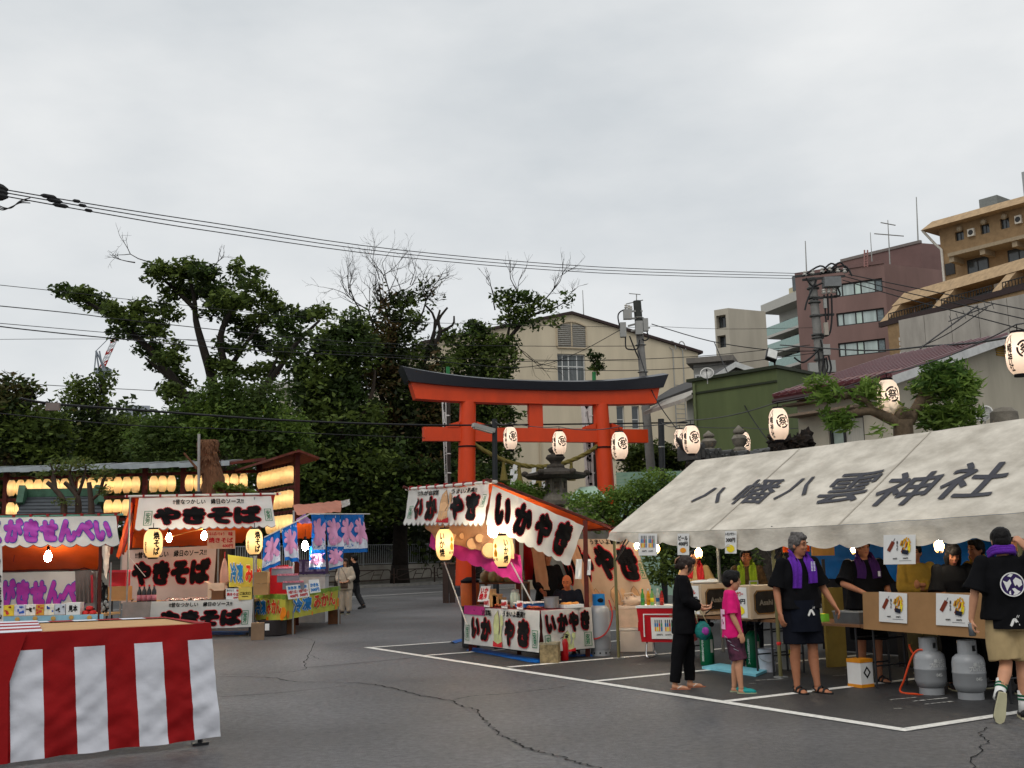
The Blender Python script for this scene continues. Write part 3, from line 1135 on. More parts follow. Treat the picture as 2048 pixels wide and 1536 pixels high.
def dish(c,r,aim,label):
 c=Vector(c)
 t=thing('satellite_dish',c - Vector((0,0,r*1.6)),label,'satellite dish')
 z=Vector(aim).normalized()
 M=z.to_track_quat('Z','Y').to_matrix()
 mb=MB()
 mb.lathe([(0,-r*.22),(r*.5,-r*.16),(r*.85,-r*.05),(r,0.0)][:],18,c,M=M)
 mb.lathe([(r,0.0),(r*.97,.012),(r*.8,-r*.05),(0.0,-r*.19)],18,c,M=M)
 mb.build('reflector',mat('dish_white',C(212,210,204),rough=.4),t,smooth='all')
 mb=MB()
 mb.tube([c+M @ Vector((0,-r,0)),c+M @ Vector((0,-r*.2,r*.8))],r*.05,5)
 mb.box(c+M @ Vector((0,-r*.1,r*.8)),(r*.22,r*.22,r*.3),M)
 mb.build('receiver_arm',M_iron,t)
 mb=MB()
 mb.tube([c - Vector((0,0,r*1.6)),c - z*r*.25],r*.07,6)
 mb.build('mast',M_galv,t)
dish(at(1414,746,39.6),.26,(-.2,-.9,.5),'white satellite dish at the corner of the green building')
dish(at(1968,827,22.5),.19,(-.7,-.7,.4),'white satellite dish beside the weathered stone behind the tent')
# house with maroon ribbed roof
M_maroon=mat('maroon_roof',C(74,28,32),rough=0.4,var=0.15,scale=2,metal=0.1,spec=.5)
M_maroon_d=mat('maroon_trim',C(48,26,28),rough=.5)
M_hwall=mat('house_stucco',C(176,168,150),var=0.12,scale=1.6,rough=0.9,bump=.2,bscale=50,stretch=(1,1,.2))
A=at(1782,752,24.0)
D=atz(1547,793,A.z)
ev=(D - A)
eh=Vector((ev.x,ev.y,0)).normalized()
pn=Vector((-eh.y,eh.x,0))
if pn.x<0:
 pn=-pn
B=onplane(2014,670,A,eh)
Cc=B+ev
mh=thing('maroon_roof_house',(A.x,A.y,0),'stucco house with a ribbed maroon metal roof behind the tent','house')
ov=0.35
slope=(B - A)
nrm=slope.cross(ev).normalized()
if nrm.z<0:
 nrm=-nrm
mb=MB()
A2,B2,C2,D2=A,B,Cc,D
mb.hexa([p - nrm*.09 for p in (A2,B2,C2,D2)]+[A2,B2,C2,D2])
B3=B+Vector((slope.x,slope.y,-slope.z))
C3=B3+ev
mb.hexa([p - Vector((0,0,.09)) for p in (B,B3,C3,Cc)]+[B,B3,C3,Cc])
mb.build('roof',M_maroon,mh)
nr_=15
for i in range(nr_):
 t_=(i+.02)/(nr_ - 1+.04)
 mb=MB()
 mb.bar(lerp(A,D,t_)+nrm*.02,lerp(B,Cc,t_)+nrm*.02,.07,.10)
 mb.build('roof_rib',mat('maroon_rib_sky_sheen',C(104,58,62),rough=.35,spec=.6),mh)  # sky reflection on the ribs is put into their paler colour
mb=MB()
mb.bar(lerp(A,B,.10)+nrm*.06,lerp(D,Cc,.10)+nrm*.06,.06,.05)
mb.build('snow_guard',mat('guard_metal',C(150,120,118),rough=.4),mh)
mb=MB()
mb.tube([A - nrm*.14 - pn*.05,D - nrm*.14 - pn*.05],.07,6)
mb.build('gutter',M_maroon_d,mh)
mb=MB()
mb.bar(A - nrm*.1 - eh*.02,B - nrm*.1 - eh*.02,.05,.2)
mb.bar(B - nrm*.1 - eh*.02,B3 - Vector((0,0,.1)) - eh*.02,.05,.2)
mb.build('verge_board',M_frame_w,mh)
g=eh*.35
wA,wB,wB3=A+g+pn*.45,B+g,B3+g - pn*.45
zt=A.z+slope.z*.45/Vector((slope.x,slope.y,0)).length - .12
mb=MB()
mb.add([Vector((wA.x,wA.y,0)),Vector((wB3.x,wB3.y,0)),Vector((wB3.x,wB3.y,zt)),wB - Vector((0,0,.12)),Vector((wA.x,wA.y,zt))],[(0,1,2,3,4)])
wD=D - g+pn*.45
fhouse=Facade(Vector((wD.x,wD.y,0)),Vector((wA.x,wA.y,0)))
a0,z1=fhouse.st(1655,838)
a1,z0=fhouse.st(1732,905)
w_h=(a0,a1,z0,z1)
b0,y1=fhouse.st(1600,850)
wm=wall_holes(fhouse,0,fhouse.len,0,zt,[w_h],.12)
mb.add(wm.v,wm.f)
mb.build('wall',M_hwall,mh)
window(fhouse,mh,*w_h,cuts=(.4,),depth=.12,fr=.06,mg=[mat('frosted_glass',(.35,.42,.36),rough=.5),mat('shutter_ribbed',C(190,185,172),var=.25,scale=14,stretch=(6,6,.02))])
mb=MB()
fhouse.box(mb,a0 - .9,a1+.1,z1+.12,z1+.18,0,.5)
fhouse.box(mb,a0 - 1.1,a1 - .2,z1+.42,z1+.47,0,.35)
mb.build('window_hood',mat('hood_brown',C(120,104,88)),mh)
mb=MB()
vc=onplane(2000,697,wA,eh)
for k in range(7):
 mb.box(vc+Vector((0,0,-.18+k*.06)),(.42,.06,.035),math.atan2(pn.y,pn.x))
mb.build('vent',mat('vent_yellow',C(190,150,70)),mh)
# ================================================================== vegetation
def leafmat(name,rgb,rgb2=None):
 return mat(name,rgb,rough=0.55,var=0.25,scale=1.2,col2=rgb2,trans=0.4,spec=0.2)
LEAF_DARK=[leafmat('leaf_dark',(0.076,0.112,0.026)),leafmat('leaf_mid',(0.122,0.168,0.034)),leafmat('leaf_deep',(0.036,0.056,0.017))]
LEAF_BRIGHT=[leafmat('leaf_bright',(0.10,0.165,0.03)),leafmat('leaf_fresh',(0.135,0.205,0.036)),leafmat('leaf_mid2',(0.066,0.11,0.024))]
LEAF_BROWN=[leafmat('leaf_olive',(0.095,0.092,0.028)),leafmat('leaf_brown',(0.12,0.078,0.032)),leafmat('leaf_mid3',(0.045,0.06,0.02)),leafmat('leaf_deep2',(0.022,0.030,0.012))]
LEAF_GARDEN=[leafmat('leaf_garden',(0.12,0.21,0.036)),leafmat('leaf_garden2',(0.17,0.26,0.05)),leafmat('leaf_garden3',(0.065,0.125,0.026))]
LEAF_YOUNG=[leafmat('leaf_young',(0.15,0.18,0.045)),leafmat('leaf_young2',(0.10,0.14,0.035)),leafmat('leaf_young3',(0.18,0.17,0.06))]
M_bark=mat('bark',C(62,52,44),rough=0.95,var=0.35,scale=6,bump=0.6,bscale=18,stretch=(1,1,.3))
M_bark_d=mat('bark_dark',C(38,33,28),rough=0.95,var=0.3,scale=6)
M_bark_l=mat('bark_pale',C(92,78,62),rough=0.95,var=0.35,scale=9,bump=0.6,bscale=25)
M_shag=mat('shaggy_bark',C(104,72,50),rough=0.95,var=0.4,scale=14,bump=1.0,bscale=30,stretch=(2,2,.25))
def leaves(name,parent,pts,size,mats,ratio=0.5,droop=0.4,jitter=0.4,kind=None):
 pts=np.asarray(pts,dtype=float)
 n=len(pts)
 base=np.array(WLOC[parent.name])
 a=nrng.normal(size=(n,3))*.75
 a[:,2]+=.9
 d=nrng.normal(size=(n,3))
 d[:,2]=d[:,2]*.5 - droop
 d -= a*(np.sum(d*a,axis=1)/np.sum(a*a,axis=1))[:,None]*.8
 d /= np.linalg.norm(d,axis=1)[:,None]
 s=np.cross(d,a)
 s /= np.linalg.norm(s,axis=1)[:,None]
 nn=np.cross(d,s)
 L=size*(1+jitter*nrng.uniform(-1,1,n))[:,None]
 W=L*ratio*.5
 p=pts - base
 V=np.stack([p - d*L*.5,p+s*W+nn*W*.25,p+d*L*.5,p - s*W+nn*W*.25],axis=1).reshape(-1,3)
 me=bpy.data.meshes.new(name)
 me.vertices.add(4*n)
 me.vertices.foreach_set('co',V.ravel())
 me.loops.add(4*n)
 me.loops.foreach_set('vertex_index',np.arange(4*n,dtype=np.int32))
 me.polygons.add(n)
 me.polygons.foreach_set('loop_start',np.arange(0,4*n,4,dtype=np.int32))
 for m in mats:
  me.materials.append(m)
 key=(np.sin(pts[:,0]*1.9)+np.sin(pts[:,1]*1.7+1)+np.sin(pts[:,2]*2.3+2))/3+nrng.normal(size=n)*.22
 idx=np.clip(((key+1)/2*len(mats)).astype(int),0,len(mats) - 1)
 me.polygons.foreach_set('material_index',idx.astype(np.int32))
 me.update()
 me.validate()
 o=bpy.data.objects.new(name,me)
 COL.objects.link(o)
 o.parent=parent
 WLOC[o.name]=Vector(base)
 if kind:
  o['kind']=kind
 return o
def blob_points(blobs,n,shell=0.45,clump=0.0,nclump=10,dz=1.0):
 w=np.array([b[2]*b[3]*(b[5] if len(b)>5 else 1.0) for b in blobs],dtype=float)
 w /= w.sum()
 cnt=nrng.multinomial(n,w)
 out=[]
 for b,k in zip(blobs,cnt):
  u,v,ru,rv,Y=b[:5]
  mpp=Y/F_PX
  c=at(u,v,Y)
  rx,rz=ru*mpp,rv*mpp
  ry=min(rx,rz)*0.9*dz+.1
  if clump:
   m=max(3,int(k/nclump))
   q=nrng.normal(size=(m,3))
   q /= np.linalg.norm(q,axis=1)[:,None]
   q *= nrng.uniform(shell,1.0,m)[:,None]**(1/2)
   cen=q*np.array([rx,ry,rz])
   pick=nrng.integers(0,m,k)
   g=nrng.normal(size=(k,3))
   g *= np.minimum(1,1.35/np.linalg.norm(g,axis=1))[:,None]
   p=cen[pick]+g*clump*np.array([1,1,.7])
  else:
   q=nrng.normal(size=(k,3))
   q /= np.linalg.norm(q,axis=1)[:,None]
   q *= nrng.uniform(shell,1.0,k)[:,None]**(1/2)
   p=q*np.array([rx,ry,rz])
  out.append(p+np.array(c))
 return np.concatenate(out)
def limb(mb,pix,Y,r0,r1,n=7,jy=0.6,sub=3):
 P=[]
 for i,q in enumerate(pix):
  yy=Y+(q[2] if len(q)>2 else 0)
  P.append(at(q[0],q[1],yy))
 P=smooth_path(P,sub)
 m=len(P)
 mb.tube(P,[lerp(r0,r1,(i/(m - 1))**.8) for i in range(m)],n)
 return P
def twigs(mb,p,d,L,r,depth,spread=0.55,tips=None,up=0.12):
 p=Vector(p)
 d=Vector(d).normalized()
 P=[p]
 for i in range(3):
  d=(d+Vector((rnd.gauss(0,.14),rnd.gauss(0,.14),rnd.gauss(0,.10)+up*.3))).normalized()
  P.append(P[-1]+d*L/3)
 mb.tube(P,[r,r*.85,r*.7,r*.55],4 if depth<3 else 5,caps=False)
 if tips is not None and depth<=1:
  tips.extend(P[1:])
 if depth<=0:
  return
 for k in range(rnd.choice((2,3))):
  q=P[rnd.choice((1,2,3,3))]
  nd=(d+Vector((rnd.gauss(0,spread),rnd.gauss(0,spread),rnd.gauss(0,spread)+up))).normalized()
  twigs(mb,q,nd,L*rnd.uniform(.55,.85),r*.6,depth - 1,spread,tips,up)
def tree(name,label,base_px,Y,limbs,blobs,n,size,mats,bark=M_bark,clump=.35,nclump=14,ratio=.5,shell=.35,group=None,extra=None,cat='tree',droop=.4):
 b=at(base_px[0],base_px[1],Y)
 b=Vector((b.x,b.y,0))
 t=thing(name,b,label,cat,group)
 mb=MB()
 for i,(pix,r0,r1) in enumerate(limbs):
  limb(mb,pix,Y,r0,r1)
  if i==0:
   q=at(pix[0][0],pix[0][1],Y)
   mb.tube([Vector((q.x,q.y,-.05)),q],[r0*1.25,r0],7)
 if extra:
  extra(mb)
 if mb.v:
  mb.build('trunk',bark,t,smooth='all')
 leaves('crown',t,blob_points([(*q[:4],Y+(q[4] if len(q)>4 else 0),*(q[5:] if len(q)>5 else ())) for q in blobs],n,shell,clump,nclump),size,mats,ratio,droop)
 return t
# cherry tree with spreading limbs above the lantern rack
def cherry_extra(mb):
 for (u,v,du,L) in ((310,530,-1.0,1.1),(270,525,-1.0,.6),(420,540,.5,.5),(620,640,.8,.7)):
  twigs(mb,at(u,v,44),(du,0,.35),L,.03,3)
bl=[(128,582,26,14),(160,592,34,20),(195,606,34,20),(225,618,26,20),(250,640,32,24),(285,618,24,22),(302,645,30,22),(278,672,26,14),(240,668,22,10),(318,668,24,16),
      (305,560,14,12),(318,540,22,18),(345,545,32,26),(380,535,34,20),(405,545,34,24),(350,580,34,20),(392,575,44,26),(430,580,40,26),(330,610,26,14),(345,630,18,14),
      (470,535,12,22),(482,560,18,18),(515,545,16,12),(500,570,22,14),(455,600,44,24),(425,620,34,16),(490,605,30,18),(530,590,22,20),(545,612,22,26),(520,640,34,20),(470,640,32,18),
      (565,650,22,18),(590,630,24,16),(620,630,30,16),(645,625,20,16),(600,665,22,12),(500,665,34,18),(530,690,26,22),(560,705,22,18),
      (300,700,38,18),(335,715,36,20),(345,745,28,16),(310,730,22,10),(360,690,18,10),(345,785,24,22),(370,760,20,14),(335,775,14,12),(380,800,22,20),(425,725,22,14),(460,740,30,20),(500,745,24,20),(535,740,22,22),(480,700,18,16),(440,690,14,14)]
tree('cherry_tree','tall cherry tree with spreading crooked limbs above the lantern rack',(445,1000),44,
     [([(447,1130),(452,1000),(446,900),(436,830)],.42,.36),([(440,850),(425,760),(405,690),(392,640),(388,590),(375,545)],.27,.06),
      ([(452,860),(458,770),(440,690),(452,640),(480,600),(505,560)],.24,.05),([(456,740),(490,690),(520,650)],.14,.04),([(446,890),(395,830),(355,770),(310,710),(262,665),(205,622),(140,588)],.30,.05),
      ([(355,770),(320,740),(290,715)],.12,.04),([(462,890),(500,810),(545,755),(590,690),(640,640)],.26,.05),([(392,620),(340,570),(300,540)],.12,.04),([(260,665),(285,630),(300,612)],.10,.03),([(500,810),(535,760),(560,700)],.14,.04)],
     [(b_[0],b_[1],b_[2]*.84,b_[3]*.74,rnd.uniform(-2,2)) for b_ in bl],15000,.25,LEAF_DARK+[LEAF_BRIGHT[2]],M_bark_d,clump=.26,nclump=24,shell=.1,extra=cherry_extra)
# bright maple in front of it
bl=[(450,905,150,70),(400,870,80,50),(480,830,70,60),(540,860,70,60),(350,900,80,50),(430,800,40,40),(470,795,26,40),(520,800,40,40),(395,830,40,40),(560,910,60,60),(330,860,50,30),(590,880,34,40),(300,890,50,40),(360,850,40,24)]
tree('maple_tree','broad bright green maple just behind the lantern rack',(450,1000),38,[([(455,1150),(450,1000),(445,900),(460,820)],.2,.04),([(450,980),(380,890),(340,860)],.12,.03),([(450,960),(530,880),(560,840)],.12,.03)],
     bl,22000,.20,LEAF_BRIGHT+[LEAF_DARK[0]],clump=.30,nclump=26,shell=.4,ratio=.42,droop=.2)
# dense tree, brownish tree with bare top, tree before the hall
bl=[(650,760,70,90),(700,700,60,60),(620,820,50,90),(690,850,80,100),(640,930,80,80),(740,930,80,90),(600,900,50,70),(660,690,40,40),(700,650,34,36),(610,740,34,40),(580,690,30,24),(640,1010,60,40),(750,1010,80,40),(700,980,90,60)]
tree('broadleaf_tree','dense dark green broadleaf tree between the lantern rack and the red gate',(690,1050),60,[([(690,1130),(690,1000),(680,850),(690,700)],.5,.08),([(690,950),(630,850),(610,760)],.25,.05),([(690,900),(740,800),(750,740)],.25,.05)],
     [(q[0],q[1],q[2]*.92,q[3]*.9) for q in bl],22000,.36,LEAF_DARK+[LEAF_BRIGHT[2]],clump=.55,nclump=26,shell=.35)
def bare_extra(mb):
 Y=63
 starts=[((790,700),(-.25,0,1),3.2,.16,5),((760,680),(-.5,0,1),2.8,.12,5),((800,640),(.1,0,1),2.8,.12,5),((830,660),(.5,0,.9),2.6,.12,5),((720,620),(-.5,0,.9),2.2,.08,5),
              ((780,600),(-.1,0,1),2.4,.08,5),((850,600),(.7,0,.6),1.8,.07,4),((700,590),(-.2,0,1),1.8,.06,4),((880,560),(.8,0,.3),1.0,.04,3),((760,560),(-.3,0,1),1.6,.05,4),((820,570),(.3,0,1),1.5,.05,4)]
 for (p,d,L,r,k) in starts:
  twigs(mb,at(*p,Y),d,L*.72,r*.62,k,spread=.5,up=.12)
 limb(mb,[(865,700),(880,665),(877,640),(895,615)],Y,.16,.06)
 limb(mb,[(877,665),(905,650),(908,632)],Y,.10,.05)
 limb(mb,[(860,710),(870,640),(850,610)],Y,.12,.05)
bl=[(770,680,46,50),(740,720,60,60),(800,720,50,60),(820,650,34,30),(780,620,40,34),(720,650,30,30),(850,720,40,40),(770,790,80,60),(830,800,70,60),(800,870,90,70),(860,860,60,70),(850,940,70,70),(790,970,80,60),(880,800,40,50),(850,600,30,18,0,.3),(870,570,26,16,0,.2),(760,590,20,20,0,.3),(820,590,30,18,0,.4),(890,990,60,50)]
tree('zelkova_tree','brown tinged zelkova with bare twigs at its top left of the gate',(800,1050),63,[([(800,1130),(800,1000),(795,850),(785,700),(790,620)],.5,.1),([(800,880),(750,760),(715,640)],.22,.06),([(800,840),(850,720),(880,620)],.22,.06)],
     bl,21000,.33,LEAF_BROWN+[LEAF_DARK[0],LEAF_DARK[1]],M_bark_d,clump=.45,nclump=22,shell=.2,extra=bare_extra)
def ext4(mb):
 for (p,d,L,r,k) in (((1060,625),(.8,0,.5),2.0,.06,4),((1100,620),(1,0,.4),1.6,.05,4),((1040,600),(-.3,0,1),1.6,.05,3),((1030,680),(.2,0,-.8),2.0,.04,3),((990,620),(-.2,0,1),1.4,.05,3)):
  twigs(mb,at(*p,70),d,L,r,k,spread=.4)
bl=[(950,690,46,44),(990,720,46,50),(920,740,50,50),(975,780,50,50),(930,830,60,60),(990,850,40,50),(900,680,20,24),(955,655,26,16),(1010,690,26,30),(1020,640,24,16),(1050,625,34,16),(1015,605,22,16),(1040,590,26,12),(1075,605,22,14),(1000,590,12,12),(1095,610,22,10),(1110,640,22,8,0,.5),(1130,600,16,12,0,.35),(1060,650,26,8),(960,920,60,50),(900,900,40,60),(1000,910,34,40),(1035,830,22,20,0,.6),(1000,960,40,30)]
tree('camphor_tree','green tree leaning over the roof edge of the cream hall',(960,1050),70,[([(950,1120),(950,1000),(955,850),(975,750),(1010,690),(1050,640),(1090,620)],.42,.06),([(960,800),(930,720),(905,680)],.2,.05),([(1010,690),(1020,640),(1005,600)],.12,.04)],
     bl,17000,.33,LEAF_DARK+[LEAF_BRIGHT[2]],M_bark_d,clump=.38,nclump=20,shell=.2,extra=ext4)
# left-hand trees
bl=[(20,790,40,24),(55,775,26,14),(30,830,50,40),(15,880,50,50),(60,870,40,50),(10,760,20,12),(70,910,50,40),(110,860,30,50),(100,930,40,30)]
tree('magnolia_tree','large leaved magnolia with brownish tips at the left picture edge',(20,1000),40,[([(15,1130),(15,950),(20,850),(30,790)],.22,.05),([(15,900),(55,820),(65,780)],.1,.03)],
     bl,7000,.26,LEAF_DARK+LEAF_BROWN[:2],clump=.34,nclump=14,shell=.2)
bl=[(155,770,18,22),(150,800,26,20),(195,770,20,16),(200,800,22,18),(165,840,50,30),(190,880,70,40),(140,880,40,40),(240,900,60,30),(240,850,40,20),(270,880,40,40),(160,930,70,30),(205,755,14,16)]
tree('persimmon_tree','slim double-topped tree under the distant crane',(180,1000),48,[([(180,1120),(180,950),(170,850),(160,760)],.2,.03),([(180,920),(195,830),(204,760)],.14,.03)],
     bl,9000,.24,LEAF_DARK,clump=.34,nclump=16,shell=.2)
# continuous shade wood behind the railing and far hedges: reads as one mass
wb_=at(500,1100,68)
t=thing('woodland',(wb_.x,wb_.y,0),'dark mass of shaded woodland behind the railing and stalls','woodland')
t['kind']='stuff'
bl=[(u+rnd.uniform(-20,20),v+rnd.uniform(-12,12),70,46,rnd.uniform(66,76)) for u in range(-60,960,60) for v in (860,920,980,1040,1085)]
leaves('undergrowth',t,blob_points(bl,46000,.1,.7,18),.46,[LEAF_DARK[2],LEAF_DARK[0],LEAF_BROWN[3]],.6,kind='stuff')
bl=[(u+rnd.uniform(-15,15),v+rnd.uniform(-8,8),50,30,rnd.uniform(54,58)) for u in range(-60,330,50) for v in (880,930,980)]
bl+=[(u,v,44,30,61) for u in range(600,960,50) for v in (950,1000)]
leaves('undergrowth',t,blob_points(bl,20000,.1,.5,18),.32,[LEAF_DARK[2],LEAF_DARK[0],LEAF_DARK[1]],.6,kind='stuff')
# shrubs around the stone lantern and fence
bl=[(1305,960,30,18),(1280,985,50,24),(1230,1000,40,24),(1180,1010,34,22),(1200,1040,50,20),(1260,1025,50,24),(1310,1000,30,24),(1150,1000,22,14),(1330,955,14,10),(1160,1045,30,16),(1300,1040,40,24)]
tree('pruned_shrub','cloud pruned garden shrub beside the right leg of the gate',(1240,1120),31,[([(1245,1140),(1245,1060),(1260,990)],.10,.03),([(1245,1070),(1190,1020)],.06,.02),([(1245,1040),(1300,970)],.06,.02)],
     bl,9000,.11,LEAF_GARDEN,M_bark,clump=.16,nclump=18,shell=.5,cat='shrub')
bl=[(1005,985,22,12),(1040,978,24,12),(1080,985,30,14),(985,1000,20,10),(1060,1000,40,16),(1110,990,14,10)]
tree('garden_bush','low green bush at the foot of the stone lantern',(1050,1120),36,[([(1050,1140),(1050,1000)],.08,.03)],bl,3600,.12,LEAF_GARDEN,clump=.16,nclump=14,cat='shrub')
bl=[(1260,910,30,20),(1300,905,40,24),(1340,920,40,24),(1375,925,20,20),(1290,940,50,16),(1390,910,30,20)]
tree('dark_conifer_hedge','dark green hedge behind the grey utility pole',(1310,1100),52,[([(1310,1130),(1310,930)],.1,.04)],bl,6000,.22,LEAF_DARK,clump=.3,nclump=16,cat='hedge')
bl=[(1350,1080,60,30),(1420,1110,50,30),(1380,1140,60,30),(1450,1090,40,30),(1330,1130,40,40),(1480,1130,40,40)]
tree('camellia_bush','dark camellia bush seen under the tent roof',(1400,1180),22.5,[([(1400,1215),(1400,1100)],.08,.03)],bl,6000,.10,LEAF_DARK+[LEAF_GARDEN[2]],clump=.12,nclump=12,cat='shrub')
# pollarded tree with fresh shoots behind the tent
def pol_extra(mb):
 Y=19.5
 for (u,v,r) in ((1805,832,.17),(1850,790,.12),(1712,826,.09),(1690,792,.07)):
  c=at(u,v,Y)
  mb.ball(c,(r,r,r*.95),10,7,noise_amt=.5,nscale=3)
bl=[(1880,770,40,34),(1910,800,40,40),(1890,840,40,30),(1925,770,26,30),(1870,745,26,16),(1905,740,20,16),(1850,830,18,20),(1935,830,20,22),(1840,775,14,16),(1900,862,30,10),
      (1640,770,20,16),(1660,780,16,18),(1640,800,14,12),(1670,832,24,20),(1690,845,16,14),(1740,790,20,18),(1745,770,14,10),(1755,805,12,8),(1700,790,8,6),(1800,822,8,8,0,.7),(1765,860,14,8,-.3,.5)]
tree('pollarded_tree','pollarded tree with knobbly limbs and fresh green shoots behind the tent ridge',(1812,1100),19.5,
     [([(1815,1130),(1812,960),(1808,880),(1806,840)],.22,.17),([(1806,850),(1775,836),(1740,822),(1705,828),(1668,826)],.13,.05),([(1745,822),(1730,800),(1690,792),(1650,790)],.07,.04),
      ([(1812,850),(1832,820),(1846,790),(1850,770)],.12,.08),([(1838,810),(1865,800),(1890,795)],.07,.04)],
     bl,4300,.19,LEAF_GARDEN,M_bark_l,clump=.13,nclump=14,shell=.2,ratio=.26,extra=pol_extra,droop=.1)
# pruned saplings and shaggy trunk in front of the lantern rack
def sapling(label,pix_limbs,blobs,Y,n=260,size=.13):
 b=at(*pix_limbs[0][0],Y)
 t=thing('pruned_sapling',(b.x,b.y,0),label,'tree','pruned saplings before the lantern rack')
 mb=MB()
 for i,pl_ in enumerate(pix_limbs):
  pts=([(pl_[0][0],1135)]+pl_) if i==0 else pl_
  limb(mb,pts,Y,.10 if i==0 else .05,.055 if i==0 else .02)
  if i==0:
   q=at(*pts[0],Y)
   mb.tube([Vector((q.x,q.y,-.02)),q],[.13,.1],7)
 mb.build('trunk',M_bark,t,smooth='all')
 leaves('crown',t,blob_points([(*b_,Y) for b_ in blobs],n,.1,.10,8),size,LEAF_YOUNG,.3,droop=.1)
sapling('pruned sapling with leafy shoots left of three behind the purple banner',[[(128,1028),(126,1000),(112,980),(95,965)],[(112,980),(105,955),(118,930)],[(112,985),(108,950),(100,925)]],[(85,950,10,8),(120,935,16,10),(105,925,12,8),(130,1005,18,8)],26.4)
sapling('pruned sapling with two upright stubs in the middle of three',[[(157,1028),(156,1000),(150,985),(130,965)],[(152,985),(140,950),(145,925)],[(156,990),(168,955),(172,930)]],[(140,925,16,10),(170,925,18,10),(155,950,14,8),(160,935,10,8)],26.6)
sapling('thick stubby pruned sapling at the edge of the purple banner',[[(183,1028),(182,1000),(178,965)],[(183,1000),(200,985),(213,968)],[(200,985),(208,955),(215,940)]],[(205,955,16,8),(218,945,12,10),(210,985,12,8),(190,945,10,8)],26.2)
b=at(418,1130,27)
t=thing('shaggy_trunk',(b.x,b.y,0),'shaggy brown topped tree trunk in front of the lantern rack','tree trunk')
mb=MB()
P=[Vector((b.x,b.y,-.02))]+[at(u,v,27) for u,v in ((428,1150),(426,1020),(424,985),(428,960),(420,930),(416,905),(416,890),(416,881))]
mb.tube(P,[.33,.30,.30,.31,.27,.24,.23,.28,.25],14)
for i in range(240):
 a=rnd.uniform(0,6.28)
 k=rnd.uniform(0,1)
 c=lerp(P[5],P[8],k*1.0) if i<160 else lerp(P[2],P[5],k)
 rr=.25
 p=c+Vector((math.cos(a)*rr,math.sin(a)*rr,rnd.uniform(-.05,.05)))
 o_=Vector((math.cos(a),math.sin(a),0))
 tng=Vector((-math.sin(a),math.cos(a),0))*rnd.uniform(.02,.05)
 mb.add([p - tng,p+tng,p+o_*rnd.uniform(.03,.08) - Vector((0,0,rnd.uniform(.06,.2)))],[(0,1,2)])
mb.build('trunk',M_shag,t,smooth='all')
mb=MB()
limb(mb,[(404,948),(388,930),(368,906)],26.8,.04,.025)
mb.build('broken_branch',M_shag,t)
leaves('ivy',t,blob_points([(470,976,26,8,26.8),(440,972,14,8,26.7),(500,984,16,6,26.9),(440,1000,10,16,26.7)],500,.1),.12,LEAF_BRIGHT,.5)
b=at(398,1150,26.6)
t=thing('support_pole',(b.x,b.y,0),'thin grey metal pole standing beside the shaggy trunk','pole')
mb=MB()
mb.tube([Vector((b.x,b.y,0)),at(398,868,26.6)],.035,8)
mb.build('shaft',M_galv,t,smooth=True)
mb=MB()
mb.box(at(398,985,26.6),(.12,.12,.05))
mb.build('clamp',M_iron,t)
# ================================================================== torii gate and what hangs on it
M_verm=mat('vermilion',C(212,64,12),rough=0.5,var=0.11,scale=1.6,stretch=(1,1,.35),spec=.4)
M_blackp=mat('black_lacquer',(0.010,0.011,0.018),rough=0.3,spec=.5)
M_whitep=mat('white_paper',C(225,224,220),rough=.8,var=.05)
M_ink=mat('ink',(0.009,0.008,0.009),rough=.7,spec=.1)
cL,cR=at(938,1100,44.4),at(1214,1100,46.2)
cL,cR=Vector((cL.x,cL.y,0)),Vector((cR.x,cR.y,0))
tm=(cL+cR)/2
tx=(cR - cL).normalized()
ty=Vector((-tx.y,tx.x,0))
half=(cR - cL).length/2
TQ=lambda x,y,z: tm+tx*x+ty*y+Vector((0,0,z))
zB=at(1077,809,tm.y).z            # underside of the lintel
zN0,zN1=at(1077,884,tm.y).z,at(1077,857,tm.y).z
xe=lambda u,v: (onplane(u,v,tm,ty) - tm).dot(tx)
torii=thing('torii_gate',tm,'large vermilion torii gate with a black curved top beam','gate')
for sx,nm in ((-1,'pillar'),(1,'pillar')):
 mb=MB()
 P=[TQ(sx*(half+.22),0,-.02),TQ(sx*(half+.10),0,zN0*.5),TQ(sx*half,0,zN0),TQ(sx*(half - .06),0,zB+.05)]
 mb.tube(P,[.39,.37,.355,.34],24)
 pil=mb.build(nm,M_verm,torii,smooth=True)
 mb=MB()
 c=TQ(sx*half,0,zN0 - .22)
 mb.lathe([(.358,-.03),(.385,-.03),(.385,.03),(.358,.03)],24,c)
 mb.build('rope_band',M_ink,pil,smooth=True)
 mb=MB()
 mb.lathe([(.52,0),(.52,.35),(.42,.42)],24,TQ(sx*(half+.22),0,0))
 mb.build('footing',M_blackp,pil,smooth=True)
mb=MB()
x0,x1=xe(846,868),xe(1293,870)
P=[TQ(x0,-.17,zN0),TQ(x1,-.17,zN0),TQ(x1,.17,zN0),TQ(x0,.17,zN0),TQ(x0,-.17,zN1),TQ(x1,-.17,zN1),TQ(x1,.17,zN1),TQ(x0,.17,zN1)]
mb.hexa(P)
mb.build('tie_beam',M_verm,torii)
for xc in (-half - .62,-half+.62,half - .62,half+.62):
 s=1 if xc>0 else -1
 inner=abs(xc)<half
 hi,lo=(.24,.10)
 mb=MB()
 a,b=xc - .24,xc+.24
 toward=(1 if (xc<s*half) else -1)
 za,zb2=(lo,hi) if toward>0 else (hi,lo)
 mb.hexa([TQ(a,-.2,zN1),TQ(b,-.2,zN1),TQ(b,.2,zN1),TQ(a,.2,zN1),TQ(a,-.2,zN1+za),TQ(b,-.2,zN1+zb2),TQ(b,.2,zN1+zb2),TQ(a,.2,zN1+za)])
 mb.build('wedge',M_verm,torii)
mb=MB()
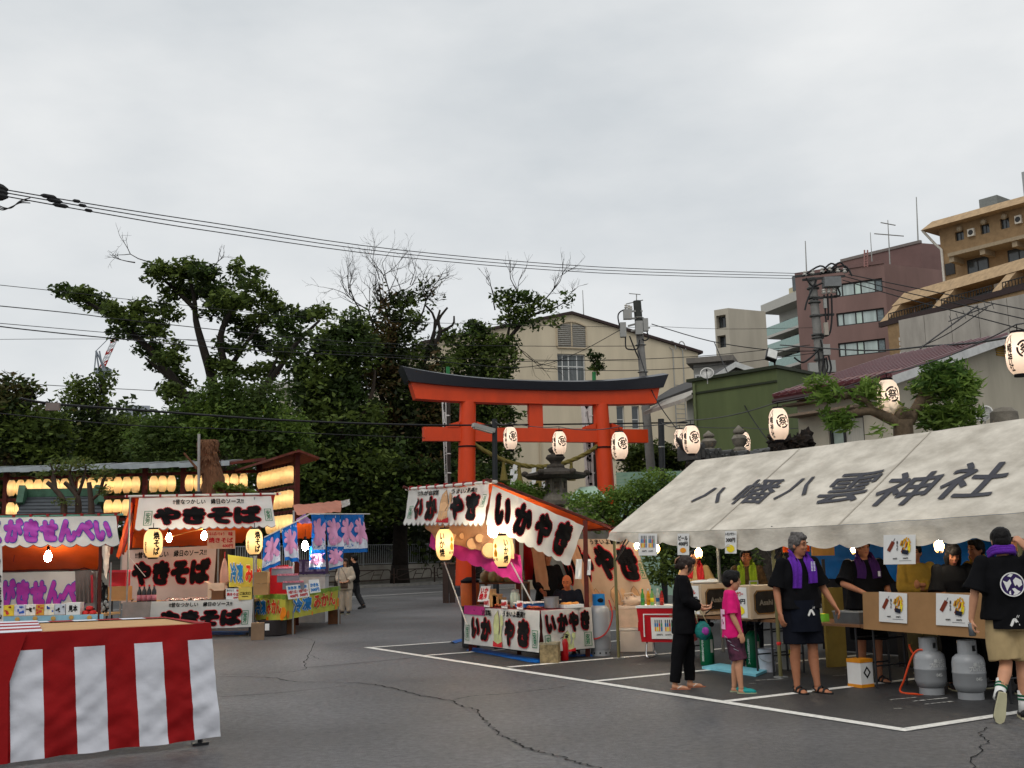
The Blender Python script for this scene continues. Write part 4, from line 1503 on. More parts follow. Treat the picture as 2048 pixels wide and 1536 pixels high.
mb.hexa([TQ(-.32,-.14,zN1),TQ(.28,-.14,zN1),TQ(.28,.14,zN1),TQ(-.32,.14,zN1),TQ(-.32,-.14,zB+.05),TQ(.28,-.14,zB+.05),TQ(.28,.14,zB+.05),TQ(-.32,.14,zB+.05)])
mb.build('strut',M_verm,torii)
hb0,hb1=xe(829,800),xe(1307,808)
ht0,ht1=xe(819,768),xe(1313,780)
kt0,kt1=xe(801,738),xe(1327,757)
def curved_beam(xa0,xa1,xb0,xb1,ya,yb,z0,z1,top=None,rise=.55,rise1=.6):
 mb=MB()
 n=28
 rows=[]
 for i in range(n+1):
  t_=i/n
  s=abs(2*t_ - 1)**2.4*rise
  s1=abs(2*t_ - 1)**2.4*rise1
  xa,xb=lerp(xa0,xa1,t_),lerp(xb0,xb1,t_)
  r=[TQ(xa,-ya,z0+s),TQ(xb,-yb,z1+s1)]
  if top:
   r+=[TQ(xb,0,z1+s1+top)]
  r+=[TQ(xb,yb,z1+s1),TQ(xa,ya,z0+s)]
  rows.append(r)
 k=len(rows[0])
 V=[p for r in rows for p in r]
 Fs=[(i*k+j,(i+1)*k+j,(i+1)*k+(j+1)%k,i*k+(j+1)%k) for i in range(n) for j in range(k)]
 Fs+=[tuple(range(k))[::-1],tuple(n*k+j for j in range(k))]
 mb.add(V,Fs)
 return mb
hR=at(1077,783,tm.y).z - zB
curved_beam(hb0,hb1,ht0,ht1,.30,.33,zB,zB+hR,rise=.12,rise1=.24).build('lintel',M_verm,torii,smooth=True)
hK=.36
curved_beam(ht0 - .12,ht1+.12,kt0,kt1,.48,.55,zB+hR+.004,zB+hR+hK,top=.14,rise=.24,rise1=.46).build('top_beam',M_blackp,torii,smooth=True)
M_straw=mat('straw',C(112,100,50),rough=.9,var=.3,scale=30)
ra,rb=TQ(-half+.3,-.1,at(957,893,tm.y).z),TQ(half - .3,-.1,at(1192,889,tm.y).z)
rp_=sag_pts(ra,rb,(ra.z+rb.z)/2 - at(1075,934,tm.y).z,40)
t=thing('straw_rope',rp_[20],'sagging sacred straw rope strung between the gate pillars','rope')
mb=MB()
for ph in (0,2.09,4.19):
 mb.tube([p+Vector((0,math.cos(i*.9+ph),math.sin(i*.9+ph)))*.05 for i,p in enumerate(rp_)],.06,6)
mb.build('strands',M_straw,t,smooth='all')
def on_rope(u):
 return min(rp_,key=lambda p: abs((onplane(u,930,tm,ty) - p).dot(tx)))
for u in (1008,1038,1074,1140):
 p=on_rope(u)
 mb=MB()
 mb.lathe([(.03,0),(.07,-.12),(.06,-.18),(.10,-.45),(.17,-.85)],10,p)
 mb.build('tassel',M_straw,t)
for k,u in enumerate((1026,1060,1086)):
 p=on_rope(u)+Vector((0,-.08,-.05))
 mb=MB()
 x=0
 for i in range(4):
  a=p+tx*(.06*(-1)**i) - Vector((0,0,.20*i))
  mb.hexa([a+tx*(-.09) - Vector((0,0,.26)),a+tx*.09 - Vector((0,0,.26)),a+tx*.09 - Vector((0,-.01,.26)),a+tx*(-.09) - Vector((0,-.01,.26)),
                 a+tx*(-.09+.05),a+tx*(.09+.05),a+tx*(.09+.05)+Vector((0,.01,0)),a+tx*(-.09+.05)+Vector((0,.01,0))])
 mb.build('zigzag_paper',M_whitep,t)
# tall banner poles behind the gate
def nobori(u,vtop,vbot,Y,label,side,txt,ub,leafy):
 b=at(u,1100,Y)
 b=Vector((b.x,b.y,0))
 t=thing('banner_pole',b,label,'banner','tall cloth banners behind the gate')
 top=at(u - 2,vtop,Y)
 mb=MB()
 mb.tube([b,top],.10,10)
 mb.build('pole',mat('pole_dark',C(66,60,56),rough=.7),t,smooth=True)
 mb=MB()
 mb.tube([top - Vector((0,0,.1)),at(u - 2,vtop - 26,Y)],.09,8)
 mb.build('bamboo_tip',mat('bamboo_green',C(40,120,66),rough=.5),t,smooth=True)
 x0,x1=at(ub[0],900,Y - .15),at(ub[1],900,Y - .15)
 zt,zb_=at(u,775,Y).z,at(u,985,Y).z
 tl,tr=Vector((x0.x,x0.y,zt)),Vector((x1.x,x1.y,zt))
 br,bl=Vector((x1.x,x1.y,zb_)),Vector((x0.x+(.12 if side<0 else .25),x0.y,zb_))
 S=sheet(tl,tr,br,bl,wr=.06,wfreq=4,seed=u*.01,side=(0,-1,0))
 o=cloth('banner_cloth',S,M_whitep,t,6,40)
 text_part(o,M_ink,[(txt,(.25,.06,.8,.95),dict(line=.95,bold=.02))],S,off=.03)
 for k in range(6):
  z=lerp(zb_,zt,k/5.5)
  mb=MB()
  mb.lathe([(.14,-.03),(.16,0),(.14,.03)],8,Vector((b.x,b.y,z)))
  mb.build('tie',M_whitep,t)
 return t
nobori(898,760,985,47.5,'white cloth banner on a dark pole behind the left gate pillar',-1,'八\n幡\n八\n雲\n神\n社\n御\n祭\n礼',(884,894),False)
t=nobori(1190,770,985,48.5,'white cloth banner on a leafy topped pole behind the right gate pillar',-1,'◎\n八\n幡\n神\n社',(1164,1186),True)
leaves('leafy_tip',t,blob_points([(1188,735,12,18,48.5),(1196,718,14,16,48.5),(1182,712,8,12,48.5),(1205,730,8,8,48.5)],420,.1,.12,10),.2,LEAF_DARK,.45)
# stone lantern behind the squid stall
M_stone=mat('stone',C(112,106,96),rough=.95,var=.3,scale=7,bump=.6,bscale=25)
M_stone_d=mat('stone_weathered',C(62,56,50),rough=.95,var=.4,scale=9,bump=.6,bscale=25)
def stone_lantern(u,vtop,vbase,Y,label):
 c=at(u,vtop,Y)
 b=Vector((c.x,c.y,0))
 mpp=Y/F_PX
 t=thing('stone_lantern',b,label,'stone lantern')
 H=c.z
 Zv=lambda v: at(u,v,Y).z
 mb=MB()
 s=mpp
 mb.lathe([(r*s,Zv(v)) for r,v in ((19,938),(17,930),(10,927),(14,922),(20,916),(16,910),(8,908),(12,904),(15,899),(10,895),(3,893))],16,b,M=None)
 mb.build('jewel_finial',M_stone_d,t,smooth='all')
 mb=MB()
 n=6
 ring=[]
 prof=[(12,934),(26,938),(44,944),(58,950),(63,947),(64,952),(56,958),(30,958)]
 mb.lathe([(r*s,Zv(v)) for r,v in reversed(prof)],6,b)
 for k in range(6):
  a=2*math.pi*k/6
  mb.ball(b+Vector((math.cos(a)*62*s,math.sin(a)*62*s,Zv(947))),(7*s,7*s,6*s),8,6)
 mb.build('cap',M_stone_d,t,smooth=True)
 mb=MB()
 z0,z1=Zv(986),Zv(957)
 for k in range(6):
  a=2*math.pi*k/6
  mb.cyl(b+Vector((math.cos(a)*18*s,math.sin(a)*18*s,z0)),b+Vector((math.cos(a)*18*s,math.sin(a)*18*s,z1)),4.5*s,n=6)
 mb.lathe([(21*s,z0),(21*s,z0+8*s),(12*s,z0+8*s)],6,b)
 mb.lathe([(12*s,z1 - 7*s),(22*s,z1 - 7*s),(22*s,z1)],6,b)
 mb.lathe([(11*s,z0),(11*s,z1)],6,b)
 mb.build('light_chamber',M_stone,t)
 mb=MB()
 mb.lathe([(r*s,Zv(v)) for r,v in ((34,1010),(37,1002),(36,994),(24,986))],6,b)
 mb.build('platform',M_stone,t)
 mb=MB()
 mb.lathe([(34*s,0),(34*s,.25),(20*s,.35),(17*s,.9),(17*s,Zv(1015)),(26*s,Zv(1010))],16,b)
 mb.build('shaft',M_stone,t,smooth=True)
 return t
stone_lantern(1110,893,1010,36,'weathered stone lantern with a broad cap in front of the gate')
# stone lantern tops, tiled roof ridge and black rock behind the tent
M_tile=mat('roof_tile_grey',C(66,66,66),rough=.5,var=.3,scale=5)
def finial(u,vt,vb,Y,label):
 c=at(u,vb,Y)
 s=Y/F_PX
 t=thing('stone_finial',c,label,'stone finial')
 h=(vb - vt)
 Zv=lambda k: c.z+h*s*k
 mb=MB()
 mb.lathe([(r*s,Zv(k)) for r,k in ((14,0),(14,.12),(9,.2),(13,.32),(16,.5),(12,.62),(8,.66))],12,(c.x,c.y,0))
 mb.build('body',M_stone,t,smooth=True)
 mb=MB()
 mb.lathe([(r*s,Zv(k)) for r,k in ((7,.66),(12,.72),(11,.82),(6,.9),(1,1.0))],12,(c.x,c.y,0))
 mb.build('jewel',M_stone,t,smooth='all')
 mb=MB()
 mb.lathe([(.26,0),(.2,.3),(.16,.5),(.16,c.z - .1),(14*s,c.z)],12,(c.x,c.y,0))
 mb.build('shaft',M_stone_d,t,smooth=True)
finial(1419,861,905,26,'grey stone lantern finial behind the tent ridge left of the hanging lantern')
finial(1480,850,905,28,'taller grey stone finial directly behind the tent lantern string')
c0,c1=at(1388,915,25),at(1545,900,27)
t=thing('tiled_roof_ridge',(c0.x,c0.y,0),'small curved grey tile roof of a side shrine behind the tent','roof')
fz=Facade(c0,c1)
mb=MB()
n=20
for i in range(n):
 a0,a1=fz.len*i/n,fz.len*(i+1)/n - .02
 k=abs(2*(i+.5)/n - 1)
 zt=c0.z+.10+.16*k**3+.08*math.sin(i*1.7)
 mb=MB()
 fz.box(mb,a0,a1,zt - .28,zt,-.5,.1)
 mb.tube([fz.pt((a0+a1)/2,zt,.12),fz.pt((a0+a1)/2,zt,-.5)],.07,8)
 mb.build('ridge_tile',M_tile,t)
mb=MB()
fz.box(mb,.2,fz.len - .2,0,c0.z - .1,-.45,0)
mb.build('wall',M_stone_d,t)
for sx in (0,1):
 mb=MB()
 e=fz.pt(fz.len*sx,c0.z+.2,-.2)
 dd=fz.d*(1 if sx else -1)
 mb.tube([e - dd*.3,e+dd*.1+Vector((0,0,.08)),e+dd*.35+Vector((0,0,.26))],[.14,.12,.03],8)
 mb.build('end_tile',M_tile,t,smooth=True)
M_rock=mat('black_rock',C(34,29,26),rough=.95,var=.5,scale=8,bump=1,bscale=18)
c=at(1582,892,22)
t=thing('black_rock',(c.x,c.y,0),'rough black lava rock peeking above the tent ridge','rock')
mb=MB()
for i in range(12):
 mb.ball(c+Vector((rnd.uniform(-.32,.3),rnd.uniform(-.2,.2),rnd.uniform(-.2,.12))),(rnd.uniform(.1,.2),)*3,14,10,noise_amt=.9,nscale=4)
mb.ball(Vector((c.x,c.y,c.z*.45)),(.5,.4,c.z*.5),14,12,noise_amt=.35,nscale=3)
mb.build('mass',M_rock,t)
c=at(2008,830,20)
t=thing('weathered_stone',(c.x,c.y,0),'squat weathered stone with lichen near the upper tent edge','stone')
mb=MB()
mb.lathe([(.35,0),(.3,c.z - .5),(.26,c.z - .1),(.25,c.z+.05),(.15,c.z+.13),(.02,c.z+.15)],14,(c.x,c.y,0),sy=.8)
mb.build('mass',M_stone,t,smooth=True)
# street lamp beside the gate
b=at(990,1100,34)
b=Vector((b.x,b.y,0))
t=thing('street_lamp',b,'slim dark street lamp with a pale flat head before the gate','street lamp')
mb=MB()
mb.tube([b,at(989,838,34)],[.10,.085],10)
mb.build('post',mat('post_dark',C(34,36,38),rough=.5),t,smooth=True)
a,e=at(988,862,33.9),at(946,850,33.6)
mb=MB()
mb.bar(a,e,.22,.13)
mb.build('lamp_head',mat('lamp_grey',C(150,148,142),rough=.5),t)
mb=MB()
mb.bar(lerp(a,e,.1) - Vector((0,0,.08)),lerp(a,e,.95) - Vector((0,0,.08)),.18,.04)
mb.build('diffuser',mat('lamp_diffuser',C(220,215,200),rough=.4),t)
b=at(1325,1100,34)
b=Vector((b.x,b.y,0))
t=thing('dark_post',b,'plain dark metal post beside the green fence','post')
mb=MB()
mb.tube([b,at(1322,838,34)],.10,10)
mb.build('shaft',mat('post_dark',C(34,36,38),rough=.5),t,smooth=True)
mb=MB()
c=at(1323,894,34)
mb.lathe([(.102,-.02),(.112,0),(.102,.02)],10,c)
mb.build('band',M_galv,t)
# green corrugated fence
M_mint=mat('mint_metal',C(150,178,158),rough=.5,var=.1)
c0,c1=at(1232,945,40),at(1400,942,40)
t=thing('corrugated_fence',(c0.x,c0.y,0),'mint green corrugated metal fence between gate and tent','fence')
fz=Facade(c0,c1)
zt=c0.z
for k in range(9):
 mb=MB()
 z=zt - .11*k
 mb.hexa([fz.pt(0,z - .10,.02),fz.pt(fz.len,z - .10,.02),fz.pt(fz.len,z - .10,0),fz.pt(0,z - .10,0),fz.pt(0,z,.06),fz.pt(fz.len,z,.06),fz.pt(fz.len,z,0),fz.pt(0,z,0)])
 mb.build('panel',M_mint,t)
mb=MB()
fz.box(mb,0,fz.len,0,zt - 1.1,-.05,0)
mb.build('lower_sheet',M_mint,t)
c=at(1165,985,33)
t=thing('mint_roof_kiosk',(c.x,c.y,0),'small kiosk with a mint green sheet roof behind the squid stall','kiosk')
mb=MB()
rr0,rr1,rr2,rr3=at(1135,1000,33),at(1215,996,33),at(1190,972,36),at(1160,974,36)
mb.hexa([p - Vector((0,0,.06)) for p in (rr0,rr1,rr2,rr3)]+[rr0,rr1,rr2,rr3])
mb.build('roof',M_mint,t)
mb=MB()
mb.hexa([Vector((p.x,p.y,0)) for p in (rr0,rr1,rr2,rr3)]+[Vector((p.x,p.y,rr0.z - .2)) for p in (rr0,rr1,rr2,rr3)])
mb.build('wall',M_conc_d,t)
c=at(1050,985,52)
t=thing('maroon_roof_shed',(c.x,c.y,0),'little shed with a maroon roof edge below the gate rope','shed')
mb=MB()
q0,q1,q2=at(1025,992,50),at(1065,968,50),at(1066,978,50)
mb.hexa([q0,q2,q2+Vector((0,6,0)),q0+Vector((0,6,0)),q0+Vector((0,0,.3)),q1,q1+Vector((0,6,0)),q0+Vector((0,6,.3))])
mb.build('roof',M_maroon,t)
mb=MB()
mb.hexa([Vector((q0.x,q0.y+.3,0)),Vector((q1.x+1.2,q0.y+.3,0)),Vector((q1.x+1.2,q0.y+5,0)),Vector((q0.x,q0.y+5,0)),Vector((q0.x,q0.y+.3,q0.z)),Vector((q1.x+1.2,q0.y+.3,q1.z - .2)),Vector((q1.x+1.2,q0.y+5,q1.z - .2)),Vector((q0.x,q0.y+5,q0.z))])
mb.build('wall',M_cream_s,t)
# ================================================================== paper lanterns
M_paper=mat('lantern_paper',C(238,226,212),rough=.8,var=.03,scale=3,trans=.5,tcol=(.92,.80,.68))
M_paper_w=mat('lantern_paper_warm',C(240,215,165),rough=.8,var=.03,scale=3,trans=.55,tcol=(.95,.72,.40))
def lantern(label,top,w,h,yaw,emblem=None,left=None,right=None,power=4.0,col=(1,.82,.62),group=None,paper=None,ink=None,name='paper_lantern',hang=.1):
 paper=paper or M_paper
 ink=ink or M_ink
 top=Vector(top)
 t=thing(name,(0,0,0),label,'lantern',group)
 r=w/2
 zt,zb_=-.05*h,-.95*h
 def rad(z):
  k=(z - zb_)/(zt - zb_)
  k=min(1,max(0,k))
  e=abs(2*k - 1)
  return r*(1 - .48*e**3.6)
 mb=MB()
 n=44
 prof=[]
 for i in range(n+1):
  z=lerp(zb_,zt,i/n)
  prof.append((rad(z)*(1 - (.018 if i%2 else 0)),z))
 mb.lathe(prof,28)
 mb.f=mb.f[:-2] if len(mb.f[-1])>4 else mb.f
 mb.m=mb.m[:len(mb.f)]
 body=mb.build('paper_shell',paper,t,smooth='all')
 for z0,z1,nm in ((zt - .005*h,0,'top_ring'),(-h,zb_+.005*h,'bottom_ring')):
  mb=MB()
  rr=rad(zt)*1.0
  mb.lathe([(rr*.8,z0),(rr,z0),(rr,z1),(rr*.8,z1)],20)
  mb.build(nm,M_ink,t,smooth=True)
 mb=MB()
 mb.tube([(0,0,-.02),(0,0,hang)],.008,4)
 mb.build('hanging_cord',M_ink,t)
 def S(a,b,off):
  rr=rad(b)+off
  return Vector((math.sin(a)*rr,-math.cos(a)*rr,b))
 mb=MB()
 for it in (left,right):
  if it:
   txt,ang,za,zb2,wid=it[:5]
   put_text(mb,txt,S,(ang - wid/r/2,zb2*h,ang+wid/r/2,za*h),off=.006,bold=it[5] if len(it)>5 else .02,line=.95,maxlen=.08)
 if mb.v:
  mb.build('lettering',ink,body)
 if emblem:
  ang,zc,er=emblem
  mb=MB()
  for k in range(28):
   if k in (5,12,19,26):
    continue
   q=[]
   for (kk,rr) in ((k,.78),(k+1,.78),(k+1,1.0),(k,1.0)):
    a=2*math.pi*kk/28
    q.append(S(ang+math.cos(a)*er*rr/r,zc*h+math.sin(a)*er*rr*1.08,.006))
   mb.quad(*q)
  put_text(mb,'祭',S,(ang - er*.62/r,zc*h - er*.66,ang+er*.62/r,zc*h+er*.66),off=.0065,bold=.025,maxlen=.1)
  mb.build('emblem',ink,body)
 if power:
  point_light('bulb',(0,0,-.45*h),power,col,t,.03)
 t.location=top
 t.rotation_euler=(0,0,yaw)
 return t
strA=[]
for (u,vt,vb,Y,yaw,label) in (
  (1020,852,902,30,20,'white paper lantern beside the street lamp, leftmost on the wire'),(1118,861,912,28,22,'white paper lantern above the stone lantern'),
  (1238,862,922,25,24,'white paper lantern in front of the right gate pillar'),(1359,857,900,30,0,'half hidden paper lantern just left of a larger one'),
  (1381,849,911,24.4,26,'white paper lantern at the left end of the tent ridge'),(1485,862,912,30,24,'smaller paper lantern before the taller stone finial'),
  (1555,814,884,21.5,26,'white paper lantern in front of the green building edge'),(1630,860,912,28,18,'paper lantern low behind the tent beside the shuttered window'),
  (1773,757,836,19.6,30,'paper lantern behind the pollarded tree'),(2034,662,756,15.6,20,'biggest paper lantern at the right picture edge')):
 tp=at(u,vt,Y)
 h=(vb - vt)/F_PX*Y
 w=h*.56
 lantern(label,tp,w,h,R(-yaw*.3) - math.atan2(tp.x,tp.y),emblem=(R(34),-.44,w*.335),left=('八\n幡\n神\n社',R(-34),-.10,-.90,w*.21,.03),right=('八\n雲',R(-64),-.12,-.50,w*.19,.03),power=2.6*(w/.36)**2,col=(1,.84,.74),group='shrine lanterns on the wire')
 strA.append((u,tp))
P_={u: p for u,p in strA}
M_cable=mat('cable_black',(0.012,0.012,0.013),rough=.6)
M_cable_g=mat('cable_grey',(0.06,0.06,0.062),rough=.6)
up_=Vector((0,0,.1))
def chain(us,label):
 pts=[]
 for i in range(len(us) - 1):
  a,b=us[i]+up_,us[i+1]+up_
  pts+=sag_pts(a,b,(b - a).length*.025,8)[:-1]
 pts.append(us[-1]+up_)
 wire('lantern_wire',pts,.011,M_cable_g,label)
chain([at(990,848,34),P_[1020],P_[1118],P_[1238],P_[1381],P_[1555],P_[1773],P_[2034],at(2110,640,14.5)],'thin wire carrying the larger shrine lanterns over the tent')
chain([at(1322,850,34),P_[1359],P_[1485],P_[1630],at(1760,842,27)],'thin wire carrying the smaller shrine lanterns behind the tent')
# rack of glowing lanterns
M_redwood=mat('red_stained_wood',C(78,24,16),rough=.7,var=.25,scale=8)
M_sheetmetal=mat('sheet_metal_roof',C(150,156,158),rough=.3,metal=.7,var=.2,scale=3)
k0_,k1_,k2_=at(-40,970,30),at(517,966,29.6),at(589,954,27.2)
Zr=3.76
for p in (k0_,k1_,k2_):
 p.z=0
rack=thing('lantern_rack',k1_,'red wooden rack with a metal roof holding rows of glowing lanterns','lantern rack')
segs=[(k0_,k1_),(k1_,k2_)]
f1,f2_=Facade(k0_,k1_),Facade(k1_,k2_)
for (f,ps) in ((f1,[f1.st(u,970)[0] for u in (10,148,288,365)]+[f1.len]),(f2_,[f2_.len])):
 for s in ps:
  mb=MB()
  f.box(mb,s - .06,s+.06,0,Zr+.55,-.12,0)
  mb.build('post',M_redwood,rack)
 for z in (Zr+.28,Zr - .32,Zr - .94,Zr - 1.56):
  mb=MB()
  f.box(mb,0,f.len - .06,z - .04,z+.04,-.11,-.03)
  mb.build('beam',M_redwood,rack)
a_end=f1.st(470,940)[0]
mb=MB()
n=26
for i in range(n):
 a0,a1=a_end*i/n,a_end*(i+1)/n
 z=Zr+.40+.012*math.sin(i*2.3)
 mb.hexa([f1.pt(a0,z,.5),f1.pt(a1,z+.004,.5),f1.pt(a1,z+.2,-.7),f1.pt(a0,z+.2,-.7),f1.pt(a0,z+.13,.5),f1.pt(a1,z+.13,.5),f1.pt(a1,z+.28,-.7),f1.pt(a0,z+.28,-.7)])
mb.build('roof',M_sheetmetal,rack)
mb=MB()
mb.hexa([f1.pt(a_end - 1,Zr+.36,.45),f1.pt(f1.len,Zr+.5,.45),f1.pt(f1.len,Zr+.62,-.7),f1.pt(a_end - 1,Zr+.5,-.7),f1.pt(a_end - 1,Zr+.39,.45),f1.pt(f1.len,Zr+.58,.45),f1.pt(f1.len,Zr+.72,-.7),f1.pt(a_end - 1,Zr+.53,-.7)])
rr=Vector((0,0,0))
for (o0,o1,z0,z1) in ((.55,0,.34,.52),(0,-.55,.52,.34)):
 mb.hexa([f2_.pt(-.3,Zr+z0 - .06,o0),f2_.pt(f2_.len+.3,Zr+z0 - .0,o0),f2_.pt(f2_.len+.3,Zr+z1+.0,o1),f2_.pt(-.3,Zr+z1 - .06,o1),
             f2_.pt(-.3,Zr+z0,o0),f2_.pt(f2_.len+.3,Zr+z0+.06,o0),f2_.pt(f2_.len+.3,Zr+z1+.06,o1),f2_.pt(-.3,Zr+z1,o1)])
mb.build('brown_roof',mat('bark_roof',C(96,46,34),rough=.8,var=.3,scale=7),rack)
LH,LW=.5,.236
rl0=lantern('plain glowing paper lantern packed in the rows of the red rack',(0,0,0),LW,LH,0,power=1.25,col=(1,.84,.60),group='glowing lanterns in the rack',paper=M_paper_w,name='rack_lantern',hang=.05)
used=False
for row,zc in enumerate((Zr,Zr - .62,Zr - 1.24)):
 for f,first_s in ((f1,.14),(f2_,.16)):
  k=int((f.len - .1)/.252)
  for i in range(k):
   s=first_s+i*.252
   if f is f1 and min(abs(s - q) for q in [f1.st(u,970)[0] for u in (10,148,288,365)])<.17:
    continue
   p=f.pt(s,0,-.02)
   u=1024+F_PX*p.x/p.y*1.01
   if row==1 and f is f1 and not (u<42 or 196<u<285):
    continue
   if row==2 and f is f1:
    continue
   if row>=1 and f is f2_ and i<3:
    continue
   if not used:
    o,used=rl0,True
   else:
    o=copy_tree(rl0)
   o['label']='plain glowing lantern in the '+('top','second','third')[row]+(' row of the long rack section' if f is f1 else ' row of the angled right rack section')
   o.location=Vector((p.x,p.y,zc+LH/2))
   o.rotation_euler=(0,0,math.atan2(f.d.y,f.d.x)+rnd.uniform(-.2,.2))
if not used:
 pass
# little hut with a green ridge in front of the rack
c=at(120,1030,28)
t=thing('offering_hut',(c.x,c.y,0),'small hut with a slate grey roof and green ridge behind the purple banner','hut')
q=[at(28,1040,27.2),at(212,1040,27.2),at(192,990,28.2),at(50,992,28.2)]
n=7
for k in range(n):
 a0,a1=k/n,(k+1)/n
 A0,B0,A1,B1=lerp(q[0],q[3],a0),lerp(q[1],q[2],a0),lerp(q[0],q[3],a1),lerp(q[1],q[2],a1)
 mb=MB()
 mb.hexa([A0 - Vector((0,.0,.05)),B0 - Vector((0,0,.05)),B1 - Vector((0,0,.07)),A1 - Vector((0,0,.07)),A0+Vector((0,-.02,.02)),B0+Vector((0,-.02,.02)),B1,A1])
 mb.build('shingle_row',mat('slate',C(66,70,74),rough=.6,var=.2,scale=6),t)
mb=MB()
zr0=q[3].z
mb.hexa([at(45,994,28.1),at(196,992,28.1),at(196,992,28.5),at(45,994,28.5),at(45,978,28.1),at(196,976,28.1),at(196,976,28.5),at(45,978,28.5)])
mb.build('ridge',mat('copper_green',C(58,92,72),rough=.6,var=.3,scale=6),t)
for u in (47,193):
 mb=MB()
 mb.bar(at(u,976,28),at(u - (6 if u<100 else -6),1010,27.8),.16,.3)
 mb.build('gable_ornament',mat('copper_green',C(58,92,72)),t)
mb=MB()
for (u,Y) in ((50,27.6),(195,27.6),(50,29),(195,29)):
 mb=MB()
 p=at(u,1035,Y)
 mb.bar(Vector((p.x,p.y,0)),Vector((p.x,p.y,p.z)),.14)
 mb.build('post',M_redwood,t)
# ================================================================== utility poles, cables, crane
M_polec=mat('pole_concrete',C(128,126,122),rough=.9,var=.12,scale=4)
M_box=mat('box_grey',C(150,150,146),rough=.6,var=.08)
M_insul=mat('insulator',C(190,186,178),rough=.3)
def boxp(u,v,Y,w,h,d,m,par,name,rz=0.0):
 s=Y/F_PX
 mb=MB()
 mb.box(at(u,v,Y),(w*s,d,h*s),rz)
 return mb.build(name,m,par)
Y=50
pb,pt_=at(1302,940,Y),at(1274,602,Y)
pdir=(pt_ - pb).normalized()
base=pb - pdir*(pb.z/pdir.z)
pole1=thing('utility_pole',base,'leaning concrete utility pole with cable boxes before the cream hall','utility pole')
mb=MB()
mb.tube([base,pt_ - pdir*1.0],[.25,.17],14)
mb.build('shaft',M_polec,pole1,smooth=True)
mb=MB()
mb.tube([pt_ - pdir*1.05,pt_],.19,12)
mb.build('pole_cap',mat('cap_dark',C(56,58,54)),pole1,smooth=True)
for (u,v,w,h) in ((1255,629,17,20),(1246,660,12,30),(1278,656,15,28),(1291,650,10,26)):
 boxp(u,v,Y - .25,w,h,.3,M_box,pole1,'cable_box')
for (a,b) in (((1250,623),(1285,622)),((1262,637),(1277,637)),((1256,652),(1275,647)),((1262,662),(1300,655))):
 mb=MB()
 mb.bar(at(*a,Y - .1),at(*b,Y - .1),.08)
 mb.build('cross_arm',M_galv,pole1)
for (u,v) in ((1252,614),(1258,615),(1262,617)):
 mb=MB()
 mb.lathe([(.05,0),(.09,.05),(.05,.1),(.08,.15),(.04,.2)],8,at(u,v+3,Y - .2))
 mb.build('insulator',M_insul,pole1)
for P in ([(1252,618),(1240,624),(1236,634),(1240,655)],[(1251,675),(1252,695),(1262,699),(1275,697),(1279,680)],[(1259,672),(1270,700),(1277,716)],[(1294,664),(1297,676),(1290,681),(1284,678)]):
 mb=MB()
 mb.tube(smooth_path([at(u,v,Y - .3) for u,v in P],5),.035,5)
 mb.build('jumper_cable',M_cable,pole1)
mb=MB()
mb.tube([at(1273,604,Y),at(1273,588,Y)],.025,5)
mb.tube([at(1258,587,Y),at(1281,589,Y)],.02,4)
mb.tube([at(1252,608,Y),at(1286,600,Y)],.025,4)
mb.build('aerial',M_galv,pole1)
for (v,k) in ((744,1),(636,1),(690,1)):
 mb=MB()
 c=base+pdir*((at(1290,v,Y).z - base.z)/pdir.z)
 mb.lathe([(.20,-.04),(.27,0),(.20,.04)],12,c)
 mb.build('strap',M_galv,pole1)
Y2=50
pb,pt_=at(1643,750,Y2),at(1624,556,Y2)
pdir=(pt_ - pb).normalized()
base=pb - pdir*(pb.z/pdir.z)
pole2=thing('utility_pole',base,'concrete utility pole with transformer and tangled cables before the brown office','utility pole')
mb=MB()
mb.tube([base,pt_],[.28,.19],14)
mb.build('shaft',M_polec,pole2,smooth=True)
for v in (577,596,605,632,670,676,700,720):
 mb=MB()
 c=base+pdir*((at(1630,v,Y2).z - base.z)/pdir.z)
 mb.lathe([(.21,-.06),(.30,-.03),(.30,.03),(.21,.06)],12,c)
 mb.build('strap',mat('strap_dark',C(84,84,82)),pole2)
boxp(1663,565,Y2 - .3,34,20,.5,mat('transformer_grey',C(118,120,120)),pole2,'switchgear')
boxp(1650,607,Y2 - .4,6,20,.14,M_box,pole2,'fuse_box')
boxp(1652,658,Y2 - .4,8,26,.2,mat('box_beige',C(160,152,140)),pole2,'fuse_box')
boxp(1626,736,Y2 - .35,18,20,.3,M_box,pole2,'cable_box')
boxp(1660,733,Y2 - .2,20,24,.3,M_box,pole2,'cable_box')
boxp(1652,700,Y2 - .3,14,22,.3,M_box,pole2,'cable_box')
for (a,b) in (((1590,553),(1700,540)),((1605,560),(1690,552)),((1626,597),(1674,593)),((1626,631),(1668,629)),((1640,548),(1670,538))):
 mb=MB()
 mb.bar(at(*a,Y2 - .2),at(*b,Y2 - .2),.10)
 mb.build('cross_arm',mat('arm_dark',C(60,60,60)),pole2)
for i,(u,v) in enumerate(((1610,552),(1625,549),(1645,546),(1660,543),(1676,545),(1690,546),(1648,588),(1658,587),(1668,586))):
 mb=MB()
 mb.lathe([(.07,0),(.12,.06),(.07,.12),(.11,.18),(.05,.24)],8,at(u,v,Y2 - .3))
 mb.build('insulator',M_insul,pole2)
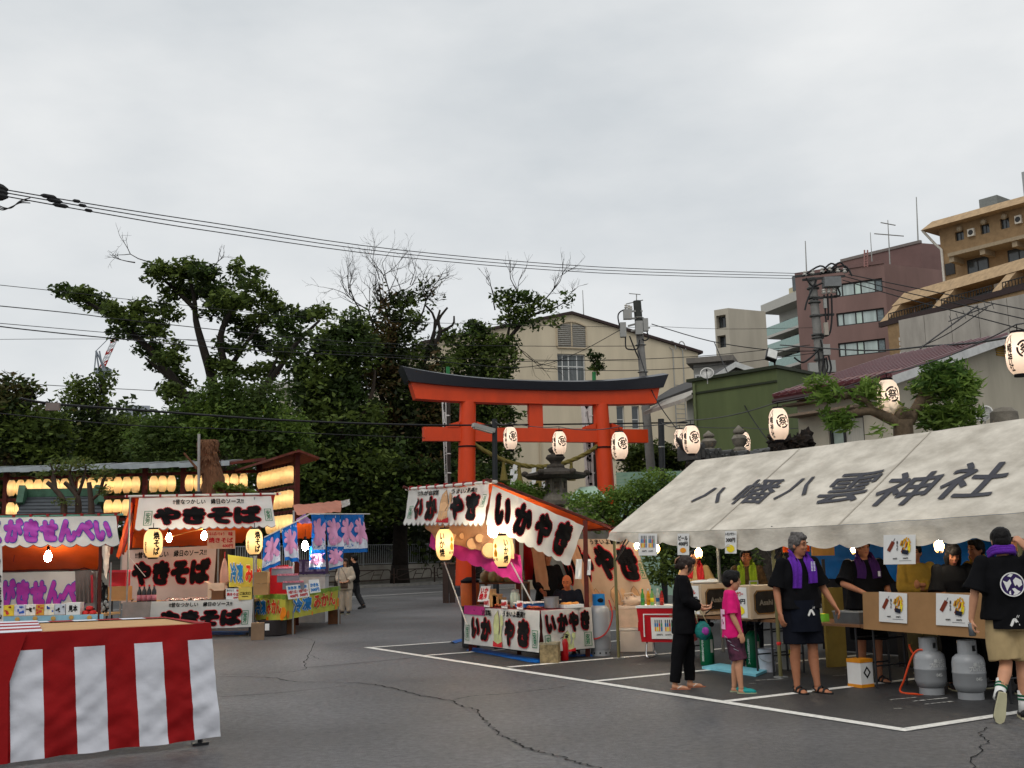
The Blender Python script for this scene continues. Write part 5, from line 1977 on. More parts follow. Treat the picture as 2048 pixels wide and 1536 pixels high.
for P in ([(1605,553),(1640,532),(1660,545)],[(1640,548),(1662,527),(1680,540)],[(1655,545),(1680,525),(1695,545)],[(1665,538),(1690,532),(1704,552)],[(1612,556),(1625,572),(1645,566)],[(1675,575),(1680,590),(1668,592)],
          [(1648,590),(1650,615),(1652,645)],[(1655,588),(1657,625),(1656,640)],[(1663,588),(1664,632),(1660,665),(1650,672),(1641,668)],[(1633,560),(1615,600),(1610,620)],[(1588,715),(1605,725),(1625,712),(1640,695)],
          [(1641,680),(1647,710),(1644,745)],[(1652,715),(1655,735),(1650,748)],[(1657,712),(1662,735),(1658,750)],[(1635,700),(1638,720),(1634,748)]):
 mb=MB()
 mb.tube(smooth_path([at(u,v,Y2 - .35) for u,v in P],5),.045,5)
 mb.build('jumper_cable',M_cable,pole2)
def pw(label,pts,r=.02,m=None,sub=5):
 P=smooth_path([at(u,v,Y_) for u,v,Y_ in pts],sub)
 wire('overhead_cable',P,r,m or M_cable,label)
for i,(pts,lab) in enumerate((([(8,379,24),(200,411,27),(420,445,30.5),(800,500,37),(1200,534,44),(1600,547,50)],'uppermost of the three heavy cables crossing the sky'),
        ([(8,385,24),(200,418,27),(420,453,30.5),(800,507,37),(1200,540,44),(1600,552,50)],'middle of the three heavy cables crossing the sky'),
        ([(8,392,24),(200,426,27),(420,462,30.5),(800,514,37),(1200,546,44),(1585,557,50)],'lowest of the three heavy cables crossing the sky'))):
 pw(lab,pts,.0145)
 for (u0,u1,k) in ((82,112,.055),(146,160,.045)):
  u0+=i*12
  u1+=i*12
  f=lambda u: lerp(pts[0][1],pts[1][1],(u - 8)/192)
  g=lambda u: lerp(24,27,(u - 8)/192)
  mb=MB()
  a,b=at(u0,f(u0) - 1,g(u0)),at(u1,f(u1) - 1,g(u1))
  mb.tube([a,lerp(a,b,.2),lerp(a,b,.8),b],[.022,k,k,.022],8)
  mb.build('cable_sleeve',M_cable,None,smooth=True,label=['black sleeve clamped','small black sleeve clamped'][u0>130]+' on the '+['uppermost','middle','lowest'][i]+' heavy cable',cat='cable sleeve',origin=a)
c=at(0,383,23.8)
t=thing('strain_insulator',c,'black strain insulators at the upper left picture edge','insulator')
for k in range(3):
 mb=MB()
 a=at(-8,374+k*9,23.8)
 b=at(16,380+k*7,24)
 mb.tube([a,lerp(a,b,.5),b],[.12,.10,.03],8)
 mb.build('insulator',M_cable,t,smooth=True)
for k in range(3):
 mb=MB()
 mb.tube(smooth_path([at(-12,405+k*3,23.8),at(4,414+k*3,24),at(22,416 - k,24.2),at(40,402+k*2,24.4),at(60,396+k*5,24.8)],6),.014,5)
 mb.build('jumper_cable',M_cable,t)
W=[
 ('faint upper wire passing through the cherry crown',[(-30,567,30),(150,586,33),(300,603,36),(700,640,44),(1276,655,50)],.010),
 ('wire with a small sleeve entering at the left edge',[(-30,609,28),(150,627,31),(300,645,34),(700,684,42),(1045,692,47),(1278,692,50)],.014),
 ('thin wire just above the double line at left',[(-30,644,28),(200,664,32),(500,690,38),(900,716,45),(1282,722,50)],.010),
 ('dark wire sagging from the left edge to the hall',[(-30,649,26),(60,660,28),(230,677,31),(500,700,37),(800,716,42),(1034,735,47),(1140,712,48.5),(1240,660,49.6)],.016),
 ('nearly level thin wire behind the cherry',[(-30,679,34),(200,678,37),(500,682,42),(900,700,47)],.008),
 ('thick black cable with a junction box at left',[(40,797,27),(110,808,28),(300,822,31),(560,840,36),(800,849,40),(990,850,44),(1377,845,52)],.035),
 ('lower black cable sagging in front of the maple',[(-30,824,27),(250,850,31),(450,858,34),(650,868,38),(850,876,42)],.016),
 ('pair-twisted far wire low in the left sky',[(60,768,60),(160,774,62),(300,781,66),(420,790,70)],.02),
 ('wire across the hall below its window',[(1034,723,47),(1200,720,49),(1290,718,50),(1430,710,52),(1620,690,50)],.016),
 ('second wire across the hall below its window',[(1069,736,47),(1200,741,49),(1290,740,50),(1420,732,51),(1630,706,50)],.016),
 ('wire from the pole boxes towards the beige block',[(1303,648,50),(1420,682,50),(1540,700,50),(1640,702,50)],.022),
 ('faint high wire right of the hall pole',[(1300,652,50),(1450,658,50),(1640,655,50)],.010),
 ('diagonal stay wire right of the red gate',[(1276,700,50),(1309,793,46),(1368,877,42)],.025),
 ('long drooping wire in front of the green building',[(1428,683,49),(1455,745,45),(1500,830,40),(1545,893,36)],.022),
 ('upper wire running right over the maroon roof',[(1697,549,50),(1800,570,47),(1935,597,44),(2080,625,41)],.022),
 ('middle wire running right over the maroon roof',[(1690,553,50),(1800,582,47),(1935,612,44),(2080,645,41)],.022),
 ('lower wire running right over the maroon roof',[(1685,560,50),(1800,594,47),(1900,620,44),(2080,668,41)],.022),
 ('black sheathed service cable above the maroon roof',[(1560,690,50),(1729,701,38),(1860,692,30),(1954,685,24),(2080,662,18)],.026),
 ('thin service drop beside the maroon roof ridge',[(1838,695,30),(1900,665,30),(1975,615,30)],.014),
]
for (lab,pts,r) in W:
 pw(lab,pts,r)
c=at(106,812,27.7)
t=thing('junction_box',c,'grey junction box hanging on the thick black cable','junction box')
mb=MB()
mb.box(c - Vector((0,0,.02)),(.34,.12,.2),.1)
mb.build('case',mat('box_tan',C(120,110,104)),t)
mb=MB()
mb.tube([c+Vector((-.1,0,.05)),c+Vector((-.1,0,.14))],.015,5)
mb.tube([c+Vector((.1,0,.05)),c+Vector((.1,0,.14))],.015,5)
mb.build('clips',M_cable,t)
c=at(1842,694,27)
t=thing('television_aerial',c,'tilted television aerial above the maroon roof','aerial')
mb=MB()
mb.tube([at(1840,697,27),at(1955,612,27)],.02,5)
mb.build('boom',M_cable_g,t)
for k in range(7):
 u,v=lerp(1900,1984,k/6),lerp(640,610,k/6)
 mb=MB()
 mb.tube([at(u - 2,v - 9,27),at(u+4,v+8,27)],.008,4)
 mb.build('element',M_cable_g,t)
mb=MB()
mb.tube([at(1897,643,27),at(1987,608,27)],.014,4)
mb.build('cross_boom',M_cable_g,t)
# distant tower crane
Yc=330
s=Yc/F_PX
b=at(204,1100,Yc)
cr=thing('tower_crane',(b.x,b.y,0),'distant luffing tower crane with a red and white jib','crane')
M_cgrey=mat('crane_grey',C(120,128,136),rough=.6)
M_cred=mat('crane_red',C(170,50,44),rough=.6)
M_cwht=mat('crane_white',C(210,212,214),rough=.6)
mb=MB()
q0=at(205,815,Yc)
mb.bar(Vector((q0.x,q0.y,0)),at(205,742,Yc),1.5)
mb.build('mast',M_cgrey,cr)
for P,r in (([(199,745),(192,702),(206,735)],.3),([(192,702),(219,752)],.3),([(199,702),(206,738)],.25),([(192,704),(188,748)],.2)):
 mb=MB()
 mb.tube([at(u,v,Yc) for u,v in P],r,5)
 mb.build('frame_tie',M_cgrey,cr)
mb=MB()
mb.box(at(207,745,Yc),(4,3,2.4))
mb.build('cab',M_cgrey,cr)
n=9
for k in range(n):
 a0,a1=at(lerp(203,234,k/n),lerp(738,668,k/n),Yc),at(lerp(203,234,(k+1)/n),lerp(738,668,(k+1)/n),Yc)
 w=Vector((.9,0,.4))
 mb=MB()
 mb.tube([a0 - w,a1 - w],.22,4)
 mb.tube([a0+w,a1+w],.22,4)
 mb.tube([a0 - w,a1+w],.16,4)
 mb.tube([a0+w,a0 - w],.16,4)
 mb.build('jib_section',M_cred if k in (0,1,4,7) else M_cwht,cr)
mb=MB()
mb.tube([at(192,702,Yc),at(232,662,Yc)],.12,4)
mb.build('pendant_line',M_cgrey,cr)
a,b=at(525,806,260),at(600,812,270)
t=thing('distant_block',(a.x,a.y,0),'distant pale block glimpsed between the treetops at left','building')
f=Facade(at(250,812,260),at(300,816,262))
mb=MB()
f.box(mb,0,f.len,0,at(260,810,260).z,-20,0)
mb.build('wall',mat('haze_grey',C(150,156,164)),t)
f=Facade(at(556,775,120),at(596,760,118))
z=at(575,762,119).z
t=thing('distant_roof_block',f.pt(0,0),'pale low roofed block between the cherry and the broadleaf tree','building')
mb=MB()
f.box(mb,0,f.len,0,z - 1,-10,0)
mb.build('wall',M_beige,t)
mb=MB()
f.box(mb,-1,f.len+1,z - 1,z - .3,-11,1)
mb.build('roof',M_whiteb,t)
window(f,t,f.len*.75,f.len*.9,z - 3.5,z - 1.6,depth=-.05,fr=.1,mfr=M_frame_w)
p0,p1=w0 - rd*60+rn*.3,w0+rd*26+rn*.3
mb=MB()
nn=12
V=[]
for j in range(5):
 for i in range(nn+1):
  p=lerp(p0,p1,i/nn)+rn*(j*6.0)
  V.append((p.x,p.y,1.12+j*.75+.3*noise.noise(Vector((i*.8,j,0)))))
mb.add(V,[(j*(nn+1)+i,j*(nn+1)+i+1,(j+1)*(nn+1)+i+1,(j+1)*(nn+1)+i) for j in range(4) for i in range(nn)])
mb.build('wooded_bank',mat('soil',(0.035,0.027,0.018),rough=.95,var=.4,scale=1.5),kind='structure')
# ================================================================== festival stalls: shared pieces
M_canvas_w=mat('banner_white',C(214,212,206),rough=.75,var=.05,scale=2.5,trans=.22,bump=.25,bscale=14)
M_orange_t=mat('orange_tarp',C(214,84,18),rough=.55,var=.12,scale=2,trans=.35,bump=.2,bscale=10)
M_red_t=mat('red_tarp',C(150,30,22),rough=.55,var=.15,scale=2,trans=.2)
M_redtxt=mat('lettering_red',C(190,20,34),rough=.6)
M_blk=mat('lettering_black',(0.006,0.005,0.005),rough=.6,spec=.08)
M_greentxt=mat('lettering_green',C(20,110,70),rough=.6)
M_purple=mat('lettering_purple',C(168,52,160),rough=.5)
M_blueo=mat('lettering_blue',C(28,70,170),rough=.5)
M_pinkfab=mat('magenta_cloth',C(176,40,120),rough=.7,var=.15,trans=.2)
M_pole_w=mat('pole_white',C(205,200,190),rough=.4)
M_wood=mat('plywood',C(186,146,98),rough=.7,var=.15,scale=5,stretch=(1,6,1))
M_cardb=mat('cardboard',C(168,128,84),rough=.85,var=.1,scale=4)
M_cardb_d=mat('cardboard_brown',C(112,74,48),rough=.85,var=.15,scale=4)
M_bluetarp=mat('blue_tarp',C(10,92,170),rough=.45,var=.25,scale=5,bump=.6,bscale=12,trans=.15)
M_bulb=mat('bulb_warm',(1,.9,.7),emit=(1.0,.86,.62),estr=170)
M_bulb_w=mat('bulb_white',(1,1,1),emit=(1.0,.95,.85),estr=140)
def big_text(par,S,items,outline=None,fill=None,b0=.092,b1=.132,off=.014):
 mo,mf=MB(),MB()
 for it in items:
  s,rect=it[:2]
  sl=it[2] if len(it)>2 else 0
  put_text(mo,s,S,rect,off=off,bold=b1,maxlen=.25,slant=sl,spacing=1.0)
  put_text(mf,s,S,rect,off=off+.006,bold=b0,grow=b1,maxlen=.25,slant=sl)
 mo.build('letter_edge',outline or M_redtxt,par)
 return mf.build('lettering',fill or M_blk,par)
def small_text(par,S,items,m=None,off=.014,bold=.02,name='lettering'):
 return text_part(par,m or M_blk,[(s,r,dict(bold=bold,maxlen=.3,**(k[0] if k else {}))) for s,r,*k in items],S,name=name,off=off)
def maker_mark(par,S,rect,asp=.5):
 a0,b0,a1,b1=rect
 mb=MB()
 ta,tb=(a1 - a0)*.08,(b1 - b0)*.04
 for r in ((a0,b0,a1,b0+tb),(a0,b1 - tb,a1,b1),(a0,b0+tb,a0+ta,b1 - tb),(a1 - ta,b0+tb,a1,b1 - tb)):
  mb.quad(S(r[0],r[1],.014),S(r[2],r[1],.014),S(r[2],r[3],.014),S(r[0],r[3],.014))
 put_text(mb,'安\n芳',S,(a0+ta*2.5,b0+tb*3,a1 - ta*2.5,b1 - tb*3),off=.014,bold=.02,line=.95)
 return mb.build('maker_stamp',M_greentxt,par)
def bulb(label,pos,h,par_mat=None,warm=True,group='bare bulbs lighting the stalls',caged=False):
 pos=Vector(pos)
 t=thing('light_bulb',pos,label,'light bulb',group)
 r=h*.30
 mb=MB()
 mb.lathe([(r*.3,h*.5),(r*.55,h*.36),(r*.95,h*.12),(r,-h*.15),(r*.8,-h*.38),(r*.4,-h*.48),(0.001,-h*.5)],14,pos)
 mb.build('glass',M_bulb if warm else M_bulb_w,t,smooth='all')
 mb=MB()
 mb.lathe([(r*.42,h*.44),(r*.42,h*.8),(r*.2,h*.9)],10,pos)
 mb.build('socket',M_ink,t,smooth=True)
 mb=MB()
 mb.tube([pos+Vector((0,0,h*.85)),pos+Vector((0,0,h*.85+.16))],.006,4)
 mb.build('flex',M_ink,t)
 if caged:
  mb=MB()
  for k in range(8):
   a=2*math.pi*k/8
   c,s=math.cos(a),math.sin(a)
   mb.tube([pos+Vector((c*rr,s*rr,z)) for rr,z in ((r*.5,h*.5),(r*1.5,0),(r*1.3,-h*.4),(r*.7,-h*.72))],.004,4)
  mb.build('wire_cage',M_brassy,t)
 return t
M_brassy=mat('brass_wire',C(150,110,60),rough=.4,metal=.5)
def rodp(name,par,pts,r,m,n=8):
 mb=MB()
 mb.tube(pts,r,n)
 return mb.build(name,m,par,smooth=True)
def card(name,S_or_quad,m,par=None,thick=.004,label=None,cat=None,group=None,origin=None):
 tl,tr,br,bl=[Vector(p) for p in S_or_quad]
 n=(tr - tl).cross(tl - bl).normalized()
 if n.dot(Vector((0,0,CAM_H)) - tl)<0:
  n=-n
 mb=MB()
 mb.hexa([bl - n*thick,br - n*thick,tr - n*thick,tl - n*thick,bl,br,tr,tl])
 o=mb.build(name,m,par,label=label,cat=cat,group=group,origin=None if par else (bl+br)/2)
 S=sheet(tl,tr,br,bl,side=n)
 return o,S
def pxq(u0,v0,u1,v1,Y,Y1=None):
 Y1=Y if Y1 is None else Y1
 return [at(u0,v0,Y),at(u1,v0,Y1),at(u1,v1,Y1),at(u0,v1,Y)]
# ================================================================== red and white draped table in the foreground
fr_leg=atz(437,1490)
Zt=at(422,1247,fr_leg.y).z
FR,FL=atz(422,1247,Zt),atz(0,1269,Zt)
FL=FR+(FL - FR)*1.35
BR_,BL_=atz(330,1235,Zt),atz(0,1247,Zt)
BL_=BR_+(BL_ - BR_)*1.3
fd=(FR - FL).normalized()
fn=Vector((fd.y,-fd.x,0))
tb=thing('trestle_table',Vector((FR.x,FR.y,0)),'trestle table with a plywood top under the red and white cloth','table')
M_leg=mat('table_leg_metal',C(52,52,54),rough=.4,metal=.5)
mb=MB()
q=[FL - fn*.05,FR - fd*.03 - fn*.05,BR_ - fd*.03,BL_]
mb.hexa([p - Vector((0,0,.035)) for p in q]+[p - Vector((0,0,.003)) for p in q])
mb.build('table_top',M_wood,tb)
for p in (FR - fd*.06 - fn*.06,BR_ - fd*.08+fn*.08,FL+fd*.2 - fn*.06,BL_+fd*.2+fn*.08):
 mb=MB()
 mb.bar(Vector((p.x,p.y,.0)),Vector((p.x,p.y,Zt - .04)),.035)
 mb.box(Vector((p.x,p.y,.012)),(.14,.06,.02),math.atan2(fd.y,fd.x))
 mb.build('leg',M_leg,tb)
M_redc=mat('red_cloth',C(142,2,6),rough=.8,var=.12,scale=3,bump=.3,bscale=8)
M_whitec=mat('white_cloth',C(206,207,214),rough=.8,var=.05,scale=3,bump=.35,bscale=8)
ck=thing('striped_cloth',Vector((FR.x,FR.y,0)),'red and white striped festival cloth draped over the foreground table','tablecloth')
bb_r,bb_l=onplane(440,1474,FR+fn*.03,fn),onplane(0,1526,FR+fn*.03,fn)
bb_l=bb_r+(bb_l - bb_r)*1.35
o3=fn*.02
def clothS(a,b,off=0.0):
 p=lerp(lerp(bb_l,bb_r,a),lerp(FL,FR,a)+Vector((0,0,.004)),b)+o3*(1 - b)
 w=.030*noise.noise(Vector((a*9+b*2.5,b*3.0,4.2)))+.022*noise.noise(Vector((a*14 - b*7,b*5,1.0)))+.010*noise.noise(Vector((a*34+b*14,b*12,7.0)))
 p=p+Vector((0,0,(1 - b)*.022*noise.noise(Vector((a*7,3.3,0)))))
 w+=.010*math.sin((a*26+b*7))*(1 - b)+.004*math.exp(-((b - .62)/.012)**2)+.004*math.exp(-((b - .30)/.012)**2)
 return p+fn*(w*(1 - b**3)+off)
def strip(name,a0,a1,b0,b1,m,off=0.0,nu=14,nv=26,fA=None):
 mb=MB()
 V=[]
 for j in range(nv+1):
  for i in range(nu+1):
   b=lerp(b0,b1,j/nv)
   aa=lerp(a0,a1,i/nu)
   if fA:
    aa=fA(aa,b)
   V.append(clothS(aa,b,off))
 w=nu+1
 mb.add(V,[(j*w+i,j*w+i+1,(j+1)*w+i+1,(j+1)*w+i) for j in range(nv) for i in range(nu)])
 return mb.build(name,m,ck,smooth='all')
conv=lambda a: 1 - (1 - a)/1.35
st=[(1.0,.874),(.747,.61),(.471,.329),(.186,.042),(-.09,-.235)]
edges=[]
for (hi,lo) in st:
 edges.append((conv(lo),conv(hi)))
prev=1.0
strip('red_band',0,1,.86,1.0,M_redc,nu=80,nv=8)
for (lo,hi) in edges:
 if hi<prev - .002:
  strip('red_stripe',hi,prev,0,.86,M_redc)
 strip('white_stripe',lo,hi,0,.86,M_whitec)
 prev=lo
strip('red_stripe',0,prev,0,.86,M_redc)
mb=MB()
fa=[clothS(conv(-.12),1.0,.02),clothS(conv(.118),1.0,.02),clothS(conv(.07),.78,.03),clothS(conv(.035),.60,.03),clothS(conv(.03),0.0,.03),clothS(conv(-.12),0.0,.03)]
mb.add(fa,[(0,1,2),(0,2,3),(0,3,4,5)])
mb.build('loose_fold',M_redc,ck)
mb=MB()
tz_=Vector((0,0,.006))
k=24
for i in range(k):
 a0,a1=i/k,(i+1)/k
 w0_,w1_=.05+.03*noise.noise(Vector((a0*12,0,0))),.05+.03*noise.noise(Vector((a1*12,0,0)))
 mb.quad(lerp(FL,FR,a0)+tz_,lerp(FL,FR,a1)+tz_,lerp(FL,FR,a1) - fn*w1_+tz_,lerp(FL,FR,a0) - fn*w0_+tz_)
mb.quad(FR+tz_,BR_+tz_,BR_ - fd*.05+tz_*1.2,FR - fd*.12+tz_*1.2)
mb.quad(FR+tz_*.8,FR - Vector((0,0,.3))+fd*.015,BR_ - Vector((0,0,.3))+fd*.015,BR_+tz_*.8)
mb.build('turned_edge',M_redc,ck)
nb=9
for i in range(nb):
 a0,a1=i/nb,(i+1)/nb
 mb=MB()
 d0=lerp(BL_,BR_,a0)
 d1=lerp(BL_,BR_,a1)
 mb.quad(d0+fn*.25+tz_*1.3,d1+fn*.22+tz_*1.3,d1+tz_*1.3,d0+tz_*1.3)
 mb.build('back_stripe',M_whitec if i%2 else M_redc,ck)
lq=[lerp(FL,FR,t_) - fn*.06 for t_ in (.1,.40)]
for i in range(7):
 a0,a1=i/7,(i+1)/7
 D0,D1=lerp(lq[0],lerp(BL_,BR_,.1),a0),lerp(lq[0],lerp(BL_,BR_,.1),a1)
 E0,E1=lerp(lq[1],lerp(BL_,BR_,.40),a0),lerp(lq[1],lerp(BL_,BR_,.40),a1)
 mb=MB()
 mb.quad(D0+tz_*(1.5+i*.12),E0+tz_*(1.5+i*.12),E1+tz_*(2.2+i*.12),D1+tz_*(2.2+i*.12))
 mb.build('folded_stripe',M_redc if i%2 else M_whitec,ck)
# ================================================================== leftmost stall: rice cracker drawing
Y1=22.0
sb=at(110,1100,Y1)
s1=thing('cracker_stall',(sb.x,sb.y,0),'stall under a white banner with fat purple lettering at the left edge','market stall')
S=sheet(at(-75,1036,Y1),at(232,1032,Y1),at(239,1088,Y1 - .12),at(-75,1092,Y1 - .12),wr=.035,wfreq=3,seed=2.0,side=(0,-1,0))
bn=cloth('front_banner',S,M_canvas_w,s1,40,8,scal=(11,.10),edge=(M_blk,.02))
big_text(bn,S,[('らくがきせんべい',(.05,.04,.965,.98))],M_blueo,M_purple,b0=.085,b1=.12)
rodp('top_pole',s1,[at(-80,1034,Y1+.05),at(246,1029,Y1+.05)],.022,mat('pole_teal',C(110,170,150)))
for k in range(9):
 u=-40+k*34
 mb=MB()
 mb.box(at(u,1032 - (u/60),Y1+.02),(.05,.06,.05))
 mb.build('clip',mat('clip_red',C(150,40,40)),s1)
Yb1=24.4
S=sheet(at(-75,1042,Y1+.1),at(218,1038,Y1+.1),at(195,1138,Yb1),at(-75,1143,Yb1),wr=.03,seed=5)
cloth('inner_canopy',S,M_orange_t,s1,24,10)
for u in (40,133):
 a,b_=S((u+75)/293,.99,-.02),S((u - 12+75)/280,.02,-.02)
 rodp('canopy_rib',s1,[a,b_],.012,M_red_t,5)
S=sheet(at(-75,1030,Y1),at(240,1026,Y1),at(225,1108,Yb1+.6),at(-75,1112,Yb1+.6),wr=.02,seed=8)
cloth('roof_tarp',S,M_red_t,s1,24,8)
S=sheet(at(-75,1146,Yb1+.05),at(196,1142,Yb1+.05),at(192,1216,Yb1+.05),at(-75,1218,Yb1+.05),wr=.03,seed=12,side=(0,-1,0))
bk=cloth('back_banner',S,M_canvas_w,s1,30,8)
big_text(bk,S,[('らくがきせんべい',(.05,.0,.98,.84))],M_blueo,M_purple,b0=.085,b1=.12)
S=sheet(at(203,1090,Y1),at(222,1092,Yb1),at(214,1160,Yb1),at(208,1150,Y1),wr=.03,seed=3)
cloth('side_cloth',S,M_canvas_w,s1,6,8)
for (u,v0,v1,Y_,m_) in ((201,1090,1245,Y1,M_redwood),(-60,1090,1250,Y1,M_redwood),(194,1142,1215,Yb1,M_galv),(222,1125,1245,Y1+.2,M_galv)):
 p=at(u,v0,Y_)
 q_=at(u - 2,v1,Y_)
 rodp('post',s1,[Vector((q_.x,q_.y,0)),p],.035 if m_ is M_redwood else .018,m_)
rodp('cross_bar',s1,[at(-70,1145,Yb1 - .02),at(198,1135,Yb1 - .02)],.03,M_redwood)
cnt=at(100,1232,Y1)
mb=MB()
p0,p1=at(-70,1234,Y1),at(208,1228,Y1)
zc=p1.z
f=Facade(p0,p1)
f.box(mb,0,f.len,zc - .04,zc,-.9,0)
mb.build('counter_top',M_wood,s1)
S=sheet(f.pt(0,zc,.02),f.pt(f.len,zc,.02),f.pt(f.len,.1,.02),f.pt(0,.1,.02),wr=.02,seed=6,side=(0,-1,0))
cc=cloth('counter_cloth',S,mat('pale_blue_cloth',C(140,180,196),rough=.8,var=.12,scale=4),s1,24,6)
for k in range(7):
 mbx=MB()
 a=.12+k*.13
 mbx.ball(S(a,.88+.02*(k%2),.01),(.05,.006,.045),8,6)
 mbx.build('printed_cone',mat('print_tan',C(190,150,80)),cc)
bulb('white bulb glowing under the orange canopy of the purple-lettered stall',at(96,1112,Y1+.9),.24,warm=False)
packs=[(10,32,(220,190,60)),(32,55,(200,200,215)),(55,75,(230,225,215)),(75,92,(205,150,60)),(92,112,(226,220,200)),(112,134,(190,196,205))]
for i,(u0,u1,c_) in enumerate(packs):
 c=at((u0+u1)/2,1223,Y1+.15)
 t=thing('topping_pack',Vector((c.x,c.y,zc)),['rainbow topping box at the far end of the cracker counter','pale topping box next to the rainbow one','cream topping box on the cracker counter','golden topping box in the middle of the cracker counter','cream box with a sketch beside the golden one','grey blue topping box nearest the white sign box'][i],'box','boxes on the cracker counter')
 w=(u1 - u0)/F_PX*Y1*.95
 mb=MB()
 mb.box((c.x,c.y,zc+.11),(w,.18,.21))
 o=mb.build('carton',mat('pack%d'%i,C(*c_),var=.2,scale=12),t)
 mb=MB()
 for j in range(5):
  mb.box((c.x+rnd.uniform(-.35,.35)*w,c.y - .093,zc+rnd.uniform(.04,.18)),(rnd.uniform(.02,.06),.006,rnd.uniform(.02,.06)),Matrix.Rotation(rnd.uniform(-.6,.6),3,'Y'))
 mb.build('print',mat('print%d'%(i%3),[C(200,60,60),C(50,90,180),C(60,50,50)][i%3]),o)
c=at(150,1219,Y1+.1)
t=thing('sign_box',Vector((c.x,c.y,zc)),'white box with brush lettering on the cracker counter','box')
mb=MB()
mb.box((c.x,c.y,zc+.12),(.28,.2,.24))
o=mb.build('carton',M_whitep,t)
S=sheet((c.x - .13,c.y - .102,zc+.22),(c.x+.13,c.y - .102,zc+.22),(c.x+.13,c.y - .102,zc+.03),(c.x - .13,c.y - .102,zc+.03),side=(0,-1,0))
small_text(o,S,[('見本',(.15,.15,.85,.85))],off=.004,bold=.04)
M_redpk=mat('red_plastic',C(206,44,44),rough=.4)
for i,(du,dz) in enumerate(((0,0),(14,0),(7,.085))):
 c=at(172+du,1225,Y1+.12)
 mb=MB()
 mb.lathe([(.055,0),(.07,.01),(.07,.05),(.062,.065),(.03,.075)],14,(c.x,c.y,zc+dz))
 mb.build('red_tub',M_redpk,None,smooth=True,label=['left red plastic tub on the cracker counter','right red plastic tub on the cracker counter','red plastic tub stacked on the other two'][i],cat='tub',group='red tubs on the cracker counter',origin=(c.x,c.y,zc+dz))
c=at(168,1140,Yb1 - .15)
t=thing('hanging_jacket',c,'grey jacket hung against the purple back banner','jacket')
tl,tr,br,bl_=at(150,1142,Yb1 - .15),at(183,1140,Yb1 - .15),at(186,1206,Yb1 - .2),at(152,1206,Yb1 - .2)
S=sheet(tl,tr,br,bl_,folds=.05,nfold=4,side=(0,-1,0))
cloth('jacket_cloth',S,mat('grey_cloth',C(92,86,84),var=.15),t,20,8)
S=sheet(at(181,1150,Yb1 - .18),at(186,1150,Yb1 - .18),at(187,1205,Yb1 - .2),at(182,1205,Yb1 - .2),side=(0,-1,0))
cloth('lining',mat('lining_red',C(150,30,44)) and S,mat('lining_red',C(150,30,44)),t,3,4)
rodp('hanger',t,[at(152,1141,Yb1 - .15),at(168,1136,Yb1 - .15),at(183,1140,Yb1 - .15)],.01,M_ink)
c=at(208,1190,Y1+.3)
t=thing('tool_net',c,'dark net of hanging tools at the corner of the purple-lettered stall','net')
mb=MB()
for k in range(26):
 a=at(198+rnd.uniform(0,18),1150+rnd.uniform(0,60),Y1+.3+rnd.uniform(0,.3))
 mb.tube([a,a+Vector((rnd.uniform(-.06,.06),0,-rnd.uniform(.1,.35)))],rnd.uniform(.008,.025),5)
mb.build('tools',M_ink,t)
mb=MB()
for k in range(5):
 mb.ball(at(199+k*4,1205+(k%3)*6,Y1+.25),(.04,.04,.05),8,6)
mb.build('reflective_bits',M_box,t)
t['kind']='thing'
c=at(2,1250,20.5)
t=thing('upright_flag',Vector((c.x,c.y,0)),'narrow white upright flag with black lettering at the left picture edge','flag')
rodp('pole',t,[Vector((c.x - .12,c.y,0)),at(-10,1070,20.5)],.015,M_pole_w)
S=sheet(at(-34,1084,20.5),at(4,1090,20.5),at(7,1246,20.5),at(-34,1250,20.5),wr=.02,seed=1,side=(0,-1,0))
o=cloth('flag_cloth',S,M_canvas_w,t,8,24)
small_text(o,S,[('ら\nく\nが\nき\nせ\nん',(.70,.05,.96,.88),dict(line=.9))],bold=.03)
# ================================================================== fried noodle stall
Y2_=23.6
sb=at(390,1100,Y2_)
s2=thing('noodle_stall',(sb.x,sb.y,0),'fried noodle stall with black and red lettered white banners','market stall')
z3=lambda x,y: (220+.2148*x,960+.2148*y)
q3=lambda x,y,Y_=Y2_: at(*z3(x,y),Y_)
S=sheet(q3(270,165),q3(1500,150),q3(1542,425,Y2_ - .15),q3(230,455,Y2_ - .15),wr=.03,wfreq=3,seed=21,side=(0,-1,0))
bn=cloth('front_banner',S,M_canvas_w,s2,40,8,scal=(17,.07),edge=(mat('hem_grey',C(110,108,108)),.02))
big_text(bn,S,[('やきそば',(.12,.07,.92,.70))])
small_text(bn,S,[('!!昔なつかしい　縁日のソース!!',(.26,.76,.79,.93))],bold=.03)
maker_mark(bn,S,(.055,.10,.115,.56))
maker_mark(bn,S,(.935,.16,.985,.56))
rodp('top_pole',s2,[q3(140,152),q3(1590,128)],.022,M_pole_w)
for k in range(10):
 a=lerp(q3(160,152),q3(1560,130),k/9)
 mb=MB()
 mb.box(a,(.045,.06,.06))
 mb.build('clip',mat('clip_red',C(150,40,40)),s2)
Yb2=26.2
S=sheet(q3(240,170,Y2_+.1),q3(1500,150,Y2_+.1),q3(1230,590,Yb2),q3(190,640,Yb2),wr=.03,seed=31)
cloth('inner_canopy',S,M_orange_t,s2,26,10)
S=sheet(q3(215,140,Y2_),q3(1540,128,Y2_),q3(1500,330,Yb2+.5),q3(150,360,Yb2+.5),wr=.03,seed=33)
cloth('roof_tarp',S,M_red_t,s2,26,10)
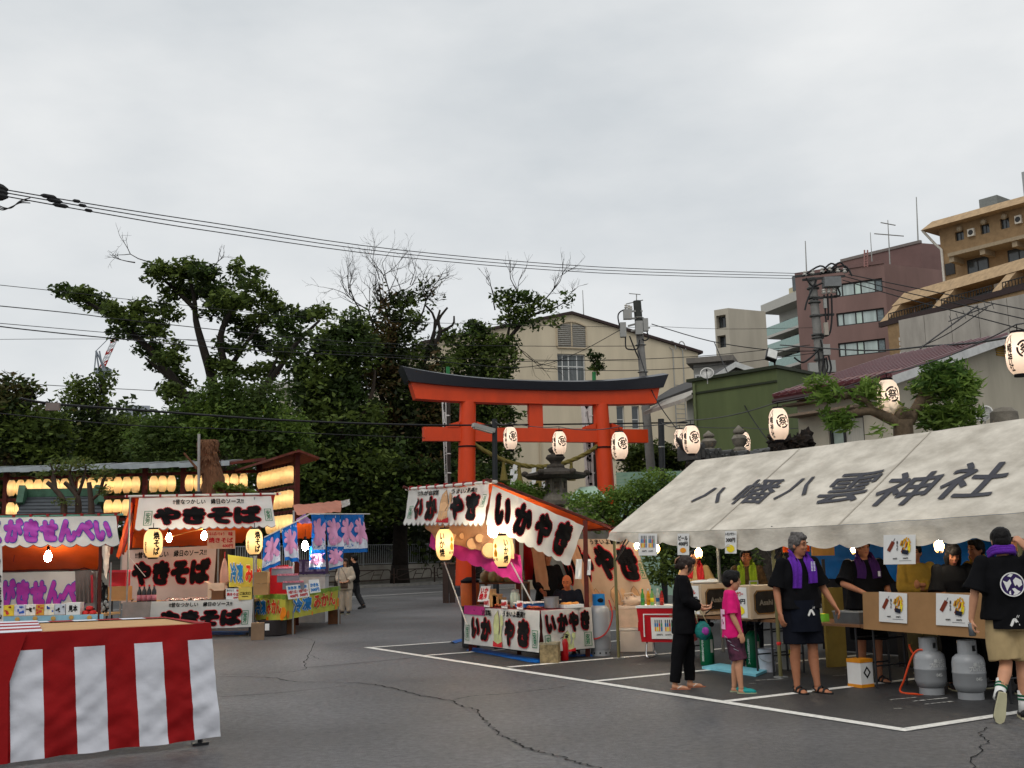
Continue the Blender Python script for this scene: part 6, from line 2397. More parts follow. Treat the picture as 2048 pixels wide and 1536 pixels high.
for k in range(7):
 u0=232+k*5
 tl,tr=at(262+k*2,1004+k*2,Y2_+.2+k*.3),at(266+k*2,1006+k*2,Y2_+.3+k*.3)
 br,bl_=at(u0+6,1118 - k*4,Y2_+.2+k*.3),at(u0,1112 - k*3,Y2_+.1+k*.3)
 S=sheet(tl,tr,br,bl_,wr=.05,seed=40+k)
 cloth('side_strip',S,[M_orange_t,M_red_t,M_redwood][k%3],s2,4,8)
S=sheet(q3(118,655,Yb2),q3(992,608,Yb2),q3(960,1130,Yb2),q3(100,1150,Yb2),wr=.035,seed=44,side=(0,-1,0))
bk=cloth('back_banner',S,mat('banner_back_pinkish',C(206,182,172),rough=.8,var=.05,trans=.2),s2,30,10)
big_text(bk,S,[('やきそば',(.10,.30,.96,.80))])
small_text(bk,S,[('!!昔なつかしい　縁日のソース!!',(.14,.83,.90,.95))],bold=.03)
maker_mark(bk,S,(.02,.30,.085,.55))
for (x,y0,Y_) in ((170,700,Y2_),(1340,660,Y2_),(110,640,Yb2),(1010,600,Yb2)):
 p=q3(x,y0,Y_)
 rodp('post',s2,[Vector((p.x,p.y,0)),Vector((p.x,p.y,q3(x,160,Y_).z if Y_==Y2_ else p.z))],.02,M_galv)
rodp('guy_rope',s2,[q3(190,730),q3(330,900,Y2_ - .2)],.008,M_pole_w,5)
rodp('lamp_wire',s2,[q3(480,560,Y2_+.5),q3(700,490,Y2_+.5),q3(880,450,Y2_+.5)],.008,M_brassy,4)
bulb('left bulb under the noodle stall canopy',q3(550,535,Y2_+.5),.20)
bulb('right bulb under the noodle stall canopy beside the price sign',q3(875,515,Y2_+.5),.20)
for (x0,x1,lab) in ((322,490,'left noodle stall lantern with black brush lettering'),(1270,1420,'right noodle stall lantern beside the ice flags')):
 tp=q3((x0+x1)/2,445,Y2_ - .25)
 w=(x1 - x0)*.2148/F_PX*Y2_
 lantern(lab,tp,w,w*1.68,-math.atan2(tp.x,tp.y)*.3+.1,left=('安\n芳',R(-42),-.44,-.80,w*.15),right=('焼\nそ\nば',R(28),-.12,-.88,w*.36,.05),power=3.0,col=(1,.88,.68),group='noodle stall lanterns',paper=M_paper_w)
o,S=card('price_board',[q3(905,470,Y2_+.45),q3(1165,470,Y2_+.45),q3(1165,640,Y2_+.45),q3(905,640,Y2_+.45)],mat('board_pink',C(214,176,150)),s2)
small_text(o,S,[('焼きそば',(.05,.32,.93,.62)),('600円',(.55,.06,.93,.26)),('はんばいちゅう',(.08,.72,.62,.92)),('味',(.76,.70,.93,.93))],M_redtxt,off=.006,bold=.04)
p0,p1=q3(120,1150),q3(1335,1112)
zc2=p1.z
f=Facade(p0,p1)
mb=MB()
f.box(mb,0,f.len,zc2 - .05,zc2,-1.1,-.01)
mb.build('counter_top',M_wood,s2)
zbot=q3(1325,1365).z
S=sheet(f.pt(.62,zc2+.01,.03),f.pt(f.len,zc2+.01,.03),f.pt(f.len - .02,zbot,.06),f.pt(.6,zbot - .03,.06),wr=.03,seed=55,side=(0,-1,0))
cb=cloth('counter_banner',S,M_canvas_w,s2,36,8)
big_text(cb,S,[('やきそば',(.08,.05,.91,.70))])
small_text(cb,S,[('!!昔なつかしい　縁日のソース!!',(.18,.78,.80,.94))],bold=.03)
maker_mark(cb,S,(.90,.10,.965,.60))
S=sheet(f.pt(0,zc2+.01,.02),f.pt(.62,zc2+.01,.025),f.pt(.6,.12,.04),f.pt(0,.12,.03),wr=.02,seed=57,side=(0,-1,0))
cloth('grey_skirt',S,mat('grey_skirt',C(150,140,134)),s2,8,6)
for a in (.08,f.len - .1):
 mb=MB()
 mb.bar(f.pt(a,0,-.15),f.pt(a,zc2 - .05,-.15),.05)
 mb.bar(f.pt(a,0,-1.0),f.pt(a,zc2 - .05,-1.0),.05)
 mb.build('counter_leg',M_leg,s2)
S=sheet(f.pt(.8,zc2+.03,-.55),f.pt(2.3,zc2+.05,-.55),f.pt(2.3,zc2+.02,-.05),f.pt(.8,zc2+.02,-.05),wr=.07,wfreq=8,seed=60,side=(0,0,1))
cloth('foil_sheet',S,mat('foil',C(214,205,200),rough=.25,metal=.7,bump=.8,bscale=20),s2,30,14)
M_soy=mat('sauce_glass',(0.012,0.008,0.010),rough=.15,spec=.6)
M_pinkl=mat('pink_label',C(200,120,130),rough=.5)
for k in range(4):
 x=262+k*46
 p=q3(x,1140,Y2_ - .02)
 base=Vector((p.x,p.y+.06,zc2))
 t=thing('sauce_bottle',base,'dark sauce bottle with pink label, '+['first','second','third','fourth'][k]+' from the left on the noodle counter','bottle','sauce bottles on the noodle counter')
 mb=MB()
 mb.lathe([(.045,0),(.05,.01),(.05,.2),(.045,.24),(.02,.29),(.018,.33)],14,base)
 mb.build('body',M_soy,t,smooth=True)
 mb=MB()
 mb.lathe([(.0515,.03),(.0515,.15)],14,base)
 mb.build('label',M_pinkl,t,smooth='all')
 mb=MB()
 mb.lathe([(.022,.33),(.022,.365),(.01,.37)],10,base)
 mb.build('cap',M_redpk,t,smooth=True)
def boxthing(name,label,c,size,m,cat='box',rz=0.0,lid=None,group=None,flaps=False):
 c=Vector(c)
 t=thing(name,c,label,cat,group)
 mb=MB()
 mb.box(c+Vector((0,0,size[2]/2)),size,rz)
 mb.build('body',m,t)
 if lid:
  mb=MB()
  mb.box(c+Vector((0,0,size[2]+lid[1]/2+.001)),(size[0]*1.04,size[1]*1.04,lid[1]),rz)
  mb.build('lid',lid[0],t)
 elif flaps:
  mb=MB()
  M_=Matrix.Rotation(rz,3,'Z')
  for sx in (-1,1):
   e=c+M_ @ Vector((sx*size[0]/2,0,size[2]))
   d=M_ @ Vector((sx*size[0]*.22,0,.04))
   yv=M_ @ Vector((0,size[1]/2,0))
   mb.hexa([e - yv,e - yv+d,e+yv+d,e+yv,e - yv+Vector((0,0,.006)),e - yv+d+Vector((0,0,.006)),e+yv+d+Vector((0,0,.006)),e+yv+Vector((0,0,.006))])
  mb.build('flaps',m,t)
 else:
  mb=MB()
  mb.box(c+Vector((0,0,size[2]+.001)),(size[0]*.16,size[1]*.98,.003),rz)
  mb.build('tape',mat('tape_tan',C(190,160,110),rough=.3),t)
 return t
p=q3(1000,1085,Y2_+.35)
boxthing('cream_carton','cream carton standing at the back of the noodle counter',(p.x,p.y,zc2),(.36,.25,.36),mat('carton_cream',C(222,190,160)),flaps=True)
p=q3(1010,1100,Y2_+.12)
boxthing('brown_basket','small brown box before the cream carton',(p.x,p.y,zc2),(.26,.18,.2),M_cardb_d,flaps=True)
o,S=card('price_card',[q3(1080,1010,Y2_ - .02),q3(1205,1010,Y2_ - .02),q3(1205,1112,Y2_ - .02),q3(1080,1112,Y2_ - .02)],M_whitep,None,label='white price card with red lettering on the noodle counter',cat='price card')
small_text(o,S,[('焼きそば',(.06,.32,.95,.62)),('600円',(.55,.06,.95,.26)),('味',(.78,.70,.95,.93))],M_redtxt,off=.006,bold=.04)
small_text(o,S,[('あげたて',(.06,.72,.60,.92))],M_blk,off=.006)
p=q3(1268,1108,Y2_+.05)
t=boxthing('order_box','yellow order box lettered in black at the right end of the noodle counter',(p.x,p.y,zc2),(.285,.2,.26),mat('yellow_card',C(214,190,90)),flaps=True)
S=sheet((p.x - .14,p.y - .102,zc2+.22),(p.x+.14,p.y - .102,zc2+.22),(p.x+.14,p.y - .102,zc2+.02),(p.x - .14,p.y - .102,zc2+.02),side=(0,-1,0))
small_text(t,S,[('ご注文口',(.08,.42,.92,.74)),('──────',(.25,.22,.75,.28))],off=.004,bold=.03)
c=q3(1065,850,Y2_+.4)
t=thing('hanging_bag',c,'pale plastic bag hanging by the noodle stall post','bag')
mb=MB()
mb.lathe([(.02,.28),(.05,.2),(.09,0),(.10,-.2),(.07,-.3),(.01,-.32)],12,c)
mb.build('bag_body',mat('bag_pink',C(214,170,150),rough=.3,trans=.4),t,smooth='all')
mb=MB()
mb.tube([c+Vector((0,0,.28)),c+Vector((0,.02,.42))],.01,5)
mb.build('strap',M_redpk,t)
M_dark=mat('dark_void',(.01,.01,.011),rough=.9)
p=atz(455,1270)
mb=MB()
n=14
for i in range(n):
 a0,a1=i/n,(i+1)/n
 A0,A1=lerp(atz(260,1272),atz(490,1270),a0),lerp(atz(260,1272),atz(490,1270),a1)
 h0,h1=.04+.03*noise.noise(Vector((i*.9,0,0))),.04+.03*noise.noise(Vector(((i+1)*.9,0,0)))
 mb.quad(A0+Vector((0,0,.008)),A1+Vector((0,0,.008)),A1+Vector((0,.12,h1)),A0+Vector((0,.12,h0)))
 mb.quad(A0+Vector((0,.12,h0)),A1+Vector((0,.12,h1)),A1+Vector((0,1.2,.01)),A0+Vector((0,1.2,.01)))
mb.build('ground_sheet',M_bluetarp,None,label='blue tarpaulin spread under the noodle counter',cat='tarpaulin',origin=p)
p=at(240,1180,Y2_+.6)
boxthing('fruit_carton','brown fruit carton stacked between the two left stalls',(p.x,p.y,p.z - .2),(.42,.35,.28),M_cardb)
p2=(p.x,p.y,0)
t=thing('folding_stand',p2,'dark folding stand carrying the cartons between the two left stalls','stand')
mb=MB()
for sx in (-.22,.22):
 for sy in (-.15,.15):
  mb.bar((p.x+sx,p.y+sy,0),(p.x+sx,p.y+sy,p.z - .23),.03)
mb.build('frame',M_leg,t)
mb=MB()
mb.box((p.x,p.y,p.z - .215),(.5,.4,.025))
mb.build('board',M_wood,t)
p=at(240,1142,Y2_+.7)
boxthing('red_crate','red plastic crate on top of the fruit carton',(p.x,p.y,at(240,1180,Y2_+.6).z+.085),(.36,.3,.3),mat('crate_red',C(176,26,40),rough=.45),lid=(mat('crate_pink',C(214,70,90)),.05))
# ================================================================== frozen mandarin stall
z4_=lambda x,y: (480+.2019*x,980+.2019*y)
q4=lambda x,y,Y_: at(*z4_(x,y),Y_)
cor,rt_,lf_=at(571,1200,23.4),at(680,1200,27.2),at(508,1200,24.3)
for p in (cor,rt_,lf_):
 p.z=0
sb=cor
s3=thing('mandarin_stall',Vector((cor.x,cor.y,0)),'frozen mandarin stall with yellow banners and blue ice flags','market stall')
M_yel=mat('yellow_banner',C(214,190,70),rough=.7,var=.2,scale=3,col2=C(170,180,70))
M_grn=mat('banner_green',C(120,150,50),rough=.7,var=.3,scale=6)
M_cyan=mat('lettering_cyan',C(16,120,190),rough=.6)
M_ored=mat('lettering_orange_red',C(206,44,20),rough=.6)
M_orange=mat('orange_fruit',C(232,130,24),rough=.5)
zcT=at(571,1189,cor.y).z
zcB=at(571,1240,cor.y).z
def mandarin_banner(tl,tr,br,bl,nm,rr,seed):
 S=sheet(tl,tr,br,bl,wr=.025,seed=seed,side=Vector((0,CAM_H*0,0)) - (tl+br)/2)
 o=cloth(nm,S,M_yel,s3,20,6)
 mb=MB()
 for i in range(16):
  a0,a1=i/16,(i+1)/16
  h0,h1=.82+.06*noise.noise(Vector((i*.7,seed,0))),.82+.06*noise.noise(Vector(((i+1)*.7,seed,0)))
  mb.quad(S(a0,h0,.008),S(a1,h1,.008),S(a1,1,.008),S(a0,1,.008))
 mb.build('green_border',M_grn,o)
 a0,a1=rr
 am=lerp(a0,a1,.42)
 big_text(o,S,[('冷凍',(a0,.18,am,.80))],M_whitep,M_cyan,b0=.045,b1=.085)
 big_text(o,S,[('みかん',(am+.02,.2,a1,.82))],M_yel and mat('edge_cream',C(240,225,150)),M_ored,b0=.045,b1=.085)
 for (a,b,r) in ((.03,.2,.09),(.95,.30,.11),(.9,.12,.07),(.45,.05,.05)):
  mb=MB()
  c=S(a,b,.004)
  e1,e2=(S(a+.05,b,.004) - c).normalized(),Vector((0,0,1))
  n=12
  r_=r
  mb.add([c+(e1*math.cos(6.283*k/n)+e2*math.sin(6.283*k/n))*r_+(c - S(a,b,0)) for k in range(n)],[tuple(range(n))])
  mb.build('printed_orange',M_orange,o)
 return o
up3=Vector((0,0,1))
wv=lambda p,z: Vector((p.x,p.y,z))
mandarin_banner(wv(lf_,zcT+.02),wv(cor,zcT),wv(cor,zcB),wv(lf_,zcB - .04),'side_banner',(.06,.9),3)
mandarin_banner(wv(cor,zcT),wv(rt_,zcT+.06),wv(rt_,zcB+.04),wv(cor,zcB),'front_banner',(.10,.90),7)
back=rt_+(lf_ - cor)*1.6
mb=MB()
P=[wv(lf_,0),wv(cor,0),wv(rt_,0),wv(back,0)]
ins=[lerp(p,(P[0]+P[1]+P[2]+P[3])/4,.03) for p in P]
mb.hexa([p+up3*(zcT - .05) for p in ins]+[p+up3*(zcT - .01) for p in ins])
mb.build('counter_top',M_wood,s3)
zR3=q4(700,245,cor.y+.6).z
for p in (lerp(lf_,cor,.05),lerp(cor,rt_,.12),lerp(cor,rt_,.97),back):
 rodp('post',s3,[wv(p,0),wv(p,zR3+.1)],.022,M_galv)
S=sheet(q4(520,150,cor.y+2.2),q4(1010,105,rt_.y+2.5),q4(1000,215,rt_.y+.8),q4(560,245,cor.y+.5),wr=.05,seed=13)
cloth('roof_tarp',S,mat('salmon_tarp',C(196,128,104),rough=.6,var=.1,trans=.2),s3,20,8)
S=sheet(q4(550,330,cor.y+.6),q4(720,330,cor.y+.9),q4(715,470,cor.y+1.6),q4(560,490,cor.y+1.6),wr=.06,seed=14)
cloth('inner_canopy',S,M_orange_t,s3,10,8)
S=sheet(q4(555,300,cor.y+.1),q4(640,232,cor.y+.2),q4(720,330,cor.y+.3),q4(600,335,cor.y+.2),wr=.05,seed=15)
cloth('lilac_cloth',S,mat('lilac_cloth',C(186,140,180),rough=.7,trans=.3),s3,8,6)
S=sheet(q4(1000,110,rt_.y+.8),q4(1085,90,rt_.y+.8),q4(1090,150,rt_.y+.8),q4(1010,175,rt_.y+.8),wr=.1,seed=16)
cloth('plastic_bag',S,mat('bag_clear',C(214,214,210),rough=.2,trans=.4),s3,6,6)
M_ice=mat('flag_blue',C(14,104,186),rough=.7,var=.1,trans=.2)
M_icep=mat('flag_pink',C(228,160,196),rough=.7,var=.06)
M_icew=mat('flag_white',C(216,218,226),rough=.7)
pole_a,pole_b=q4(240,470,cor.y - .5),q4(560,312,cor.y - .1)
rodp('flag_pole',s3,[pole_a,pole_b,q4(690,238,cor.y)],.014,M_pole_w)
rodp('flag_pole',s3,[q4(690,238,cor.y),q4(1285,238,rt_.y - .2)],.014,M_pole_w)
def ice_flag(tl,tr,br,bl,seed,label):
 t=thing('ice_flag',tl,label,'flag','blue ice flags on the mandarin stall')
 S=sheet(tl,tr,br,bl,wr=.05,wfreq=2,seed=seed,side=-(tl+br)/2,folds=.05,nfold=1.5)
 o=cloth('flag_cloth',S,M_ice,t,14,16)
 mb=MB()
 V,Fc=[],[]
 n=20
 for i in range(n):
  a0,a1=i/n,(i+1)/n
  h0,h1=.36+.05*math.sin(i*2.1+seed),.36+.05*math.sin((i+1)*2.1+seed)
  mb.quad(S(a0,.10,.012),S(a1,.10,.012),S(a1,h1,.012),S(a0,h0,.012))
 mb.build('white_foam',M_icew,o)
 mb=MB()
 for k in range(26):
  a,b=rnd.uniform(.03,.95),rnd.uniform(.12,.34)
  mb.quad(S(a,b,.016),S(a+.045,b+.005,.016),S(a+.05,b+.03,.016),S(a+.005,b+.025,.016))
 for k in range(9):
  a,b=(k+.3)/9,rnd.uniform(.72,.92)
  mb.quad(S(a,b,.016),S(a+.03,b+.01,.016),S(a+.02,b+.08,.016),S(a - .01,b+.04,.016))
 mb.build('splashes',M_ice if seed%2 else M_icew,o)
 mb=MB()
 put_text(mb,'氷',S,(.04,.20,.96,.90),off=.02,bold=.085,maxlen=.2)
 mb.build('lettering',M_icep,o)
 return t
for k in range(4):
 t0,t1=k/4,(k+.985)/4
 A,B=q4(705,245,cor.y),q4(1232,240,rt_.y - .2)
 Cb,Db=q4(712,632,cor.y - .05),q4(1268,615,rt_.y - .3)
 ice_flag(lerp(A,B,t0),lerp(A,B,t1),lerp(Cb,Db,t1),lerp(Cb,Db,t0),3+k,['first ice flag from the left on the front pole','second ice flag from the left on the front pole','third ice flag from the left on the front pole','last ice flag at the right end of the front pole'][k])
A,B,Cb,Db=q4(236,475,cor.y - .5),q4(556,316,cor.y - .1),q4(218,805,cor.y - .7),q4(590,720,cor.y - .2)
ice_flag(A,lerp(A,B,.5),lerp(Cb,Db,.48)+up3*.05,Cb,11,'wind-blown ice flag beside the right noodle lantern')
ice_flag(lerp(A,B,.54),B,Db,lerp(Cb,Db,.62)+up3*.12,12,'twisted ice flag nearest the stall bulb')
ice_flag(q4(690,560,cor.y+.5),q4(850,560,cor.y+.6),q4(850,780,cor.y+.6),q4(680,790,cor.y+.5),13,'inner ice flag hanging lower behind the front row')
ice_flag(q4(860,560,cor.y+.7),q4(1030,560,cor.y+.9),q4(1020,760,cor.y+.9),q4(880,800,cor.y+.7),14,'second inner ice flag curling behind the front row')
bulb('white bulb between the ice flags',q4(645,550,cor.y+.3),.22,warm=False)
S=sheet(q4(290,760,cor.y+.9),q4(480,740,cor.y+.9),q4(480,1030,cor.y+.9),q4(290,1030,cor.y+.9),side=(0,-1,0))
cloth('red_panel',S,mat('panel_red',C(170,16,26)),s3,4,4)
S=sheet(q4(-120,640,cor.y+1.6),q4(240,690,cor.y+1.6),q4(240,960,cor.y+1.6),q4(-110,960,cor.y+1.6),wr=.03,side=(0,-1,0))
yb=cloth('back_banner',S,M_yel,s3,12,6)
big_text(yb,S,[('冷凍',(.05,.10,.42,.80))],M_whitep,M_cyan,b0=.045,b1=.085)
big_text(yb,S,[('みか',(.46,.10,.95,.80))],mat('edge_cream',C(240,225,150)),M_ored,b0=.045,b1=.085)
pz0=zcT
p=q4(215,1000,cor.y+.25)
boxthing('tall_carton','brown carton on the mandarin counter beside the noodle stall',(p.x,p.y,pz0),(.30,.25,.24),M_cardb)
boxthing('tall_carton','second brown carton stacked on the first at the mandarin stall',(p.x,p.y+.01,pz0+.245),(.29,.25,.24),M_cardb)
p=q4(700,960,cor.y+5.0)
boxthing('chest_freezer','white chest freezer inside the mandarin stall',(p.x,p.y,0),(.85,.55,pz0+.28),mat('freezer_white',C(190,190,190),rough=.4),cat='freezer',lid=(mat('freezer_lid',C(150,150,155)),.05))
p=q4(700,830,cor.y+5.0)
t=thing('syrup_cooler',(p.x,p.y,pz0+.34),'dark purple cooler on the white freezer','cooler')
mb=MB()
mb.box((p.x,p.y,pz0+.34+.2),(.85,.4,.38))
mb.build('case',mat('cooler_purple',C(54,36,84),rough=.4,var=.3),t)
mb=MB()
for k in range(3):
 mb.box((p.x - .3+k*.3,p.y - .21,pz0+.55),(.22,.02,.26))
mb.build('label_panels',mat('label_mix',C(120,110,140),var=.6,scale=20),t)
for k in range(3):
 x0,y0=350+k*55,770+k*70
 c=q4(x0+70,y0+40,cor.y+.45 - k*.12)
 t=thing('price_shelf',c,['topmost','middle','lowest'][k]+' of three grey price shelves with pink tags at the mandarin stall','shelf','price shelves at the mandarin stall')
 mb=MB()
 mb.box(c,(.46,.08,.14))
 mb.build('tray',mat('tray_grey',C(130,130,134)),t)
 mb=MB()
 mb.box(c+Vector((0,-.02,.09)),(.44,.06,.04))
 mb.build('pink_tags',mat('tags_pink',C(220,130,140),var=.5,scale=30),t)
o,S=card('price_sheet',[q4(455,950,cor.y - .05),q4(670,925,cor.y+.3),q4(690,1055,cor.y+.3),q4(480,1085,cor.y - .05)],M_whitep,None,label='white price sheet tied to the mandarin stall corner',cat='price sheet')
small_text(o,S,[('大盛り1ぱい',(.05,.38,.48,.62)),('大盛り1ぱい',(.52,.38,.95,.62)),('400円',(.08,.08,.46,.32)),('500円',(.55,.08,.92,.32))],M_redtxt,off=.006,bold=.05)
small_text(o,S,[('氷氷氷',(.05,.68,.48,.94)),('氷氷氷',(.52,.68,.95,.94))],M_cyan,off=.006,bold=.05)
o,S=card('price_sheet',[q4(680,890,cor.y+.35),q4(780,885,cor.y+.5),q4(800,1010,cor.y+.5),q4(692,1025,cor.y+.35)],M_whitep,None,label='smaller price sheet to the right of the first',cat='price sheet')
small_text(o,S,[('かき氷',(.1,.45,.9,.75)),('300円',(.1,.1,.9,.38))],M_cyan,off=.006,bold=.05)
for (u,v,w_,h_,m_,lab,nm) in ((513,1280,.26,.34,mat('cardboard_dull',C(128,104,82),rough=.9),'pale carton on the ground at the noodle stall corner','ground_carton'),(573,1268,.34,.30,M_cardb_d,'brown carton propping the corner of the mandarin stall','ground_carton'),(667,1248,.30,.34,M_cardb_d,'brown carton propping the right end of the mandarin stall','ground_carton')):
 p=atz(u,v)
 boxthing(nm,lab,(p.x,p.y+.1,0),(w_,.28,h_),m_,flaps=False,rz=.2)
p=atz(542,1272)
t=thing('round_stockpot',(p.x,p.y+.15,0),'dark round pot on the ground below the yellow side banner','pot')
mb=MB()
mb.lathe([(.26,0),(.3,.02),(.3,.32),(.28,.34),(.26,.3)],20,(p.x,p.y+.15,0))
mb.build('body',mat('pot_dark',C(36,30,30),rough=.5),t,smooth=True)
mb=MB()
mb.box((p.x - .05,p.y - .155,.2),(.09,.01,.14))
mb.build('label',M_whitep,t)
# ================================================================== squid stall
PC,PL_,PR_=at(1080,1200,16.35),at(931,1200,18.65),at(1180,1200,17.2)
for p in (PC,PL_,PR_):
 p.z=0
s4=thing('squid_stall',PC,'grilled squid stall with big black lettering and a sloping canopy','market stall')
Hn,Hf=at(985,964,16.25),at(818,978,18.95)
Ln=at(1224,1057,17.55)
Lf_=Ln+(Hf - Hn)
Lf_.z=Ln.z+.02
S=sheet(Hf,Hn,Ln,Lf_,wr=.03,seed=71)
nr4=((Hn - Hf).cross(Ln - Hn)).normalized()
if nr4.z<0:
 nr4=-nr4
cloth('roof_tarp',sheet(Hf+nr4*.02,Hn+nr4*.02,Ln+nr4*.02,Lf_+nr4*.02,wr=.03,seed=71),mat('pink_tarp',C(176,150,140),rough=.7,var=.1),s4,20,12)
cloth('inner_canopy',S,M_orange_t,s4,20,12)
for (a,b,nm) in ((Hf,Hn,'top_pole'),(Hn,Ln,'edge_beam'),(Hf,Lf_,'edge_beam'),(Ln,Lf_,'low_beam')):
 e=(b - a).normalized()*.12
 rodp(nm,s4,[a - e,b+e],.025,M_redwood if nm=='edge_beam' else (M_pole_w if nm=='top_pole' else M_redwood))
for k in range(9):
 a=lerp(Hf,Hn,(k+.3)/9)
 mb=MB()
 mb.box(a+Vector((0,0,.01)),(.05,.06,.07),.8)
 mb.build('clip',mat('clip_red',C(150,40,40)),s4)
BLf,BRf=at(808,1046,18.9),at(968,1046,16.2)
S=sheet(Hf - Vector((0,0,.03)),Hn - Vector((0,0,.03))+(Hf - Hn).normalized()*.08,BRf,BLf,wr=.05,wfreq=3,seed=72,side=(-.8,-.6,0))
bn=cloth('front_banner',S,M_canvas_w,s4,36,10,scal=(17,.09),edge=(mat('hem_grey',C(110,108,108)),.02))
big_text(bn,S,[('い',(.13,.08,.26,.76)),('か',(.28,.06,.43,.80)),('や',(.60,.06,.75,.80)),('き',(.77,.04,.93,.82))])
small_text(bn,S,[('!!たれが自家製',(.14,.80,.42,.95)),('うまいよ最高!!',(.58,.80,.88,.95))],bold=.03)
maker_mark(bn,S,(.045,.14,.10,.52))
maker_mark(bn,S,(.945,.40,.985,.74))
M_squid=mat('squid_tan',C(206,160,116),rough=.7)
M_squid_g=mat('squid_green',C(190,196,140),rough=.7)
M_squid_o=mat('squid_outline',C(120,84,60),rough=.7)
def squid(par,S,cx,cy,w,h,m,off=.012,red=True):
 def poly(pts,mm,o,nm):
  mb=MB()
  c=(sum(p[0] for p in pts)/len(pts),sum(p[1] for p in pts)/len(pts))
  P=[S(cx+c[0]*w,cy+c[1]*h,o)]+[S(cx+x*w,cy+y*h,o) for x,y in pts]
  n=len(pts)
  mb.add(P,[(0,i+1,(i+1)%n+1) for i in range(n)])
  return mb.build(nm,mm,par)
 body=[(-.28,-.15),(-.34,.1),(-.24,.34),(-.02,.5),(.12,.3),(.14,.05),(.08,-.15)]
 poly([(x*1.12,y*1.04) for x,y in body],M_squid_o,off,'squid_edge')
 poly(body,m,off+.004,'squid_mantle')
 arm=[(.18,-.15),(.26,.10),(.22,.3),(.32,.42),(.46,.34),(.44,.12),(.40,.08),(.38,.26),(.32,.3),(.34,.1),(.30,-.15)]
 poly(arm,m,off+.004,'squid_arm')
 for k in range(5):
  x=-.3+k*.13
  poly([(x,-.15),(x+.09,-.15),(x+.13,-.4),(x+.06,-.46),(x - .02,-.38)],m,off+.005+.0006*k,'squid_arm')
 if red:
  poly([(-.36,-.34),(-.1,-.42),(.2,-.42),(.42,-.34),(.4,-.5),(-.34,-.5)],M_redtxt,off+.010,'red_saucer')
squid(bn,S,.515,.47,.17,.92,M_squid)
TR4,BR4=at(1168,1052,17.05),at(1140,1130,16.95)
BL4=at(972,1048,16.15)
S=sheet(Hn - Vector((0,0,.05)),TR4,BR4,BL4,wr=.035,wfreq=3,seed=73,side=(0,-1,0))
bn=cloth('side_banner',S,M_canvas_w,s4,36,10,scal=(9,.05))
big_text(bn,S,[('い',(.05,.06,.235,.90)),('か',(.265,.06,.475,.93)),('や',(.50,.08,.695,.93)),('き',(.73,.06,.91,.96))])
M_beigec=mat('beige_curtain',C(206,158,120),rough=.8,var=.08,trans=.35)
S=sheet(at(842,1040,18.6),at(1020,1040,17.2),at(1030,1118,17.0),at(872,1080,18.4),wr=.05,seed=74)
ic=cloth('inner_curtain',S,M_beigec,s4,24,10)
S2=sheet(at(862,1066,18.5),at(1040,1110,17.1),at(1046,1165,17.0),at(858,1092,18.5),wr=.05,seed=75,side=(0,-1,0))
cloth('magenta_hem',S2,M_pinkfab,s4,24,6,scal=(7,.12))
for (a,b,r) in ((.28,.30,.07),(.50,.18,.09),(.72,.10,.12),(.62,.42,.07),(.86,.25,.1),(.40,.40,.05)):
 mb=MB()
 p=S(a,b,0)
 n_=Vector((0,-1,0))
 for (rr,mm,o) in ((r*1.15,M_squid_o,.025),(r,M_squid,.03)):
  mb=MB()
  mb.lathe([(rr,-o),(rr*.96,-o - .004),(.001,-o - .005)],14,p,M=Matrix.Rotation(math.pi/2,3,'X') @ Matrix.Scale(-1,3,Vector((0,0,1))))
  mb.build('printed_disc',mm,ic)
zroof=lambda p: Hn.z+(Ln.z - Hn.z)*max(0,min(1,((p - Hn).dot((Ln - Hn).normalized())/(Ln - Hn).length)))
for (u,Y_,vt) in ((1036,17.9,1075),(1172,17.2,1040),(948,19.2,1060)):
 p=at(u,1200,Y_)
 mb=MB()
 mb.bar(Vector((p.x,p.y,0)),at(u - 2,vt,Y_),.07)
 mb.build('post',M_redwood,s4)
rodp('guy_rope',s4,[at(888,1122,18.7),at(934,1250,18.4)],.012,M_pole_w,5)
rodp('guy_rope',s4,[at(1022,1125,16.6),at(1066,1208,16.5)],.012,M_pole_w,5)
zc4=at(1080,1221,PC.y).z
zb4=at(1080,1305,PC.y).z
mb=MB()
dn=(PR_ - PC).normalized()
dl=(PL_ - PC).normalized()
P=[PC,PR_,PR_+dl*.75,PC+dl*.75]
mb.hexa([wv(p,zc4 - .05) for p in P]+[wv(p,zc4 - .005) for p in P])
P=[PC+dl*.76,PC+dl*.76+dn*.75,PL_+dn*.75,PL_]
mb.hexa([wv(p,zc4 - .05) for p in P]+[wv(p,zc4 - .005) for p in P])
mb.build('counter_top',mat('counter_red',C(120,36,40),rough=.6),s4)
for p in (PC+(dn+dl)*.06,PR_+(dl - dn)*.06,PL_+(dn - dl)*.06,PL_+dn*.68 - dl*.06):
 mb=MB()
 mb.bar(wv(p,0),wv(p,zc4 - .05),.06)
 mb.build('counter_leg',M_redwood,s4)
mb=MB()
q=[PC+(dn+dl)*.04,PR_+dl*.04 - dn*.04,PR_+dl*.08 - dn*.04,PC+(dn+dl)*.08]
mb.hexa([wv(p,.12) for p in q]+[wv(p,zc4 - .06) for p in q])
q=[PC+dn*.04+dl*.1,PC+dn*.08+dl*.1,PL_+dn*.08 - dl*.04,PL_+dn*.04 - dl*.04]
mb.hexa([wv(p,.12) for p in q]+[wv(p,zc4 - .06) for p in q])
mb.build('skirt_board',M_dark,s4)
no=Vector((-dn.x,-dn.y,0))
S=sheet(wv(PL_,zc4 - .03)+no*.02,wv(PC,zc4)+no*.02,wv(PC,zb4)+no*.05,wv(PL_,zb4 - .02)+no*.05,wr=.02,seed=80,side=no)
cb=cloth('counter_banner',S,M_canvas_w,s4,30,8)
